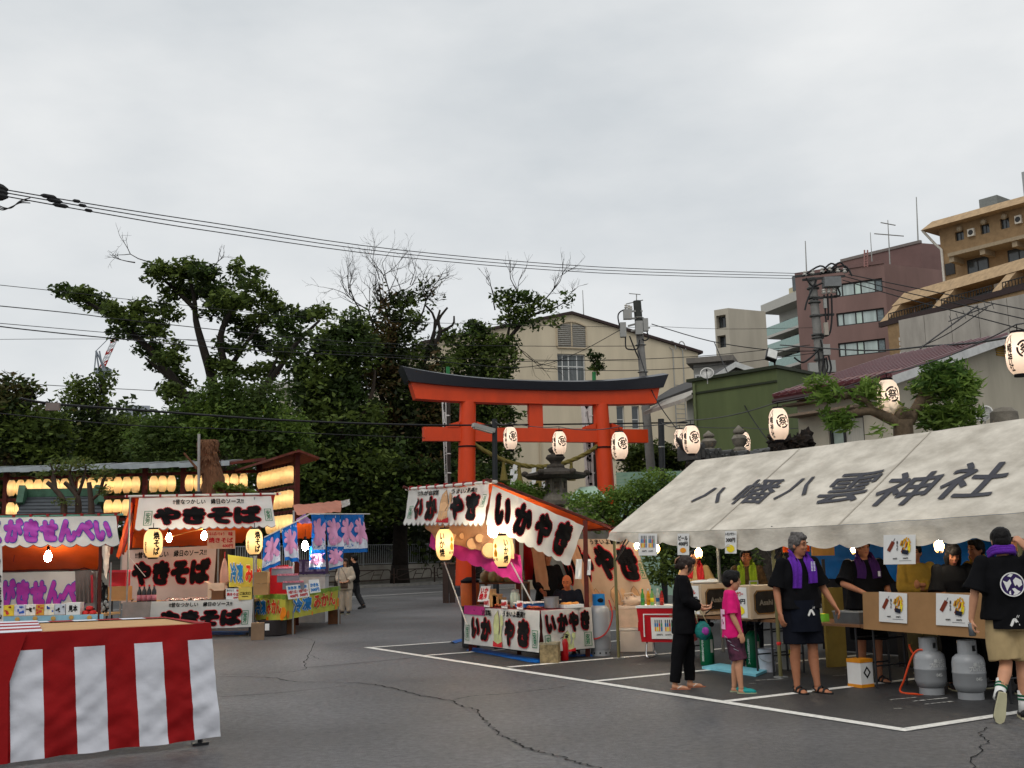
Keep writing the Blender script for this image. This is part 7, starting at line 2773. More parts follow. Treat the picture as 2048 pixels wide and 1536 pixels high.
big_text(cb,S,[('い',(.11,.16,.245,.76)),('か',(.255,.12,.40,.78)),('や',(.57,.06,.71,.78)),('き',(.74,.06,.90,.80))])
small_text(cb,S,[('!!たれが自家製',(.11,.80,.40,.96)),('うまいよ最高!!',(.56,.80,.84,.96))],bold=.03)
maker_mark(cb,S,(.025,.10,.085,.52))
maker_mark(cb,S,(.92,.10,.985,.52))
squid(cb,S,.485,.48,.17,.92,M_squid_g)
no2=Vector((dn.y,-dn.x,0))
S=sheet(wv(PC,zc4)+no2*.02,wv(PR_,zc4 - .01)+no2*.02,wv(PR_,zb4 - .02)+no2*.05,wv(PC,zb4)+no2*.05,wr=.02,seed=81,side=no2)
cb=cloth('counter_banner',S,M_canvas_w,s4,24,8)
big_text(cb,S,[('い',(.05,.42,.25,.90)),('か',(.27,.44,.50,.92)),('や',(.50,.42,.72,.94)),('き',(.74,.44,.94,.96))])
maker_mark(cb,S,(.02,.02,.14,.40))
maker_mark(cb,S,(.80,.06,.95,.40))
squid(cb,S,.48,.22,.30,.5,M_squid_g)
S=sheet(wv(PL_,zc4+.0)+no*.03,wv(lerp(PL_,PC,.3),zc4+.0)+no*.03,wv(lerp(PL_,PC,.3),zc4 - .14)+no*.045,wv(PL_,zc4 - .14)+no*.045,side=no)
cloth('magenta_runner',S,M_pinkfab,s4,6,3)
S=sheet(at(1120,1078,18.9),at(1268,1078,18.4),at(1316,1215,18.2),at(1160,1225,18.8),wr=.05,seed=82,side=(0,-1,0))
bk=cloth('back_banner',S,mat('banner_back_tan',C(202,170,140),rough=.8,var=.05,trans=.2),s4,24,10)
big_text(bk,S,[('い',(-.05,.35,.12,.90)),('か',(.14,.38,.36,.92)),('や',(.38,.40,.66,.94)),('き',(.68,.38,.96,.92))])
small_text(bk,S,[('うまいよ最高!!',(.40,.92,.85,1.0))],bold=.03)
for k,(cx,sc_) in enumerate(((.3,.3),(.55,.34),(.8,.32))):
 squid(bk,S,cx,.16,sc_*.7,sc_,M_squid,red=(k==1))
maker_mark(bk,S,(.93,.42,1.0,.68))
S=sheet(at(1152,1118,17.1),at(1164,1118,17.1),at(1163,1158,17.1),at(1150,1158,17.1),wr=.04,seed=83,side=(0,-1,0))
t=thing('hanging_towel',at(1158,1118,17.1),'white towel hanging on the squid stall post','towel')
cloth('towel_cloth',S,M_whitep,t,6,8)
S=sheet(at(1176,1118,17.15),at(1182,1118,17.15),at(1181,1150,17.15),at(1174,1150,17.15),wr=.04,seed=84,side=(0,-1,0))
cloth('towel_tail',S,M_whitep,t,4,8)
for (u,v0,v1,Y_,lab,yw) in ((889,1055,1122,17.7,'squid stall lantern at the street side with black lettering',.35),(1003,1068,1135,16.3,'squid stall lantern at the front corner beside the bulb',-.1)):
 tp=at(u,v0,Y_)
 h=(v1 - v0)/F_PX*Y_
 left_side=u>950
 t=lantern(lab,tp,h*.53,h,yw,right=('い\nか\n焼' if not left_side else 'い\nか\n焼',R(-34) if not left_side else R(34),-.16,-.86,h*.53*.30,.04),left=('安芳',R(30) if not left_side else R(-40),-.70,-.78,h*.53*.36,.02),power=3.0,col=(1,.87,.64),group='squid stall lanterns',paper=M_paper_w)
 mb=MB()
 a=R(32) if not left_side else R(-36)
 r=h*.265+.007
 for (za,zb2,wa) in ((-.28,-.42,.20),(-.44,-.66,.26)):
  mb.add([Vector((math.sin(a+da)*r,-math.cos(a+da)*r,z*h)) for da,z in ((-wa*.7,zb2),(wa*.7,zb2),(wa,(za+zb2)/2),(wa*.3,za),(-wa*.3,za),(-wa,(za+zb2)/2))],[(0,1,2,3,4,5)])
 o=mb.build('printed_squid',mat('print_orange',C(236,150,30)),None)
 o.parent=t
bulb('bright bulb at the corner of the squid stall',at(986,1058,16.6),.26)
tag_lab={'1000円': 'price tag reading one thousand yen on the squid counter','800円': 'price tag reading eight hundred yen on the squid counter','400円': 'price tag reading four hundred yen on the squid counter'}
for (u,tx_,k) in ((973,'1000円',.34),(1003,'800円',.58),(1034,'400円',.78)):
 c=wv(lerp(PL_,PC,k),zc4)+no*.05
 e=(PC - PL_).normalized()
 o,S=card('price_tag',[c - e*.10+up3*.13,c+e*.10+up3*.13,c+e*.10,c - e*.10],M_whitep,None,label=tag_lab[tx_],cat='price tag',group='price tags on the squid counter')
 small_text(o,S,[(tx_,(.06,.2,.94,.8))],M_redtxt,off=.006,bold=.05)
M_grill=mat('grilled_squid',C(150,72,40),rough=.4,var=.4,scale=18,bump=.5,bscale=30)
for k in range(9):
 c=wv(lerp(PL_,PC,.26+k*.075),zc4+.02)+dn*.16
 t_=MB()
 t_.ball(c,(.05,.13,.028),10,6,noise_amt=.3,M=Matrix.Rotation(rnd.uniform(-.3,.3)+.5,3,'Z'))
 for j in range(3):
  a=c+dn*.1+e*(.03*(j - 1))
  t_.tube([a,a+dn*.07+e*rnd.uniform(-.02,.02)],[.012,.005],5)
 t_.build('grilled_squid',M_grill,None,smooth='all',label=('first','second','third','fourth','fifth','sixth','seventh','eighth','ninth')[k]+' grilled squid from the street end of the squid counter',cat='squid',group='grilled squid on the counter',origin=c)
o,S=card('menu_sign',[at(962,1172,18.1),at(981,1172,17.9),at(975,1203,17.9),at(955,1203,18.1)],M_whitep,None,label='small leaning menu sign with red lettering at the squid stall',cat='sign')
small_text(o,S,[('いか\n焼き',(.08,.1,.92,.9),dict(line=.9))],M_redtxt,off=.006,bold=.05)
for k,(u,v,w_,h_,m_) in enumerate(((985,1180,.12,.26,M_wood),(995,1190,.16,.18,M_cardb),(1005,1192,.12,.12,M_cardb))):
 p=at(u,v,18.0)
 boxthing('wooden_block',['tall upright wooden skewer box on the squid counter','middle cardboard box beside the skewer box','smallest box beside the skewer box'][k],(p.x,p.y,zc4),(w_,.12,h_),m_,lid=(M_wood,.02))
c=at(1030,1196,17.4)
t=thing('sauce_jar',(c.x,c.y,zc4),'clear jar of sauce in the middle of the squid counter','jar')
mb=MB()
mb.lathe([(.07,0),(.08,.02),(.08,.2),(.06,.24)],16,(c.x,c.y,zc4))
mb.build('glass',mat('jar_glass',C(150,160,150),rough=.1,var=.1),t,smooth=True)
mb=MB()
mb.lathe([(.065,.24),(.065,.28),(.02,.29)],14,(c.x,c.y,zc4))
mb.build('lid',M_galv,t,smooth=True)
c=at(1103,1205,16.9)
t=thing('steel_pot',(c.x,c.y,zc4),'steel cooking pot on the right end of the squid counter','pot')
mb=MB()
mb.lathe([(.10,0),(.115,.01),(.115,.17),(.12,.175),(.105,.172),(.10,.02)],18,(c.x,c.y,zc4))
mb.build('body',mat('steel',C(150,150,152),rough=.3,metal=.8),t,smooth=True)
mb=MB()
for sx in (-1,1):
 mb.tube([(c.x+sx*.115,c.y - .03,zc4+.13),(c.x+sx*.15,c.y,zc4+.13),(c.x+sx*.115,c.y+.03,zc4+.13)],.008,5)
mb.build('handles',M_galv,t)
c=at(1062,1196,17.2)
t=thing('blue_tray',(c.x,c.y,zc4),'blue tray with a white rim on the squid counter','tray')
mb=MB()
mb.box((c.x,c.y,zc4+.05),(.42,.28,.06),.6)
mb.build('tray',mat('tray_blue',C(30,110,180),rough=.4),t)
mb=MB()
mb.box((c.x,c.y,zc4+.085),(.46,.32,.015),.6)
mb.build('rim',M_whitep,t)
c=at(1140,1206,17.0)
t=thing('bread_tray',(c.x,c.y,zc4),'shallow tray of golden food beside the steel pot','tray')
mb=MB()
mb.box((c.x,c.y,zc4+.025),(.34,.26,.05),.5)
mb.build('tray',M_whitep,t)
mb=MB()
for k in range(10):
 mb.ball((c.x+rnd.uniform(-.12,.12),c.y+rnd.uniform(-.09,.09),zc4+.06),(.045,.035,.025),8,6)
mb.build('food',mat('fried_gold',C(206,140,70),var=.3,scale=20),t)
p=at(940,1170,19.4)
t=thing('water_cooler',(p.x,p.y,0),'orange drink cooler with a black lid behind the squid stall','cooler')
zz_=at(940,1200,19.4).z
mb=MB()
mb.lathe([(.16,zz_ - .1),(.17,zz_),(.17,zz_+.26),(.15,zz_+.3)],16,(p.x,p.y,0))
mb.build('body',mat('cooler_orange',C(200,96,34),rough=.5),t,smooth=True)
mb=MB()
mb.lathe([(.16,zz_+.3),(.17,zz_+.34),(.06,zz_+.40)],16,(p.x,p.y,0))
mb.build('lid',M_ink,t,smooth=True)
mb=MB()
mb.lathe([(.15,0),(.16,.05),(.16,zz_ - .1)],12,(p.x,p.y,0))
mb.build('stand',M_leg,t)
S=sheet(at(951,1140,19.0),at(962,1140,19.0),at(960,1185,19.0),at(950,1185,19.0),side=(0,-1,0))
S=sheet(at(1046,1075,18.3),at(1100,1080,18.6),at(1095,1160,18.6),at(1050,1160,18.3),wr=.05,seed=90,side=(0,-1,0))
cloth('red_curtain',S,mat('curtain_red',C(150,16,22),var=.1),s4,10,8)
S=sheet(at(1060,1080,18.1),at(1085,1080,18.2),at(1100,1180,18.2),at(1075,1180,18.1),wr=.05,seed=91,side=(0,-1,0))
cloth('cream_curtain',S,M_beigec,s4,8,8)
S=sheet(at(1128,1075,17.6),at(1150,1080,17.6),at(1195,1200,17.8),at(1178,1205,17.8),wr=.04,seed=92,side=(0,-1,0))
cloth('cream_curtain',S,M_beigec,s4,6,8)
p0=at(960,1160,19.6)
t=thing('back_shelf',(p0.x,p0.y,0),'wooden shelf stacked with bagged ingredients inside the squid stall','shelf')
fs=Facade(at(950,1160,19.6),at(1040,1160,19.2))
zs=at(990,1165,19.4).z
mb=MB()
fs.box(mb,0,fs.len,zs - .03,zs,-.4,0)
fs.box(mb,0,fs.len,zc4 - .03,zc4,-.4,0)
for a in (0,fs.len - .04):
 fs.box(mb,a,a+.04,0,zs,-.4,-.36)
 fs.box(mb,a,a+.04,0,zs,-.04,0)
mb.build('frame',M_cardb_d,t)
for k in range(5):
 mb=MB()
 a=.12+k*fs.len/5.6
 mb.ball(fs.pt(a,zs+.1,-.2),(.11,.1,.12),12,8,noise_amt=.3)
 mb.build('food_bag',mat('bag_food%d'%(k%2),C(170,150,100) if k%2 else C(150,120,80),rough=.4,var=.3,scale=12),t,smooth='all')
for k,(u,lab) in enumerate(((892,'dark brown gate post at the street behind the squid lantern'),(905,'second dark post beside the brown gate post'))):
 p=at(u,1206,38)
 p=Vector((p.x,p.y,0))
 t=thing('gate_post',p,lab,'post')
 mb=MB()
 mb.bar(p,Vector((p.x,p.y,at(u,1128,38).z)),.26 if k==0 else .14,.2)
 mb.build('shaft',mat('post_brown',C(52,36,30),rough=.6),t)
 mb=MB()
 mb.box(Vector((p.x,p.y,at(u,1128,38).z+.02)),(.32 if k==0 else .18,.26,.05))
 mb.build('cap',mat('post_brown_l',C(96,76,62),rough=.6),t)
# gas cylinder and ground things beside the squid stall
M_gas=mat('cylinder_grey',C(146,148,150),rough=.35,var=.06,scale=4,spec=.5)
M_gasb=mat('cylinder_blue',C(22,112,176),rough=.4)
def gas_big(c,r,h,label):
 t=thing('gas_cylinder',c,label,'gas cylinder')
 c=Vector(c)
 mb=MB()
 mb.lathe([(r*.96,.10),(r,.14),(r,h*.30),(r*1.015,h*.31),(r*1.015,h*.33),(r,h*.34),(r,h*.70),(r*.93,h*.76),(r*.7,h*.81),(r*.3,h*.83)],26,c)
 mb.build('body',M_gas,t,smooth=True)
 mb=MB()
 mb.lathe([(r*.92,0),(r*.92,.11),(r*.86,.11),(r*.86,0)],26,c)
 fo=mb.build('foot_ring',M_gas,t,smooth=True)
 for k in range(10):
  a=2*math.pi*k/10+.2
  mb=MB()
  q0=c+Vector((math.cos(a)*r*.921,math.sin(a)*r*.921,.05))
  mb.cyl(q0,q0+Vector((math.cos(a),math.sin(a),0))*.004,.014,n=8)
  mb.build('drain_hole',M_ink,fo)
 mb=MB()
 mb.lathe([(r*.60,h*.81),(r*.60,h),(r*.55,h),(r*.55,h*.81)],22,c)
 mb.build('valve_guard',M_gasb,t,smooth=True)
 mb=MB()
 mb.cyl(c+Vector((0,0,h*.82)),c+Vector((0,0,h*.95)),.02,n=8)
 mb.ball(c+Vector((.02,-r*.58,h*.9)),(.05,.02,.035),8,6)
 mb.build('valve',M_ink,t)
 return t
gc=atz(1203,1313)
tg=gas_big((gc.x,gc.y+.16,0),.165,.95,'tall grey gas cylinder with a blue valve guard beside the squid counter')
mb=MB()
P=[(gc.x+.15,gc.y+.02,.86),(gc.x+.19,gc.y - .02,.62),(gc.x+.10,gc.y - .02,.38),(gc.x - .05,gc.y - .04,.28),(gc.x - .2,gc.y+.06,.27)]
mb.tube(smooth_path(P,6),.012,6)
mb.build('gas_hose',mat('hose_red',C(170,40,34),rough=.4),tg,smooth=True)
c=atz(1103,1324)+Vector((-.02,-.22,0))
boxthing('soiled_box','stained grimy styrofoam box on the ground before the squid counter',(c.x,c.y+.1,0),(.27,.24,.27),mat('soiled_foam',C(140,122,88),rough=.9,var=.45,scale=14),rz=-.2,lid=(mat('soiled_foam2',C(150,138,112),var=.4,scale=20),.03))
c=atz(1129,1320)+Vector((0,-.16,0))
t=thing('fire_extinguisher',(c.x,c.y+.06,0),'red fire extinguisher standing by the stained box','fire extinguisher')
mb=MB()
mb.lathe([(.055,0),(.06,.01),(.06,.26),(.045,.31),(.02,.33)],16,(c.x,c.y+.06,0))
mb.build('tank',mat('extinguisher_red',C(170,12,20),rough=.35),t,smooth=True)
mb=MB()
mb.box((c.x+.01,c.y+.06,.35),(.10,.03,.03))
mb.box((c.x+.02,c.y+.06,.385),(.11,.025,.015),Matrix.Rotation(.2,3,'Y'))
mb.build('lever',M_ink,t)
mb=MB()
mb.tube(smooth_path([(c.x - .02,c.y+.04,.35),(c.x - .08,c.y,.3),(c.x - .075,c.y,.14),(c.x - .06,c.y+.01,.08)],5),.01,6)
mb.build('hose',M_ink,t)
for (pts,lab) in (([(932,1302),(1000,1314),(1060,1326),(1086,1326)],'blue tarpaulin edge along the street side of the squid counter'),([(1138,1316),(1160,1314),(1186,1314)],'blue tarpaulin crumpled beside the gas cylinder'),([(910,1288),(924,1284),(930,1284)],'scrap of blue tarpaulin at the far corner of the squid stall')):
 P=smooth_path([atz(*q_) for q_ in pts],4)
 mb=MB()
 n=len(P)
 rows=[]
 wd3=.35 if len(pts)>3 else .25
 inw=(dn*1.0 if len(pts)>3 else dl)
 for j in range(5):
  for i,p in enumerate(P):
   hh=(.012+(.05*abs(noise.noise(Vector((i*.8,j*.9,2.0))))+.02)*math.sin(math.pi*j/4))
   rows.append(p+inw*(j/4*wd3)+Vector((0,0,hh)))
 mb.add(rows,[(j*n+i,j*n+i+1,(j+1)*n+i+1,(j+1)*n+i) for j in range(4) for i in range(n - 1)])
 mb.build('ground_sheet',M_bluetarp,None,smooth='all',label=lab,cat='tarpaulin',origin=P[0])
M_foam=mat('styrofoam',C(206,192,178),rough=.7,var=.05)
c=atz(1262,1305)
boxthing('foam_box','white styrofoam box on the ground, lower of the stack',(c.x+.12,c.y+.28,0),(.52,.40,.34),M_foam,rz=-.1,lid=(mat('styrofoam_lid',C(214,204,192)),.04))
boxthing('foam_box','cream styrofoam box with a red label, upper of the stack',(c.x+.10,c.y+.30,.385),(.50,.38,.30),mat('styrofoam_cream',C(200,172,150)),rz=-.06,lid=(mat('styrofoam_lid2',C(206,184,166)),.04))
o,S=card('label_sticker',[at(1276,1244,17.72),at(1296,1244,17.75),at(1296,1262,17.75),at(1276,1262,17.72)],M_redtxt,None,label='red printed sticker on the upper styrofoam box',cat='sticker')
small_text(o,S,[('冷蔵',(.15,.2,.85,.8))],M_whitep,off=.004,bold=.03)
t=thing('folded_bag',(c.x+.1,c.y+.3,.73),'crumpled cream bag lying on the styrofoam boxes','bag')
mb=MB()
mb.ball((c.x+.1,c.y+.3,.78),(.2,.15,.10),14,9,noise_amt=.6,nscale=2.5)
mb.build('bag_body',mat('bag_cream',C(196,170,148),var=.15),t,smooth='all')
mb=MB()
mb.tube([(c.x,c.y+.25,.84),(c.x - .05,c.y+.2,.92),(c.x+.08,c.y+.2,.93),(c.x+.15,c.y+.25,.84)],.012,5)
mb.build('strap',mat('bag_cream',C(196,170,148)),t)
# ================================================================== shrine tent
T0=Vector((1.48,16.74,0))
Tp=lambda l,w,z: T0+LD*l+LN*w+Vector((0,0,z))
TL,TW,ZE,ZR_=7.3,3.6,1.90,3.06
tent=thing('shrine_tent',T0,'big grey canvas tent with the shrine name lettered on its roof','tent')
M_tentc=mat('tent_canvas',C(184,176,162),rough=.85,var=.13,scale=2.6,col2=C(202,195,182),detail=8,bump=.3,bscale=12,trans=.04,stretch=(1,1,2))
def roofS(l,b,off=0.0,back=False):
 sagz=-.035*abs(math.sin(math.pi*l/1.14))*math.sin(math.pi*min(1,max(0,b))) - .05*math.sin(math.pi*min(1,max(0,l/TL)))*(1 - b*.4)
 z=lerp(ZE,ZR_,b)+sagz+.012*noise.noise(Vector((l*2.3+b,b*5,3.0)))
 w=TW/2*b if not back else TW - TW/2*b
 n=Vector((0,0,1))*.84+LN*(-.54 if not back else .54)
 return Tp(l,w,z)+n*off
for back in (False,True):
 mb=MB()
 nu,nv=84,14
 V=[roofS(-.06+(TL+.12)*i/nu,j/nv,0,back) for j in range(nv+1) for i in range(nu+1)]
 mb.add(V,[(j*(nu+1)+i,j*(nu+1)+i+1,(j+1)*(nu+1)+i+1,(j+1)*(nu+1)+i) for j in range(nv) for i in range(nu)])
 rf=mb.build('roof_canvas',M_tentc,tent,smooth='all')
 if not back:
  front_roof=rf
M_tentink=mat('tent_ink',C(62,62,68),rough=.8,var=.2,scale=6)
mb=MB()
for ch,l,bc,w_,h_ in (('八',1.42,.46,.62,.20),('幡',2.36,.46,.72,.30),('八',3.14,.47,.60,.24),('雲',4.08,.42,.80,.34),('神',5.06,.35,.78,.36),('社',5.96,.36,.78,.36)):
 put_text(mb,ch,roofS,(l - w_/2,bc - h_/2,l+w_/2,bc+h_/2),off=.014,bold=.014,maxlen=.15)
mb.build('lettering',M_tentink,front_roof)
for l in (2.28,4.56):
 mb=MB()
 for j in range(20):
  b0,b1=j/20,(j+1)/20
  mb.quad(roofS(l - .012,b0,.006),roofS(l+.012,b0,.006),roofS(l+.012,b1,.006),roofS(l - .012,b1,.006))
 mb.build('seam',mat('tent_seam',C(172,164,150)),front_roof)
def valance(p_of,n,length,name,seed,outn):
 mb=MB()
 nu,nv=int(length*22),5
 V=[]
 for j in range(nv+1):
  for i in range(nu+1):
   l=length*i/nu
   sc_=lerp(.09,.22,min(1,max(0,(l - .4)/2.6)))+.055*abs(math.sin(math.pi*l/.46))+.015*noise.noise(Vector((l*1.3,seed,0)))
   f_=j/nv
   out=.03*math.sin(l*9+seed)*f_+.045*noise.noise(Vector((l*3.1,f_,seed)))*f_+.02*f_
   V.append(p_of(l) - Vector((0,0,sc_*f_))+outn*out)
 mb.add(V,[(j*(nu+1)+i,j*(nu+1)+i+1,(j+1)*(nu+1)+i+1,(j+1)*(nu+1)+i) for j in range(nv) for i in range(nu)])
 mb.build(name,M_tentc,tent,smooth='all')
valance(lambda l: roofS(l - .06,0,-.004) ,16,TL+.12,'valance',2.0,-LN)
valance(lambda l: roofS(l - .06,0,-.004,True),16,TL+.12,'valance',5.0,LN)
M_tpole=mat('tent_pole',C(104,98,62),rough=.5,var=.15,scale=5)
for l in (0.02,3.42,6.86):
 for w in (0.03,TW - .03):
  mb=MB()
  mb.tube([Tp(l,w,0),Tp(l,w,ZE - .08)],.024,10)
  o=mb.build('post',M_tpole,tent,smooth=True)
  mb=MB()
  mb.box(Tp(l,w,.012),(.12,.12,.02),math.atan2(LD.y,LD.x))
  mb.build('foot_plate',M_galv,o)
  if l>3 and w<1 and l<4:
   mb=MB()
   mb.lathe([(.026,-.02),(.03,0),(.026,.02)],10,Tp(l,w,.42))
   mb.build('red_tie',M_redpk,o)
 rodp('rafter',tent,[Tp(l,.05,ZE - .10),Tp(l,TW/2,ZR_ - .12)],.02,M_leg)
 rodp('rafter',tent,[Tp(l,TW - .05,ZE - .10),Tp(l,TW/2,ZR_ - .12)],.02,M_leg)
 rodp('tie_beam',tent,[Tp(l,.03,ZE - .04),Tp(l,TW - .03,ZE - .04)],.02,M_leg)
 for w in (.03,TW - .03):
  s_=1 if w<1 else -1
  rodp('brace',tent,[Tp(l,w,ZE - .45),Tp(l+.35,w,ZE - .05)],.012,M_leg,6)
  rodp('brace',tent,[Tp(l,w,ZE - .45),Tp(l,w+s_*.35,ZE - .05)],.012,M_leg,6)
  if l>1:
   rodp('brace',tent,[Tp(l,w,ZE - .45),Tp(l - .35,w,ZE - .05)],.012,M_leg,6)
rodp('ridge_pole',tent,[Tp(0,TW/2,ZR_ - .10),Tp(TL,TW/2,ZR_ - .10)],.022,M_leg)
for w in (.03,TW - .03):
 rodp('eave_pole',tent,[Tp(0,w,ZE - .09),Tp(TL,w,ZE - .09)],.02,M_leg)
p=at(1436,1100,17.4)
rodp('inner_post',tent,[Vector((p.x,p.y,0)),Vector((p.x,p.y,2.1))],.028,M_galv)
S=sheet(Tp(.35,3.0,1.98),Tp(7.2,3.2,1.98),Tp(7.2,3.2,.95),Tp(1.35,3.0,1.12),wr=.10,wfreq=3,seed=101,side=-LN)
bt=cloth('blue_back_sheet',S,mat('tent_blue_sheet',C(6,110,190),rough=.5,var=.2,scale=2.5,trans=.5),tent,40,12)
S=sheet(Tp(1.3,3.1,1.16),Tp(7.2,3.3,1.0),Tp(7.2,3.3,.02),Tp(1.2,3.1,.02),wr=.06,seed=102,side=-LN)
cloth('dark_back_sheet',S,mat('interior_shade',C(20,22,30),rough=.8),tent,20,8)  # added sheet, its near-black colour stands in for the unlit tent interior
for i,(u,v,Y_,lab) in enumerate(((1275,1089,17.3,'bulb half behind the drinks poster at the left end of the tent'),(1312,1095,17.0,'bulb just right of the drinks poster'),(1397,1104,16.3,'bulb between the two drink price cards in the tent'),
                                     (1529,1087,14.9,'bulb above the second drinks server'),(1709,1093,13.3,'caged bulb above the cardboard counter panel'),(1878,1089,12.0,'caged bulb right of the food poster'))):
 bulb(lab,at(u,v,Y_),.13,group='bulbs under the shrine tent',caged=True)
def poster(u0,v0,u1,v1,label,w=-.05,tilt=0):
 n=-LN
 q=[onplane(u,v,Tp(0,w,0),LN) for u,v in ((u0,v0),(u1,v0+tilt),(u1,v1+tilt),(u0,v1))]
 return card('poster',q,M_whitep,None,.003,label=label,cat='poster')
M_tint=[mat('ink_blue',C(24,110,170)),mat('ink_orange',C(230,150,40)),mat('ink_red',C(200,60,50)),mat('ink_green',C(60,140,90)),mat('ink_black',C(30,34,50)),mat('ink_yellow',C(240,214,40)),mat('ink_brown',C(120,50,30)),mat('ink_gold',C(214,160,40))]
def rects(par,S,items,off=.004,name='print'):
 by={}
 for (a0,b0,a1,b1,k) in items:
  by.setdefault(k,MB()).quad(S(a0,b0,off),S(a1,b0,off),S(a1,b1,off),S(a0,b1,off))
 for k,mb in by.items():
  mb.build(name,M_tint[k],par)
def bottles_print(o,S):
 it=[]
 for g,x0 in enumerate((.14,.56)):
  for k in range(4):
   x=x0+k*.085
   c1,c2=[(4,1),(0,5),(2,1),(4,0)][k]
   it+=[(x,.36,x+.06,.56,c2),(x,.57,x+.06,.74,[0,0,2,3][k]),(x+.012,.75,x+.048,.90,4)]
 rects(o,S,it)
 small_text(o,S,[('200円　250円',(.2,.16,.8,.24))],off=.004)
def fruit(par,S,cx,cy,r,m,ry=None):
 mb=MB()
 n=16
 ry=ry or r
 mb.add([S(cx,cy,.005)]+[S(cx+r*math.cos(6.283*k/n)*(1+.12*math.sin(3*k)),cy+ry*math.sin(6.283*k/n),.005) for k in range(n)],[(0,i+1,(i+1)%n+1) for i in range(n)])
 mb.build('printed_fruit',m,par)
o,S=poster(1277,1067,1314,1111,'white drinks poster with bottle pictures at the left tent corner')
bottles_print(o,S)
o,S=poster(1355,1067,1378,1110,'white card pricing beer at four hundred yen')
small_text(o,S,[('ビール',(.10,.68,.9,.90)),('400円',(.10,.42,.9,.62))],off=.004,bold=.035)
fruit(o,S,.5,.22,.26,M_tint[1],.12)
o,S=poster(1450,1062,1473,1107,'white card with a lemon pricing sours at three hundred yen')
small_text(o,S,[('レモンサワー',(.06,.80,.94,.93)),('300円',(.10,.50,.9,.70))],off=.004,bold=.035)
fruit(o,S,.5,.22,.34,M_tint[5],.17)
def food_print(o,S):
 mb=MB()
 rot=lambda x,y: S(.25+x*.5+y*.30,.62+y*.62 - x*.34,.005)
 mb.quad(rot(-.10,-.28),rot(.10,-.28),rot(.10,.24),rot(-.10,.24))
 mb.build('printed_sausage',M_tint[6],o)
 mb=MB()
 mb.quad(rot(-.012,.24),rot(.012,.24),rot(.012,.42),rot(-.012,.42))
 mb.build('printed_skewer',M_tint[4],o)
 r_=random.Random(4)
 for k in range(22):
  x,y=.70+r_.uniform(-.14,.14),.64+r_.uniform(-.2,.24)
  a=r_.uniform(-.8,.8)+1.57
  dx,dy=math.cos(a)*.07,math.sin(a)*.09
  nx,ny=-math.sin(a)*.022,math.cos(a)*.022
  mb=MB()
  mb.quad(S(x - dx - nx,y - dy - ny,.005+k*.0003),S(x+dx - nx,y+dy - ny,.005+k*.0003),S(x+dx+nx,y+dy+ny,.005+k*.0003),S(x - dx+nx,y - dy+ny,.005+k*.0003))
  mb.build('printed_chip',M_tint[[7,7,1,5,6][k%5]],o)
 mb=MB()
 mb.quad(S(.60,.36,.013),S(.78,.32,.013),S(.82,.46,.013),S(.62,.50,.013))
 mb.build('printed_cup',M_tint[4],o)
 small_text(o,S,[('串\nも\nの',(.42,.46,.47,.80),dict(line=.9)),('400円',(.30,.16,.44,.22)),('300円',(.62,.17,.78,.23))],off=.005,bold=.03)
 rects(o,S,[(.5,.11,.88,.122,4)])
o,S=poster(1767,1070,1831,1129,'white food poster hanging from the tent eave',tilt=-1)
food_print(o,S)
def trestle(name,label,l0,l1,w0_,w1_,z,m):
 t=thing(name,Tp((l0+l1)/2,(w0_+w1_)/2,0),label,'table')
 mb=MB()
 q=[Tp(l0,w0_,z - .03),Tp(l1,w0_,z - .03),Tp(l1,w1_,z - .03),Tp(l0,w1_,z - .03)]
 mb.hexa(q+[p+Vector((0,0,.03)) for p in q])
 mb.build('table_top',m,t)
 for l in (l0+.12,l1 - .12):
  for w in (w0_+.06,w1_ - .06):
   mb=MB()
   mb.tube([Tp(l,w,0),Tp(l,w,z - .03)],.014,8)
   mb.build('leg',M_leg,t,smooth=True)
  rodp('stretcher',t,[Tp(l,w0_+.06,.25),Tp(l,w1_ - .06,.25)],.010,M_leg,6)
  rodp('stretcher',t,[Tp(l,w0_+.06,.55),Tp(l,w1_ - .06,.55)],.010,M_leg,6)
 return t
M_ttop=mat('table_brown',C(120,84,56),rough=.5,var=.15,scale=4)
trestle('drinks_table','brown folding table carrying the two drinks servers',1.25,3.05,.05,.7,.70,M_ttop)
trestle('drinks_table','brown folding table continuing behind the man with the purple towel',3.1,4.72,.05,.7,.70,M_ttop)
trestle('food_table','folding table behind the cardboard panel of the food counter',4.78,6.7,.0,.62,.70,M_ttop)
q=[onplane(u,v,Tp(0,-.03,0),LN) for u,v in ((1725,1184),(1990,1186),(1990,1279),(1727,1258))]
mb=MB()
mb.hexa([q[3],q[2],q[2]+LN*.012,q[3]+LN*.012,q[0],q[1],q[1]+LN*.012,q[0]+LN*.012])
t=mb.build('counter_panel',mat('panel_cardboard',C(158,120,80),rough=.85,var=.12,scale=3),None,label='long brown cardboard panel standing on the food counter',cat='panel',origin=q[3])
for (u0,v0,u1,v1,lab) in ((1758,1183,1814,1243,'white food poster taped on the cardboard panel, nearer the middle'),(1872,1186,1939,1250,'white food poster taped on the cardboard panel beside the walker')):
 o,S=poster(u0,v0,u1,v1,lab,w=-.045,tilt=4)
 food_print(o,S)
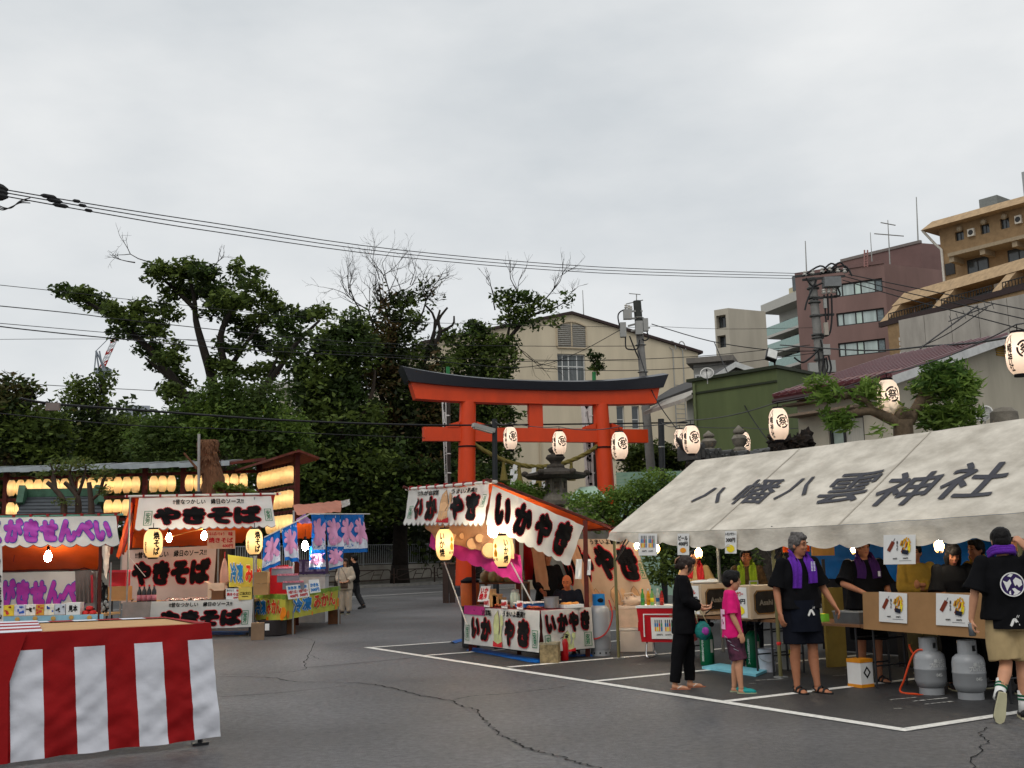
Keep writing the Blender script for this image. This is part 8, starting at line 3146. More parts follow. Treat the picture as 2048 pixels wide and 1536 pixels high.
def server(u,v,lab,txt1,txt2,col):
 c=atz(u,v,.702)
 t=thing('drinks_server',c,lab,'drinks server','drinks servers on the tent table')
 a,b,h=.40,.52,.43
 e1,e2=-LD,LN
 P=[c,c+e1*a,c+e1*a+e2*b,c+e2*b]
 mb=MB()
 mb.hexa([p+Vector((0,0,.015)) for p in P]+[p+Vector((0,0,h)) for p in P])
 mb.build('case',mat('server_beige',C(186,164,138),rough=.5,var=.06),t)
 mb=MB()
 for p in (P[0]+e1*.05+e2*.05,P[1] - e1*.05+e2*.05,P[2] - e1*.05 - e2*.05,P[3]+e1*.05 - e2*.05):
  mb.cyl(p,p+Vector((0,0,.018)),.02,n=8)
 mb.build('feet',M_ink,t)
 F_=lambda s,z,o: c+e2*s+LD*o+Vector((0,0,z))
 oct_=[(.12,.07),(.40,.07),(.45,.12),(.45,.32),(.40,.37),(.12,.37),(.07,.32),(.07,.12)]
 mb=MB()
 k=len(oct_)
 mb.add([F_(s,z,.006) for s,z in oct_]+[F_(s,z,0) for s,z in oct_],[tuple(range(k))]+[(i,(i+1)%k,k+(i+1)%k,k+i) for i in range(k)])
 d=mb.build('glass_door',mat('server_glass',C(44,40,36),rough=.15,var=.3,scale=6),t)
 mb=MB()
 n=len(oct_)
 ctr=(.26,.22)
 inn=[(lerp(ctr[0],s,.92),lerp(ctr[1],z,.92)) for s,z in oct_]
 mb.add([F_(s,z,.009) for s,z in oct_]+[F_(s,z,.009) for s,z in inn],[(i,(i+1)%n,n+(i+1)%n,n+i) for i in range(n)])
 mb.build('door_frame',M_brassy,t)
 Sg=lambda aa,bb,off=0: F_(aa,bb,.010+off)
 text_part(d,mat('server_letter',C(120,112,100)),[('Asahi',(.15,.18,.38,.25),dict(bold=.04))],Sg,off=.002)
 mb=MB()
 mb.tube([F_(.20,h,-.2),F_(.20,h+.05,-.2),F_(.34,h+.05,-.2),F_(.34,h,-.2)],.01,6)
 mb.build('handle',M_galv,t)
 tl,tr=c+e1*(a - .03) - LN*.006+Vector((0,0,h - .02)),c+e1*.05 - LN*.006+Vector((0,0,h - .02))
 br,bl_=c+e1*.05 - LN*.006+Vector((0,0,.03)),c+e1*(a - .03) - LN*.006+Vector((0,0,.03))
 o,S=card('price_ticket',[tl,tr,br,bl_],M_whitep,t,.003)
 small_text(o,S,[(txt1,(.08,.70,.82,.86))],M_tint[2] if col!=5 else M_tint[2],off=.004,bold=.04)
 small_text(o,S,[(txt2,(.18,.45,.92,.62))],M_tint[4],off=.004,bold=.04)
 fruit(o,S,.55,.23,.30 if col==5 else .20,M_tint[col],.16 if col==5 else .10)
 return t
server(1405,1233,'beige drinks server ticketed for beer at the left','ビール','400円',1)
server(1502,1241,'beige drinks server ticketed with a lemon','レモンサワー','300円',5)
c=atz(1432,1200,1.12)
p=atz(1405,1233,.702)
t=thing('folded_towel',p+LN*.25 - LD*.2+Vector((0,0,.43)),'folded white towel lying on the beer server','towel')
mb=MB()
mb.ball(p+LN*.22 - LD*.18+Vector((0,0,.455)),(.2,.13,.03),14,8,noise_amt=.4)
mb.build('towel_cloth',M_whitep,t,smooth='all')
mb=MB()
mb.ball(p+LN*.36 - LD*.18+Vector((0,0,.462)),(.1,.1,.035),12,8,noise_amt=.4)
mb.build('towel_roll',M_whitep,t,smooth='all')
M_coke=mat('chest_red',C(176,16,28),rough=.35,var=.06)
c0=at(1277,1290,16.7)
fz=Facade(at(1277,1290,16.7),at(1360,1296,16.45))
zt,zb_=at(1277,1216,16.7).z,at(1277,1284,16.7).z
t=thing('drinks_chest',fz.pt(.3,0),'red drinks chest on tubular chrome legs beside the tent post','drinks chest')
mb=MB()
mb.hexa([fz.pt(.05,zb_,0),fz.pt(.8,zb_,0),fz.pt(.8,zb_,-.45),fz.pt(.05,zb_,-.45),fz.pt(0,zt,.03),fz.pt(.85,zt,.03),fz.pt(.85,zt,-.48),fz.pt(0,zt,-.48)])
mb.build('body',M_coke,t)
mb=MB()
fz.box(mb,-.01,.86,zt,zt+.035,-.49,.04)
mb.build('lid',M_whitep,t)
mb=MB()
for (a0,a1,z0,z1) in ((.10,.80,zt - .10,zt - .085),(.10,.115,zb_+.08,zt - .10)):
 fz.box(mb,a0,a1,z0,z1,.0,.034)
mb.build('white_trim',M_whitep,t)
for a in (.12,.7):
 rodp('leg_frame',t,smooth_path([fz.pt(a,zb_,-.05),fz.pt(a,.06,.02),fz.pt(a+.04,.02,.0),fz.pt(a+.04,.02,-.4),fz.pt(a,.06,-.45),fz.pt(a,zb_,-.42)],4),.014,mat('chrome',C(190,190,190),rough=.2,metal=.9),8)
q_=[fz.pt(.22,zt - .14,.036),fz.pt(.60,zt - .14,.036),fz.pt(.60,zb_+.05,.02),fz.pt(.22,zb_+.05,.02)]
o,S=card('taped_poster',q_,M_whitep,t,.003)
bottles_print(o,S)
for k,(cc_,lab) in enumerate((((70,150,60),'green tea bottle at the left on the drinks chest'),((230,150,30),'orange juice bottle on the drinks chest'),((120,170,90),'pale green drink bottle on the drinks chest'),((190,200,190),'clear water bottle on the drinks chest'),((150,40,36),'dark red drink bottle at the right on the drinks chest'))):
 b=fz.pt(.06+k*.075,zt+.035,-.12 - .05*(k%2))
 t=thing('drink_bottle',b,lab,'bottle','bottles on the drinks chest')
 mb=MB()
 mb.lathe([(.026,0),(.03,.01),(.03,.13),(.027,.16),(.012,.2),(.012,.22)],12,b)
 mb.build('body',mat('drink%d'%k,C(*cc_),rough=.2,var=.15),t,smooth=True)
 mb=MB()
 mb.lathe([(.014,.22),(.014,.245),(.006,.248)],10,b)
 mb.build('cap',M_whitep if k%2 else M_tint[3],t,smooth=True)
 mb=MB()
 mb.lathe([(.0308,.05),(.0308,.11)],12,b)
 mb.build('label',M_tint[[3,1,5,0,2][k]],t,smooth='all')
M_cgreen=mat('cylinder_green',C(10,98,62),rough=.4,var=.1)
def co2(u,v,label,letter):
 c=atz(u,v)
 c=Vector((c.x,c.y+.1,0))
 t=thing('carbonic_cylinder',c,label,'gas cylinder','green cylinders under the drinks table')
 mb=MB()
 mb.lathe([(.09,0),(.1,.015),(.1,.38),(.085,.45),(.05,.49),(.03,.50)],20,c)
 b=mb.build('body',M_cgreen,t,smooth=True)
 mb=MB()
 mb.cyl(c+Vector((0,0,.5)),c+Vector((0,0,.58)),.022,n=10)
 mb.tube([c+Vector((-.07,0,.55)),c+Vector((.08,-.02,.56))],.018,8)
 mb.ball(c+Vector((.08,-.02,.56)),.035,10,7)
 mb.build('regulator',M_ink,t)
 mb=MB()
 mb.tube(smooth_path([c+Vector((.08,-.02,.56)),c+Vector((.14,-.03,.62)),c+Vector((.1,.02,.7))],5),.008,6)
 mb.build('hose',M_whitep,t)
 Sx=lambda a,bb,off=0: c+Vector((math.sin(a)*(.1+off),-math.cos(a)*(.1+off),bb))
 text_part(b,mat('letter_pale',C(200,214,206)),[(letter,(-.95,.06,-.6,.40),dict(line=.9,bold=.02))],Sx,off=.003)
 mb=MB()
 for i in range(4):
  mb.quad(Sx(.35+i*.12,.18,.002),Sx(.35+(i+1)*.12,.18,.002),Sx(.35+(i+1)*.12,.36,.002),Sx(.35+i*.12,.36,.002))
 mb.build('label',M_foam,b)
co2(1418,1332,'green carbonic gas cylinder behind the woman in black','液\n化\n炭\n酸')
co2(1511,1338,'green carbonic gas cylinder behind the child in pink','炭\n酸\nガ\nス')
p=[atz(1404,1339),atz(1512,1355),atz(1534,1346),atz(1440,1332)]
mb=MB()
mb.hexa([x+Vector((0,0,.009)) for x in p]+[x+Vector((0,0,.04)) for x in p])
mb.build('foam_board',mat('foam_blue',C(120,190,206),rough=.6,var=.08),None,label='pale blue foam board lying on the ground in front of the cylinders',cat='foam board',origin=p[0])
def bucket(u,v,h,r,label,m,band=None):
 c=atz(u,v)
 c=Vector((c.x,c.y+r,0))
 t=thing('bucket',c,label,'bucket','buckets under the drinks table')
 mb=MB()
 mb.lathe([(r*.84,0),(r,h*.98),(r*1.05,h),(r*.95,h),(r*.8,.03)],20,c)
 mb.build('body',m,t,smooth=True)
 mb=MB()
 mb.tube(smooth_path([c+Vector((-r,0,h*.92)),c+Vector((-r*.9,-r*.7,h*.6)),c+Vector((0,-r*1.12,h*.45)),c+Vector((r*.9,-r*.7,h*.6)),c+Vector((r,0,h*.92))],4),.005,5)
 mb.build('handle',M_galv,t)
 if band:
  mb=MB()
  mb.box(c+Vector((.03,-r*.99,h*.62)),(r*.7,.01,h*.3))
  mb.build('label',band,t)
bucket(1540,1346,.30,.12,'white bucket just left of the middle tent post',mat('bucket_white',C(186,188,196),rough=.5))
bucket(1582,1340,.34,.12,'white bucket with a yellow label right of the middle tent post',mat('bucket_white2',C(170,168,160),rough=.5),M_tint[5])
bucket(1480,1338,.36,.11,'grey pail between the two green cylinders',mat('bucket_grey',C(100,100,110),rough=.5),M_tint[7])
c=atz(1728,1376)
t=thing('oil_can',(c.x,c.y+.1,0),'square white and orange oil can under the food counter','oil can')
rz=math.atan2(LD.y,LD.x)
mb=MB()
mb.box((c.x,c.y+.1,.16),(.20,.20,.24),rz)
mb.build('body',M_whitep,t)
for z in (.02,.30):
 mb=MB()
 mb.box((c.x,c.y+.1,z),(.206,.206,.04),rz)
 mb.build('orange_band',mat('can_orange',C(220,140,30),rough=.4),t)
mb=MB()
dc=Vector((c.x,c.y+.1,.17))+LD*.102
for s_ in (1,.55):
 pass
e=LN
mb.add([dc+e*.06,dc+Vector((0,0,.07)),dc - e*.06,dc - Vector((0,0,.07)),dc+e*.034,dc+Vector((0,0,.04)),dc - e*.034,dc - Vector((0,0,.04))],[(0,1,5,4),(1,2,6,5),(2,3,7,6),(3,0,4,7)])
mb.build('diamond_mark',M_ink,t)
def lpg(u,v,label,hose=None,mtl=None):
 c=atz(u,v)
 c=Vector((c.x,c.y+.15,0))
 m=mtl or M_gas
 t=thing('lpg_cylinder',c,label,'gas cylinder','squat gas cylinders under the food counter')
 r=.165
 mb=MB()
 mb.lathe([(r*.55,.06),(r*.86,.09),(r,.15),(r,.26),(r*1.02,.265),(r*1.02,.28),(r,.285),(r,.37),(r*.93,.42),(r*.7,.455),(r*.3,.465)],26,c)
 b=mb.build('body',m,t,smooth=True)
 mb=MB()
 mb.lathe([(r*.78,0),(r*.78,.075),(r*.72,.075),(r*.72,0)],24,c)
 mb.build('foot_ring',m,t,smooth=True)
 mb=MB()
 n=22
 rr=r*.58
 for k in range(n):
  a0,a1=2*math.pi*k/n,2*math.pi*(k+1)/n
  z0=.455
  op=17<=k<=18
  zt_=.60
  z00=.55 if op else z0
  mb.hexa([c+Vector((math.cos(a)*q,math.sin(a)*q,z)) for z in (z00,zt_) for a,q in ((a0,rr),(a1,rr),(a1,rr*.92),(a0,rr*.92))])
  if op:
   mb.hexa([c+Vector((math.cos(a)*q,math.sin(a)*q,z)) for z in (z0,.49) for a,q in ((a0,rr),(a1,rr),(a1,rr*.92),(a0,rr*.92))])
 mb.build('valve_guard',m,t,smooth=True)
 mb=MB()
 mb.cyl(c+Vector((0,0,.46)),c+Vector((0,0,.55)),.022,n=8)
 mb.tube([c+Vector((0,0,.52)),c+Vector((-.07,-.05,.52))],.014,6)
 mb.build('valve',M_brassy,t)
 Sx=lambda a,bb,off=0: c+Vector((math.sin(a)*(r+.001+off),-math.cos(a)*(r+.001+off),bb))
 text_part(b,mat('letter_white',C(205,206,204)),[('横山ガス',(-.1,.34,.75,.385)),('プロパン22',(-.35,.295,.75,.345)),('045-',(-.0,.20,.45,.235))],Sx,off=.004,bold=.02)
 if hose:
  mb=MB()
  mb.tube(smooth_path(hose,6),.011,6)
  mb.build('gas_hose',mat('hose_orange',C(206,70,30),rough=.45),t,smooth=True)
c=atz(1875,1392)
g=lambda u,v,z: atz(u,v,0)+Vector((0,0,z))
lpg(1875,1392,'squat grey gas cylinder with an orange hose under the food counter',
 [at(1857,1302,11.95),at(1836,1300,12.0),at(1822,1318,12.05),at(1808,1360,12.1),at(1801,1383,12.15),at(1830,1388,11.95),at(1850,1386,12.0),at(1845,1340,12.1),at(1822,1300,12.2),at(1819,1290,12.25)])
lpg(1955,1402,'squat grey gas cylinder nearest the walking person')
p=Tp(4.45,.3,.70)
t=thing('steel_bin',p,'grey food bin at the end of the brown table','food bin')
mb=MB()
q=[Tp(4.28,.12,.70),Tp(4.66,.12,.70),Tp(4.66,.5,.70),Tp(4.28,.5,.70)]
q2=[lerp(x,Tp(4.47,.31,.70),-.06)+Vector((0,0,.13)) for x in q]
mb.hexa(q+q2)
mb.build('bin',mat('bin_grey',C(110,112,112),rough=.3,metal=.6),t)
mb=MB()
q3_=[x+Vector((0,0,.014)) for x in q2]
mb.hexa([lerp(x,Tp(4.47,.31,.83),-.03) for x in q2]+[lerp(x,Tp(4.47,.31,.83),-.03) for x in q3_])
mb.build('rim',M_galv,t)
p=Tp(3.95,.25,.70)
t=thing('green_packet',p,'small green and yellow packet on the brown table','packet')
mb=MB()
mb.box(p+Vector((0,0,.045)),(.16,.10,.09),rz)
mb.build('packet',mat('packet_green',C(120,190,60),rough=.4,var=.3,scale=14),t)
mb=MB()
mb.box(p+Vector((0,0,.092)),(.10,.06,.004),rz)
mb.build('label',M_tint[5],t)
p=atz(1590,1252,.70)
mb=MB()
mb.ball(p+LN*.1+Vector((0,0,.05)),(.10,.07,.06),14,9,noise_amt=.7,nscale=3)
mb.build('tissue_bag',M_whitep,None,smooth='all',label='crumpled white plastic bag at the edge of the drinks table',cat='bag',origin=p)
for k,(l,w,lab) in enumerate(((3.9,2.3,'dark crate stacked at the back of the tent behind the man'),(5.3,2.5,'dark crate at the back of the tent behind the counter staff'))):
 p=Tp(l,w,0)
 boxthing('dark_crate',lab,p,(.7,.5,.7),mat('crate_dark',C(34,30,28),rough=.7),rz=rz,lid=(mat('crate_dark_lid',C(60,50,40)),.04))
p=at(1665,1200,14.9)
boxthing('yellow_board','pale yellow board leaning at the back of the tent',Vector((p.x,p.y,0)),(.30,.05,1.05),mat('board_yellow',C(140,120,60)),cat='board',rz=.3)
p=at(1645,1090,15.6)
t=thing('orange_sign',p,'orange and tan sign board under the blue tent sheet','sign')
mb=MB()
mb.box(p - Vector((0,0,.02)),(.36,.03,.26),.3)
mb.build('board',mat('sign_tan',C(206,150,80)),t)
mb=MB()
mb.box(p+Vector((-.38,.0,-.02)),(.42,.03,.14),.3)
mb.build('orange_strip',mat('sign_orange',C(220,80,20)),t)
mb=MB()
mb.box(Vector((p.x,p.y+.03,p.z/2 - .1)),(.04,.04,p.z - .2))
mb.build('stand',M_leg,t)
# ================================================================== people
TMP=bpy.data.scenes.new('modelling')
def meld(mb,voxel,smooth=3,wrinkle=0.0,wscale=9.0,seed=0.0,vstretch=1.0):
 me=bpy.data.meshes.new('m')
 me.from_pydata(mb.v,[],mb.f)
 ob=bpy.data.objects.new('m',me)
 TMP.collection.objects.link(ob)
 md=ob.modifiers.new('r','REMESH')
 md.mode='VOXEL'
 md.voxel_size=voxel
 if smooth:
  sm=ob.modifiers.new('s','SMOOTH')
  sm.factor,sm.iterations=.5,smooth
 vl=TMP.view_layers[0]
 vl.update()
 dg=vl.depsgraph
 out=bpy.data.meshes.new_from_object(ob.evaluated_get(dg),depsgraph=dg)
 bpy.data.objects.remove(ob)
 bpy.data.meshes.remove(me)
 if wrinkle:
  n=len(out.vertices)
  nr=[v.normal.copy() for v in out.vertices]
  for v,q in zip(out.vertices,nr):
   c=v.co
   k=noise.noise(Vector((c.x*wscale+seed,c.y*wscale,c.z*wscale*vstretch+seed)))
   k+=.5*noise.noise(Vector((c.x*wscale*2.3+c.z*6,c.y*wscale*2+seed,c.z*wscale*1.4)))
   v.co=c+q*(k*wrinkle)
 return out
def put(me,name,m,parent,s):
 for v in me.vertices:
  v.co *= s
 me.materials.clear()
 me.materials.append(m)
 me.polygons.foreach_set('use_smooth',[True]*len(me.polygons))
 me.update()
 me.name=name
 o=bpy.data.objects.new(name,me)
 COL.objects.link(o)
 o.parent=parent
 WLOC[o.name]=Vector((0,0,0))
 return o
def loft(mb,rings,n=24):
 k=len(mb.v)
 for (c,rx,ry) in rings:
  for j in range(n):
   a=2*math.pi*j/n
   ca,sa=math.cos(a),math.sin(a)
   e=.82
   x=math.copysign(abs(ca)**e,ca)*rx
   y=math.copysign(abs(sa)**e,sa)*ry
   mb.v.append((c[0]+x,c[1]+y,c[2]))
 for i in range(len(rings) - 1):
  for j in range(n):
   a,b=k+i*n+j,k+i*n+(j+1)%n
   mb.f.append((a,b,b+n,a+n))
   mb.m.append(0)
 mb.f.append(tuple(k+j for j in reversed(range(n))))
 mb.m.append(0)
 e=k+(len(rings) - 1)*n
 mb.f.append(tuple(e+j for j in range(n)))
 mb.m.append(0)
def hand(mb,w,d,pn,curl=.5,s=1.0,thumb=1):
 w,d,pn=Vector(w),Vector(d).normalized(),Vector(pn)
 pn=(pn - d*pn.dot(d)).normalized()
 sd=d.cross(pn)*thumb
 M_=Matrix((sd,d,pn)).transposed()
 mb.ball(w+d*.045*s,(.040*s,.055*s,.017*s),12,8,M=M_)
 mb.ball(w+d*.07*s,(.041*s,.030*s,.014*s),12,8,M=M_)
 for i,(o,L) in enumerate(((.032,.070),(.011,.082),(-.010,.076),(-.030,.058))):
  p=w+d*.088*s+sd*o*s
  a=curl*(1+.15*i)
  d1=(d*math.cos(a*.6)+pn*math.sin(a*.6)).normalized()
  d2=(d*math.cos(a*1.5)+pn*math.sin(a*1.5)).normalized()
  d3=(d*math.cos(a*2.2)+pn*math.sin(a*2.2)).normalized()
  q1=p+d1*L*.45*s
  q2=q1+d2*L*.32*s
  q3=q2+d3*L*.25*s
  mb.tube([p - d*.012*s,p,q1,q2,q3],[.0095*s,.0100*s,.0092*s,.0085*s,.0065*s],8)
 p=w+d*.025*s+sd*.032*s
 d1=(d*.75+sd*.62+pn*.25).normalized()
 d2=(d*.95+sd*.25+pn*(.3+curl*.4)).normalized()
 mb.tube([p - sd*.012*s,p+d1*.035*s,p+d1*.035*s+d2*.032*s],[.013*s,.0115*s,.008*s],8)
M_skin=mat('skin',C(196,142,110),rough=.55,var=.06,scale=12,spec=.3)
M_skin_d=mat('skin_tan',C(168,112,82),rough=.55,var=.07,scale=12,spec=.3)
M_hair=mat('hair_black',(0.008,0.007,0.007),rough=.5,var=.3,scale=40,spec=.12)
M_hair_g=mat('hair_grey',C(84,80,78),rough=.6,var=.5,scale=45)
M_hair_b=mat('hair_brown',C(40,28,22),rough=.5,var=.3,scale=40)
M_eye=mat('eye_dark',(0.008,0.006,0.006),rough=.3)
M_lip=mat('lip',C(150,86,76),rough=.5)
M_black=mat('cloth_black',(0.0065,0.0065,0.0075),rough=.9,var=.2,scale=6,spec=.06)
M_navy=mat('cloth_navy',(0.0075,0.009,0.015),rough=.9,var=.2,scale=6,spec=.06)
M_kicks=mat('shoe_black',(0.012,0.012,0.013),rough=.5)
M_sole=mat('sole_cream',C(190,184,150),rough=.7,var=.1)
M_towel_p=mat('towel_purple',C(92,38,150),rough=.95,var=.12,scale=30,bump=.5,bscale=60)
M_towel_g=mat('towel_green',C(126,150,34),rough=.95,var=.12,scale=30)
def person(label,loc,yaw,H=1.70,armL=None,armR=None,legL=None,legR=None,chest=(0,0),hips=(0,0),head=(0,0,0),top=None,bottom=None,hair=None,shoes=None,
           skin=None,voxel=.011,headscale=1.0,width=1.0,extras=None,drop=0.0,group=None,hands=True):
 skin=skin or M_skin
 t=thing('person',(0,0,0),label,'person',group)
 s=H/1.70
 V3=Vector
 cx,cy=chest
 hx,hy=hips
 hip={1: V3((.092*width+hx,hy,.86)),-1: V3((-.092*width+hx,hy,.86))}
 sh={1: V3((.178*width+cx,cy+.01,1.385)),-1: V3((-.178*width+cx,cy+.01,1.385))}
 neck0=V3((cx,cy+.005,1.40))
 hyaw,tilt,fwd=head
 hc=V3((cx+math.sin(hyaw)*fwd,cy - math.cos(hyaw)*fwd - .012,1.575 - abs(tilt)*.03))
 RH=Matrix.Rotation(hyaw,3,'Z') @ Matrix.Rotation(tilt,3,'X')
 arms={1: armL or ((.255,.03,1.11),(.275,-.04,.87),(.02,-.10,-1),(-1,.1,0),.35),-1: armR or ((-.255,.03,1.11),(-.275,-.04,.87),(-.02,-.10,-1),(1,.1,0),.35)}
 legs={1: legL or ((.10,-.015,.47),(.105,.01,.075),(.12,-1,0)),-1: legR or ((-.10,-.015,.47),(-.105,.01,.075),(-.12,-1,0))}
 k=headscale
 mb=MB()
 loft(mb,[(V3((hx,hy,.82)),.12*width,.085),(V3((hx,hy,.92)),.145*width,.10),(V3((lerp(hx,cx,.4),lerp(hy,cy,.4),1.06)),.12*width,.085),(V3((cx,cy,1.25)),.145*width,.095),(V3((cx,cy,1.37)),.14*width,.08),(V3((cx,cy,1.43)),.07,.06)])
 mb.tube([neck0,lerp(neck0,hc,.5),hc],[.058,.052,.052],12)
 hp=lambda x,y,z: hc+RH @ V3((x*k,y*k,z*k))
 HS=lambda c,r,**kw: mb.ball(hp(*c),tuple(q*k for q in r),16,12,M=RH)
 HS((0,.008,.03),(.075,.092,.092))
 HS((0,-.012,-.035),(.062,.074,.082))
 HS((0,-.030,-.082),(.040,.045,.034))
 HS((0,-.088,-.012),(.013,.020,.024))
 HS((0,-.080,.022),(.011,.014,.026))
 HS((0,-.079,-.052),(.024,.014,.013))
 for sx in (-1,1):
  HS((sx*.076,.012,-.008),(.010,.020,.030))
  HS((sx*.034,-.066,-.02),(.022,.018,.020))
  HS((sx*.032,-.076,.036),(.022,.010,.008))
 for sx in (1,-1):
  el,wr,hd,pn,curl=arms[sx]
  el,wr=V3(el),V3(wr)
  mb.ball(sh[sx],(.058,.056,.062),12,8)
  mb.tube([sh[sx],lerp(sh[sx],el,.35),lerp(sh[sx],el,.8),el],[.050,.048,.040,.038],12)
  mb.ball(el,.039,10,8)
  mb.tube([el,lerp(el,wr,.3),lerp(el,wr,.75),wr],[.038,.040,.030,.026],12)
  mb.ball(wr,.026,8,6)
  if hands:
   hand(mb,wr,hd,pn,curl,1.0,thumb=1 if sx>0 else -1)
  else:
   d_=V3(hd).normalized()
   mb.ball(wr+d_*.06,(.035,.035,.06),10,8)
  kn,an,td=legs[sx]
  kn,an,td=V3(kn),V3(an),V3(td).normalized()
  mb.tube([hip[sx],lerp(hip[sx],kn,.3),lerp(hip[sx],kn,.8),kn],[.088,.084,.062,.056],14)
  mb.ball(kn,.056,12,8)
  bk_=V3((0,.018,0))
  mb.tube([kn,lerp(kn,an,.28)+bk_,lerp(kn,an,.6)+bk_*.6,lerp(kn,an,.9),an],[.054,.058,.047,.035,.036],14)
  up_v=V3((0,0,1)) if abs(td.z)<.7 else V3((0,-1,0))
  sdv=td.cross(up_v).normalized()
  nv_=sdv.cross(td)
  MF=Matrix((sdv,td,nv_)).transposed()
  mb.ball(an - nv_*.035+td*.0,(.036,.045,.036),12,8,M=MF)
  mb.ball(an - nv_*.047+td*.075,(.042,.085,.026),12,8,M=MF)
  for i in range(5):
   o=(i - 2)*.016
   mb.tube([an - nv_*.055+td*.13+sdv*o,an - nv_*.058+td*(.178 - .010*abs(i - (1 if sx>0 else 3)))+sdv*o*1.1],[.012,.0095],8)
 put(meld(mb,voxel,2),'body',skin,t,s)
 for sx in (-1,1):
  m_=MB()
  m_.ball(hp(sx*.032,-.0835,.012),(.0145*k,.006*k,.0055*k),10,6,M=RH)
  o=m_.build('eye',M_eye,t)
  m_=MB()
  m_.ball(hp(sx*.034,-.086,.040),(.021*k,.006*k,.0045*k),10,6,M=RH)
  o2=m_.build('eyebrow',M_hair,t)
  for q in (o,o2):
   for v in q.data.vertices:
    v.co *= s
 m_=MB()
 m_.ball(hp(0,-.090,-.054),(.022*k,.006*k,.006*k),10,6,M=RH)
 o=m_.build('mouth',M_lip,t)
 for v in o.data.vertices:
  v.co *= s
 hm,hk=hair or (M_hair,'short')
 mb=MB()
 HB=lambda c,r,na=.05: mb.ball(hp(*c),tuple(q*k for q in r),18,12,M=RH,noise_amt=na,nscale=6)
 HB((0,.022,.048),(.086,.098,.088))
 HB((0,.050,.0),(.078,.070,.080))
 HB((0,-.050,.092),(.060,.044,.034))
 for sx in (-1,1):
  HB((sx*.066,.0,.042),(.022,.058,.050))
  HB((sx*.066,.022,.0),(.016,.036,.042))
 if hk=='bowl':
  HB((0,-.066,.066),(.066,.030,.036))
  HB((0,.04,-.03),(.074,.06,.05))
  for sx in (-1,1):
   HB((sx*.062,-.03,.035),(.024,.045,.05))
 if hk=='bun':
  HB((0,.105,.03),(.045,.05,.06),.3)
  HB((0,.115,-.03),(.032,.035,.06),.3)
  for sx in (-1,1):
   HB((sx*.066,-.045,-.01),(.012,.022,.07))
  HB((0,-.062,.07),(.06,.028,.03))
 if hk=='long':
  HB((0,.05,-.09),(.085,.055,.12),.2)
  for sx in (-1,1):
   HB((sx*.07,-.02,-.07),(.022,.045,.11),.2)
  HB((0,-.066,.06),(.066,.03,.035))
 if hk=='spiky':
  for i in range(16):
   a=i*2.4
   r_=.05*math.sqrt((i+1)/16)
   HB((math.cos(a)*r_*1.2,math.sin(a)*r_*1.3+.01,.118+.012*math.sin(i*5)),(.018,.022,.026),.4)
 if hk!='none':
  put(meld(mb,max(.007,voxel*.8),3,.0035,55),'hair',hm,t,s)
 if bottom:
  m_,hem,loose=bottom[:3]
  mb=MB()
  loft(mb,[(V3((hx,hy,.78)),.155*width+loose,.11+loose),(V3((hx,hy,.90)),.165*width+loose*.6,.118+loose*.5),(V3((lerp(hx,cx,.3),lerp(hy,cy,.3),1.02)),.142*width,.104)])
  for sx in (1,-1):
   kn,an,td=legs[sx]
   kn,an=V3(kn),V3(an)
   if hem>=kn.z - .02 and bottom[3:4]!=('trousers',):
    f_=(hip[sx].z - hem)/max(.05,hip[sx].z - kn.z)
    f_=min(1.0,f_)
    e=lerp(hip[sx],kn,f_)
    mb.tube([hip[sx]+V3((0,0,.03)),lerp(hip[sx],kn,f_*.5),e],[.105,.098+loose,.082+loose*1.6],18)
   else:
    g_=.96
    mb.tube([hip[sx]+V3((0,0,.03)),lerp(hip[sx],kn,.5),kn,lerp(kn,an,.5),lerp(kn,an,g_)],[.105,.095+loose,.074+loose,.066+loose,.056+loose],18)
    mb.ball(kn,.075+loose,12,8)
  put(meld(mb,max(voxel,.010),2,.010,8,3.0,.6),'trousers' if bottom[3:4]==('trousers',) else 'shorts',m_,t,s)
 if top:
  m_,hem,sl,loose=top[:4]
  mb=MB()
  hemx,hemy=lerp(hx,cx,.15),lerp(hy,cy,.15)
  rings=[]
  if hem<.93:
   rings.append((V3((hemx,hemy,hem)),.178*width+loose,.128+loose))
   rings.append((V3((hemx,hemy,.93)),.172*width+loose,.124+loose*.8))
  else:
   rings.append((V3((hemx,hemy,hem)),.168*width+loose,.120+loose*.8))
  rings+=[(V3((lerp(hx,cx,.45),lerp(hy,cy,.45),1.08)),.158*width+loose*.8,.112+loose*.7),(V3((cx,cy,1.25)),.172*width+loose*.5,.118+loose*.4),(V3((cx,cy,1.35)),.180*width,.105),(V3((cx,cy+.004,1.415)),.145*width,.085),(V3((cx,cy+.006,1.445)),.085,.068)]
  loft(mb,rings,28)
  for sx in (1,-1):
   el,wr=V3(arms[sx][0]),V3(arms[sx][1])
   mb.ball(sh[sx]+V3((0,0,.002)),(.070,.066,.066),12,8)
   if sl<=1:
    e=lerp(sh[sx],el,sl)
    mb.tube([sh[sx],lerp(sh[sx],e,.6),e],[.066,.066+loose*.3,.064+loose*.9],16)
   else:
    e=lerp(el,wr,sl - 1)
    mb.tube([sh[sx],lerp(sh[sx],el,.6),el],[.066,.058+loose*.4,.054+loose*.4],14)
    mb.ball(el,.055+loose*.4,10,8)
    mb.tube([el,e],[.054+loose*.4,.046+loose*.6],14)
  put(meld(mb,max(voxel,.010),2,.013,7,7.0,.7),'shirt',m_,t,s)
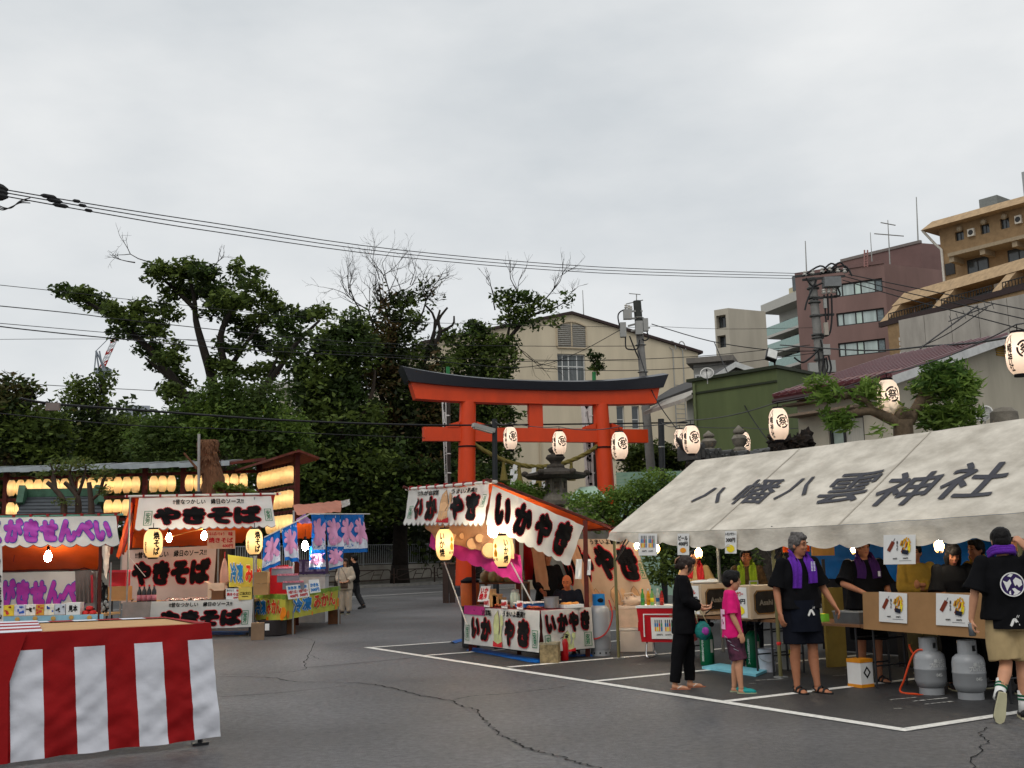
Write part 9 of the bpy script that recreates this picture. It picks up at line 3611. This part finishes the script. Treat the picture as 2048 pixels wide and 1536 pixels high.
 if shoes:
  kind,m_,m2=shoes
  for sx in (1,-1):
   kn,an,td=legs[sx]
   an,td=V3(an),V3(td).normalized()
   up_v=V3((0,0,1)) if abs(td.z)<.7 else V3((0,-1,0))
   sdv=td.cross(up_v).normalized()
   nv_=sdv.cross(td)
   MF=Matrix((sdv,td,nv_)).transposed()
   base=an - nv_*.075
   Q=lambda x,y,z: base+MF @ V3((x,y,z))
   out=[(-.028,-.055),(.028,-.055),(.036,0),(.040,.08),(.046,.13),(.038,.18),(.010,.205),(-.022,.195),(-.044,.15),(-.040,.07),(-.034,0)]
   zt=.018 if kind!='flipflop' else .012
   mb=MB()
   n=len(out)
   sc_=1.06 if kind in ('sneaker','clog') else 1.0
   mb.add([Q(x*sc_,y*sc_,-.002 if kind!='sneaker' else -.012) for x,y in out]+[Q(x*sc_,y*sc_,zt) for x,y in out],[tuple(range(n))[::-1],tuple(range(n,2*n))]+[(i,(i+1)%n,n+(i+1)%n,n+i) for i in range(n)])
   for q in range(len(mb.v)):
    mb.v[q]=tuple(V3(mb.v[q])*s)
   so=mb.build('sole',m2,t)
   mb=MB()
   if kind=='sneaker' or kind=='clog':
    mb.ball(Q(0,.10,.035),(.047,.105,.042),14,10,M=MF)
    mb.ball(Q(0,.155,.03),(.046,.058,.032),14,10,M=MF)
    if kind=='sneaker':
     mb.ball(Q(0,-.01,.045),(.042,.06,.05),14,10,M=MF)
    put(meld(mb,.008,2),'shoe_upper',m_,t,s)
   else:
    a_,b_=Q(.0,.13,.03),None
    if kind=='flipflop':
     for xx in (-.036,.036):
      mb.tube([Q(xx,.03,.015),Q(xx*.8,.075,.046),Q(0,.125,.04),Q(0,.13,.014)],.008,6)
    else:
     mb.tube([Q(-.044,.11,.012),Q(-.03,.11,.045),Q(0,.11,.055),Q(.03,.11,.045),Q(.044,.11,.012)],.013,6)
     mb.tube([Q(-.04,.03,.012),Q(-.03,.045,.06),Q(0,.06,.078),Q(.03,.045,.06),Q(.04,.03,.012)],.012,6)
     mb.tube([Q(-.036,.0,.03),Q(-.03,-.04,.06),Q(0,-.052,.065),Q(.03,-.04,.06),Q(.036,.0,.03)],.009,6)
    for q in range(len(mb.v)):
     mb.v[q]=tuple(V3(mb.v[q])*s)
    mb.build('strap',m_,t,smooth='all')
 if extras:
  extras(t,s,dict(sh=sh,hip=hip,hc=hc,arms=arms,hp=hp,cx=cx,cy=cy,RH=RH))
 loc=Vector(loc)
 t.location=loc - Vector((0,0,drop))
 t.rotation_euler=(0,0,yaw)
 return t
def part(t,s,mb,name,m,smooth='all',parent=None):
 mb.v=[tuple(Vector(v)*s) for v in mb.v]
 return mb.build(name,m,parent or t,smooth=smooth)
def neck_towel(t,s,J,m,zl,zr,front=-1,spread=.085):
 cx,cy=J['cx'],J['cy']
 for sx,zend in ((1,zl),(-1,zr)):
  path=[(cx,cy+.085,1.49),(cx+sx*.06,cy+.06,1.495),(cx+sx*.088,cy - .01,1.475),(cx+sx*spread,cy - .095,1.40),(cx+sx*(spread+.005),cy - .142,1.29),(cx+sx*(spread+.012),cy - .150,zend)]
  P=smooth_path([Vector(p) for p in path],5)
  mb=MB()
  n=len(P)
  rows=[]
  for i,p in enumerate(P):
   f=i/(n - 1)
   w=lerp(.035,.058,min(1,f*1.5))
   tng=(P[min(i+1,n - 1)] - P[max(i - 1,0)]).normalized()
   side=Vector((1,0,0)) if f>.45 else Vector((0,.25,1))
   side=(side - tng*side.dot(tng)).normalized()
   nn_=tng.cross(side).normalized()
   for j in range(9):
    g=j/8*2 - 1
    fold=.012*math.sin(j*1.7+i*.4)
    rows.append(p+side*g*w+nn_*fold)
  V=rows
  Fs=[(i*9+j,i*9+j+1,(i+1)*9+j+1,(i+1)*9+j) for i in range(n - 1) for j in range(8)]
  mb.add(V,Fs)
  part(t,s,mb,'neck_towel',m)
# woman in black looking at her phone
def ex_woman(t,s,J):
 mb=MB()
 mb.box((.0,-.34,.985),(.075,.012,.15),Matrix.Rotation(.9,3,'X'))
 part(t,s,mb,'phone',M_ink,False)
 mb=MB()
 for a in range(-3,4):
  mb.tube([J['hp'](a*.012,.13,.06+.02*(a%2)),J['hp'](a*.014,.16,.03),J['hp'](a*.012,.155,-.03)],.006,5)
 part(t,s,mb,'hair_clip',mat('clip_tan',C(150,110,80),rough=.3))
 mb=MB()
 mb.ball((-.20,-.22,.74),(.05,.10,.12),14,10,noise_amt=.25)
 b=part(t,s,mb,'shoulder_bag',mat('bag_teal',C(20,110,104),rough=.6,var=.3,scale=14))
 mb=MB()
 mb.ball((-.245,-.25,.74),(.012,.045,.05),10,8,noise_amt=.3)
 part(t,s,mb,'bag_pattern',mat('bag_purple',C(150,60,150),var=.4,scale=20))
 mb=MB()
 mb.tube([(-.2,-.16,.84),(-.21,-.14,.98),(-.2,-.2,1.0),(-.2,-.28,.84)],.008,5)
 part(t,s,mb,'bag_strap',mat('strap_cream',C(190,180,140)))
wl0=atz(1374,1377)
person('woman in a black tunic and trousers looking at her phone',wl0,R(86),1.54,
       armL=((.23,-.04,1.14),(.08,-.27,1.03),(-.4,-.8,.1),(0,.2,1),.6),armR=((-.24,-.02,1.13),(-.10,-.25,1.00),(.4,-.8,.1),(0,.2,1),.6),
       legL=((.09,-.05,.46),(.09,-.05,.075),(.12,-1,0)),legR=((-.09,.10,.46),(-.10,.16,.075),(-.1,-1,0)),chest=(0,-.01),head=(0,.42,.05),
       top=(M_black,.70,1.72,.03),bottom=(M_black,.1,.012,'trousers'),hair=(M_hair_b,'bun'),shoes=('flipflop',mat('strap_white',C(210,200,190)),mat('flip_tan',C(176,110,80))),voxel=.009,extras=ex_woman,width=1.06)
# child in pink
def ex_child(t,s,J):
 mb=MB()
 for i in range(7):
  for j in range(8):
   a0,a1=-.10+i*.03,-.10+(i+1)*.03
   z0,z1=.90+j*.035,.90+(j+1)*.035
   if noise.noise(Vector((i*.9,j*.7,3)))<-.25:
    continue
   yb=lambda x: .150+.006 - 2.2*x*x
   mb.quad((a0 - .05,yb(a0 - .05),z0),(a1 - .05,yb(a1 - .05),z0),(a1 - .05,yb(a1 - .05),z1),(a0 - .05,yb(a0 - .05),z1))
 part(t,s,mb,'back_print',mat('print_pale_pink',C(236,190,212)),False)
 mb=MB()
 for k_ in range(4):
  z=.60+k_*.06
  mb.tube([(-.205,-.06+k_*.05,z),(-.205,.01+k_*.04,z+.035)],.005,4)
 part(t,s,mb,'shorts_print',mat('print_grey',C(150,150,160)))
person('child in a bright pink shirt and dark patterned shorts walking right',atz(1472,1386),R(82),1.34,
       armL=((.215,.0,1.10),(.205,-.10,.88),(0,-.25,-1),(-1,0,0),.3),armR=((-.225,.0,1.09),(-.215,-.10,.86),(0,-.2,-1),(1,0,0),.3),
       legL=((.09,-.05,.46),(.09,.02,.075),(.05,-1,0)),legR=((-.09,-.07,.46),(-.09,-.07,.075),(-.05,-1,0)),head=(0,.05,.02),headscale=1.20,
       top=(mat('cloth_pink',C(214,14,110),rough=.8,var=.08,scale=6),.78,.92,.025),bottom=(mat('shorts_pattern',C(34,34,56),rough=.8,var=.8,scale=9,col2=C(70,34,50)),.47,.022),hair=(M_hair,'bowl'),
       shoes=('clog',mat('clog_teal',C(14,140,136),rough=.5),mat('clog_sole',C(160,170,140))),voxel=.009,extras=ex_child,width=.92)
# man with the purple towel
def mallets(mb,S):
 for (c,a) in (((-.24,.0),-.45),((.26,.05),.5)):
  ca,sa=math.cos(a),math.sin(a)
  rot=lambda x,y: (c[0]+x*ca - y*sa,c[1]+x*sa+y*ca)
  pts=[(-.16,-.5),(.10,-.55),(.17,-.3),(.15,.35),(.05,.5),(-.10,.48),(-.17,.2)]
  k=len(pts)
  mb.add([S(*rot(0,0),.0)]+[S(*rot(x,y),0) for x,y in pts],[(0,i+1,(i+1)%k+1) for i in range(k)])
 for x in (.25,.45):
  mb.quad(S(x,.55,0),S(x+.07,.55,0),S(x+.2,.85,0),S(x+.13,.85,0))
def apron(t,s,J,back=False,m=None,z0=.66,z1=.99):
 sy=1 if back else -1
 mb=MB()
 n,k=16,8
 V=[]
 for j in range(k+1):
  z=lerp(z0,z1,j/k)
  for i in range(n+1):
   a=lerp(-.95,.95,i/n)
   rx,ry=.205+.02*(1 - j/k),.165+.03*(1 - j/k)
   V.append((math.sin(a)*rx+.0,sy*(math.cos(a)*ry+.006*math.sin(a*9+j)),z))
 mb.add(V,[(j*(n+1)+i,j*(n+1)+i+1,(j+1)*(n+1)+i+1,(j+1)*(n+1)+i) for j in range(k) for i in range(n)])
 part(t,s,mb,'apron',m or M_navy)
 mb=MB()
 cxm,czm=(.02,.86)
 S_=lambda a,b,off: Vector((cxm+a*.072*(-sy),sy*(.183+.008),czm+b*.072))
 mallets(mb,S_)
 part(t,s,mb,'apron_emblem',M_whitep,False)
def ex_man(t,s,J):
 neck_towel(t,s,J,M_towel_p,1.17,1.12)
 mb=MB()
 for k_ in range(7):
  for q in range(2):
   mb.quad((.068+q*.03,-.167,1.30+k_*.015),(.088+q*.03,-.167,1.30+k_*.015),(.088+q*.03,-.167,1.309+k_*.015),(.068+q*.03,-.167,1.309+k_*.015))
 part(t,s,mb,'towel_print',M_icew,False)
 apron(t,s,J)
 mb=MB()
 mb.ball(J['hp'](0,-.087,-.040),(.024,.006,.004),8,6,M=J['RH'])
 part(t,s,mb,'moustache',M_hair_g)
person('man in black with a purple towel round his neck standing before the drinks table',atz(1612,1386),R(14),1.75,
       armL=((.275,.0,1.13),(.335,-.14,.92),(.2,-.55,-.8),(-.8,.3,0),.5),armR=((-.265,.02,1.11),(-.285,-.07,.86),(.05,-.25,-1),(.9,.2,0),.45),
       legL=((.10,-.03,.47),(.115,-.05,.075),(.35,-1,0)),legR=((-.10,-.015,.47),(-.085,.03,.075),(.05,-1,0)),head=(R(32),.06,.02),
       top=(M_black,.90,.95,.045),bottom=(mat('shorts_navy',(0.008,0.009,0.014),rough=.9,spec=.06),.52,.03),hair=(M_hair_g,'spiky'),shoes=('sandal',M_kicks,M_kicks),skin=M_skin_d,voxel=.009,extras=ex_man,width=1.06)
# walker seen from behind at the right edge
def ex_walker(t,s,J):
 cx,cy=J['cx'],J['cy']
 Sx=lambda a,b,off: Vector((cx - a*.105,cy+.168 - .6*(a*.105)**2+off,1.19+b*.105))
 n=28
 mb=MB()
 mb.add([Sx(0,0,.002)]+[Sx(math.cos(6.283*k_/n),math.sin(6.283*k_/n),.002) for k_ in range(n)],[(0,i+1,(i+1)%n+1) for i in range(n)])
 em=part(t,s,mb,'back_emblem',mat('emblem_purple',C(44,26,80)),False)
 mb=MB()
 bl=[[(-.8,.35),(-.45,.2),(-.2,.45),(-.1,.1),(-.3,-.2),(-.5,-.55),(-.62,-.1)],[(.05,.35),(.3,.6),(.75,.35),(.8,-.05),(.5,-.25),(.35,.0),(.2,-.15),(.1,.1)],[(-.1,-.35),(.15,-.3),(.4,-.5),(.6,-.6),(.3,-.85),(-.05,-.9),(.1,-.65)],[(-.4,.7),(-.1,.62),(.1,.85),(-.15,.9)],[(-.35,-.6),(-.2,-.5),(-.2,-.85),(-.35,-.8)]]
 for k_ in range(n):
  q=[(math.cos(6.283*(k_+d_)/n)*r_,math.sin(6.283*(k_+d_)/n)*r_) for d_,r_ in ((0,.93),(1,.93),(1,1.03),(0,1.03))]
  mb.quad(*[Sx(*p_,.006) for p_ in q])
 for P in bl:
  c=(sum(p[0] for p in P)/len(P),sum(p[1] for p in P)/len(P))
  k_=len(P)
  mb.add([Sx(*c,.006)]+[Sx(*p,.006) for p in P],[(0,i+1,(i+1)%k_+1) for i in range(k_)])
 part(t,s,mb,'emblem_pattern',M_whitep,False)
 apron(t,s,J,True,M_black,.80,1.02)
 mb=MB()
 P=smooth_path([Vector((cx - .10,cy - .05,1.43)),Vector((cx - .085,cy+.04,1.475)),Vector((cx - .03,cy+.088,1.485)),Vector((cx+.03,cy+.088,1.485)),Vector((cx+.085,cy+.04,1.475)),Vector((cx+.10,cy - .05,1.43))],5)
 for dz in (0,.022,.042):
  mb.tube([p+Vector((0,-dz*.3,dz)) for p in P],.024,8)
 part(t,s,mb,'neck_towel',M_towel_p)
 for (kn,an) in (((-.09,-.02,.47),(-.06,.0,.075)),((.07,.03,.49),(.22,.20,.22))):
  kn,an=Vector(kn),Vector(an)
  d_=(kn - an).normalized()
  mb=MB()
  mb.tube([an - d_*.02,an+d_*.06,an+d_*.17],[.047,.046,.053],14)
  so=part(t,s,mb,'sock',M_whitep)
  for q in (.085,.115):
   mb=MB()
   mb.tube([an+d_*q,an+d_*(q+.018)],[.0525,.0535],14)
   part(t,s,mb,'sock_stripe',mat('stripe_green',C(20,90,60)))
 mb=MB()
 mb.lathe([(.028,-.06),(.032,-.05),(.032,.05),(.028,.06)],14,(.325,-.02,.79))
 part(t,s,mb,'drink_can',mat('can_metal',C(120,124,128),rough=.25,metal=.8))
person('person in black shirt with round back emblem and beige shorts at the right edge',atz(2026,1440)+Vector((.07,.05,0)),R(176),1.74,
       armL=((.285,.02,1.13),(.325,-.02,.88),(.0,.05,-1),(-1,0,0),.9),armR=((-.40,-.02,1.30),(-.215,-.03,1.51),(.55,.0,.85),(.5,-.8,0),.9),
       legL=((.07,.03,.49),(.22,.20,.22),(.18,-.12,-.98)),legR=((-.09,-.02,.47),(-.06,.0,.075),(-.25,-1,0)),head=(R(-8),.05,.0),
       top=(M_black,.88,.98,.05),bottom=(mat('shorts_beige',C(166,144,104),rough=.85,var=.08,scale=8),.52,.035),hair=(M_hair,'bowl'),shoes=('sneaker',M_kicks,M_sole),voxel=.009,extras=ex_walker,width=1.08)
# staff under the tent
def ex_towel(m,z0=1.12,z1=1.12):
 return lambda t,s,J: neck_towel(t,s,J,m,z0,z1)
def gp(u,Y):
 p=at(u,1200,Y)
 return Vector((p.x,p.y,0))
M_beigeshirt=mat('cloth_beige',C(168,140,96),rough=.85,var=.1,scale=6)
person('tent worker in a beige shirt with a red towel, face behind the beer card',gp(1392,17.0),R(-8),1.60,top=(M_beigeshirt,.86,.95,.05),bottom=(M_navy,.5,.02),skin=M_skin_d,voxel=.013,shoes=('sneaker',M_kicks,M_sole),extras=ex_towel(mat('towel_red',C(170,30,36)),1.2,1.25),hands=False,
       armL=((.27,-.03,1.12),(.28,-.20,.95),(-.1,-1,-.2),(0,0,-1),.4))
person('tent worker with a green towel and a dark checked shirt',gp(1497,15.9),R(-12),1.60,top=(mat('cloth_check',C(70,52,30),rough=.85,var=.6,scale=18),.86,1.7,.04),bottom=(M_navy,.1,.02,'trousers'),skin=mat('skin_brown',C(150,92,62)),hair=(M_hair,'short'),voxel=.013,shoes=('sneaker',M_kicks,M_sole),extras=ex_towel(M_towel_g,1.14,1.10),hands=False,
       armL=((.25,-.05,1.13),(.2,-.22,.92),(0,-1,0),(0,0,-1),.4),armR=((-.25,-.05,1.13),(-.2,-.22,.92),(0,-1,0),(0,0,-1),.4))
def ex_c(t,s,J):
 neck_towel(t,s,J,mat('towel_deep_purple',C(54,22,80),rough=.95),1.22,1.22)
 mb=MB()
 mb.quad((.10,-.165,1.24),(.13,-.165,1.24),(.13,-.165,1.30),(.10,-.165,1.30))
 part(t,s,mb,'chest_print',M_icew,False)
person('tall worker in black gripping the corner of the cardboard panel',gp(1732,13.15),R(6),1.70,top=(M_black,.86,.95,.05),bottom=(M_black,.5,.03),skin=M_skin_d,hair=(M_hair,'short'),voxel=.011,shoes=('sandal',M_kicks,M_kicks),extras=ex_c,width=1.08,
       armR=((-.31,-.10,1.16),(-.17,-.36,1.06),(.75,-.5,-.35),(.1,-.3,-1),.9),armL=((.27,.0,1.12),(.26,-.10,.88),(0,-.2,-1),(-1,0,0),.4))
person('worker in an ochre jacket with folded arms under the food poster',gp(1838,13.9),R(-4),1.62,top=(mat('cloth_ochre',C(140,112,40),rough=.85,var=.15,scale=7),.86,1.85,.05),bottom=(mat('cloth_olive',C(70,62,36)),.1,.02,'trousers'),skin=M_skin_d,hair=(M_hair,'short'),voxel=.012,shoes=('sneaker',M_kicks,M_sole),hands=False,head=(R(-30),.1,.02),
       armL=((.24,-.10,1.13),(-.02,-.24,1.16),(-1,.0,.1),(0,0,-1),.3),armR=((-.24,-.10,1.12),(.02,-.20,1.10),(1,.0,.1),(0,0,-1),.3))
person('worker in black bent over the cardboard panel with dark hanging hair',gp(1908,12.35),R(4),1.62,top=(M_black,.84,.95,.05),bottom=(M_black,.1,.02,'trousers'),skin=mat('skin_shade',C(140,90,66)),hair=(M_hair,'long'),voxel=.012,shoes=('sneaker',M_kicks,M_sole),chest=(-.02,-.06),head=(R(-10),.55,.07),
       armL=((.26,-.16,1.10),(.06,-.34,1.06),(-1,-.2,0),(0,0,-1),.5),armR=((-.26,-.12,1.10),(-.12,-.36,1.08),(.6,-.7,-.2),(0,0,-1),.6))
person('worker in profile wearing a dark patterned coat beside the walker',gp(1962,12.5),R(-70),1.64,top=(mat('coat_pattern',C(24,20,18),rough=.85,var=1.2,scale=26,col2=C(60,44,26)),.80,1.6,.04),bottom=(M_black,.1,.02,'trousers'),skin=M_skin_d,hair=(M_hair,'short'),voxel=.012,shoes=('sneaker',M_kicks,M_sole),hands=False,
       extras=ex_towel(mat('towel_gold',C(170,130,30)),1.3,1.3))
person('dark haired worker half cut off by the right picture edge under the tent',gp(2050,11.9),R(-30),1.74,top=(M_black,.86,.95,.05),bottom=(M_black,.1,.02,'trousers'),skin=M_skin_d,hair=(M_hair,'short'),voxel=.013,shoes=('sneaker',M_kicks,M_sole),hands=False)
# squid stall staff
person('squid stall cook in dark clothes standing inside the stall',gp(1096,18.35),R(20),1.66,top=(M_black,.84,1.6,.04),bottom=(mat('apron_maroon',C(70,18,22)),.1,.03,'trousers'),skin=mat('skin_brown',C(150,92,62)),hair=(mat('cap_red',C(130,22,26),rough=.8),'short'),voxel=.013,shoes=('sneaker',M_kicks,M_sole),hands=False,
       armR=((-.25,-.10,1.13),(-.20,-.32,.98),(0,-1,-.2),(0,0,-1),.4),armL=((.25,-.05,1.13),(.2,-.25,.95),(0,-1,0),(0,0,-1),.4))
person('bald elderly cook sitting low behind the steel pot of the squid stall',gp(1136,17.75),R(-15),1.62,top=(M_navy,.84,1.7,.04),bottom=(M_black,.1,.02,'trousers'),skin=mat('skin_orange_lit',C(170,96,60)),hair=(M_hair_g,'none'),voxel=.013,shoes=('sneaker',M_kicks,M_sole),drop=.36,hands=False,head=(0,.25,.04),  # orange light on his face is put into the skin colour
       legL=((.14,-.34,.80),(.14,-.30,.435),(.1,-1,0)),legR=((-.14,-.34,.80),(-.14,-.30,.435),(-.1,-1,0)),armL=((.24,-.1,1.13),(.15,-.3,1.02),(0,-1,0),(0,0,-1),.4),armR=((-.24,-.1,1.13),(-.15,-.3,1.02),(0,-1,0),(0,0,-1),.4))
p=gp(1138,17.85)
t=thing('cook_stool',p,'low dark stool under the elderly squid cook','stool')
mb=MB()
mb.box(p+Vector((0,0,.40)),(.34,.34,.04))
mb.build('seat',M_wood,t)
for sx in (-.13,.13):
 for sy in (-.13,.13):
  mb=MB()
  mb.bar(p+Vector((sx,sy,0)),p+Vector((sx,sy,.38)),.03)
  mb.build('leg',M_leg,t)
# two people beyond the ice flags
def ex_bag(t,s,J):
 mb=MB()
 mb.box((.02,-.17,.88),(.22,.09,.17))
 part(t,s,mb,'crossbody_bag',mat('bag_taupe',C(104,84,70),rough=.6))
 mb=MB()
 mb.tube([(.13,-.15,.95),(.05,-.15,1.2),(-.12,-.06,1.43),(-.1,.1,1.40),(.1,.15,1.1),(.16,.0,.95)],.01,5)
 part(t,s,mb,'bag_strap',mat('bag_taupe',C(104,84,70)))
pf=atz(691,1228)
M_ecru=mat('cloth_ecru',C(178,164,146),rough=.85,var=.08,scale=6)
person('person in pale loose clothes with a brown bag beyond the ice flags',pf,R(-10),1.60,top=(M_ecru,.74,1.75,.06),bottom=(M_ecru,.1,.03,'trousers'),hair=(M_hair_b,'long'),voxel=.014,shoes=('sneaker',M_kicks,M_sole),extras=ex_bag,hands=True,
       armL=((.26,-.02,1.12),(.12,-.22,.98),(-1,-.3,0),(0,0,-1),.5),armR=((-.26,-.02,1.12),(-.12,-.22,.98),(1,-.3,0),(0,0,-1),.5))
person('person in dark clothes walking behind the pale dressed one',atz(709,1219),R(-100),1.72,top=(M_black,.84,1.7,.04),bottom=(mat('trousers_charcoal',(0.02,0.02,0.022)),.1,.02,'trousers'),hair=(M_hair,'short'),voxel=.014,shoes=('sneaker',M_kicks,M_kicks),hands=False,
       legL=((.10,-.12,.47),(.10,-.20,.075),(.0,-1,0)),legR=((-.10,.06,.47),(-.10,.26,.12),(0,-1,-.25)))
bpy.data.scenes.remove(TMP)
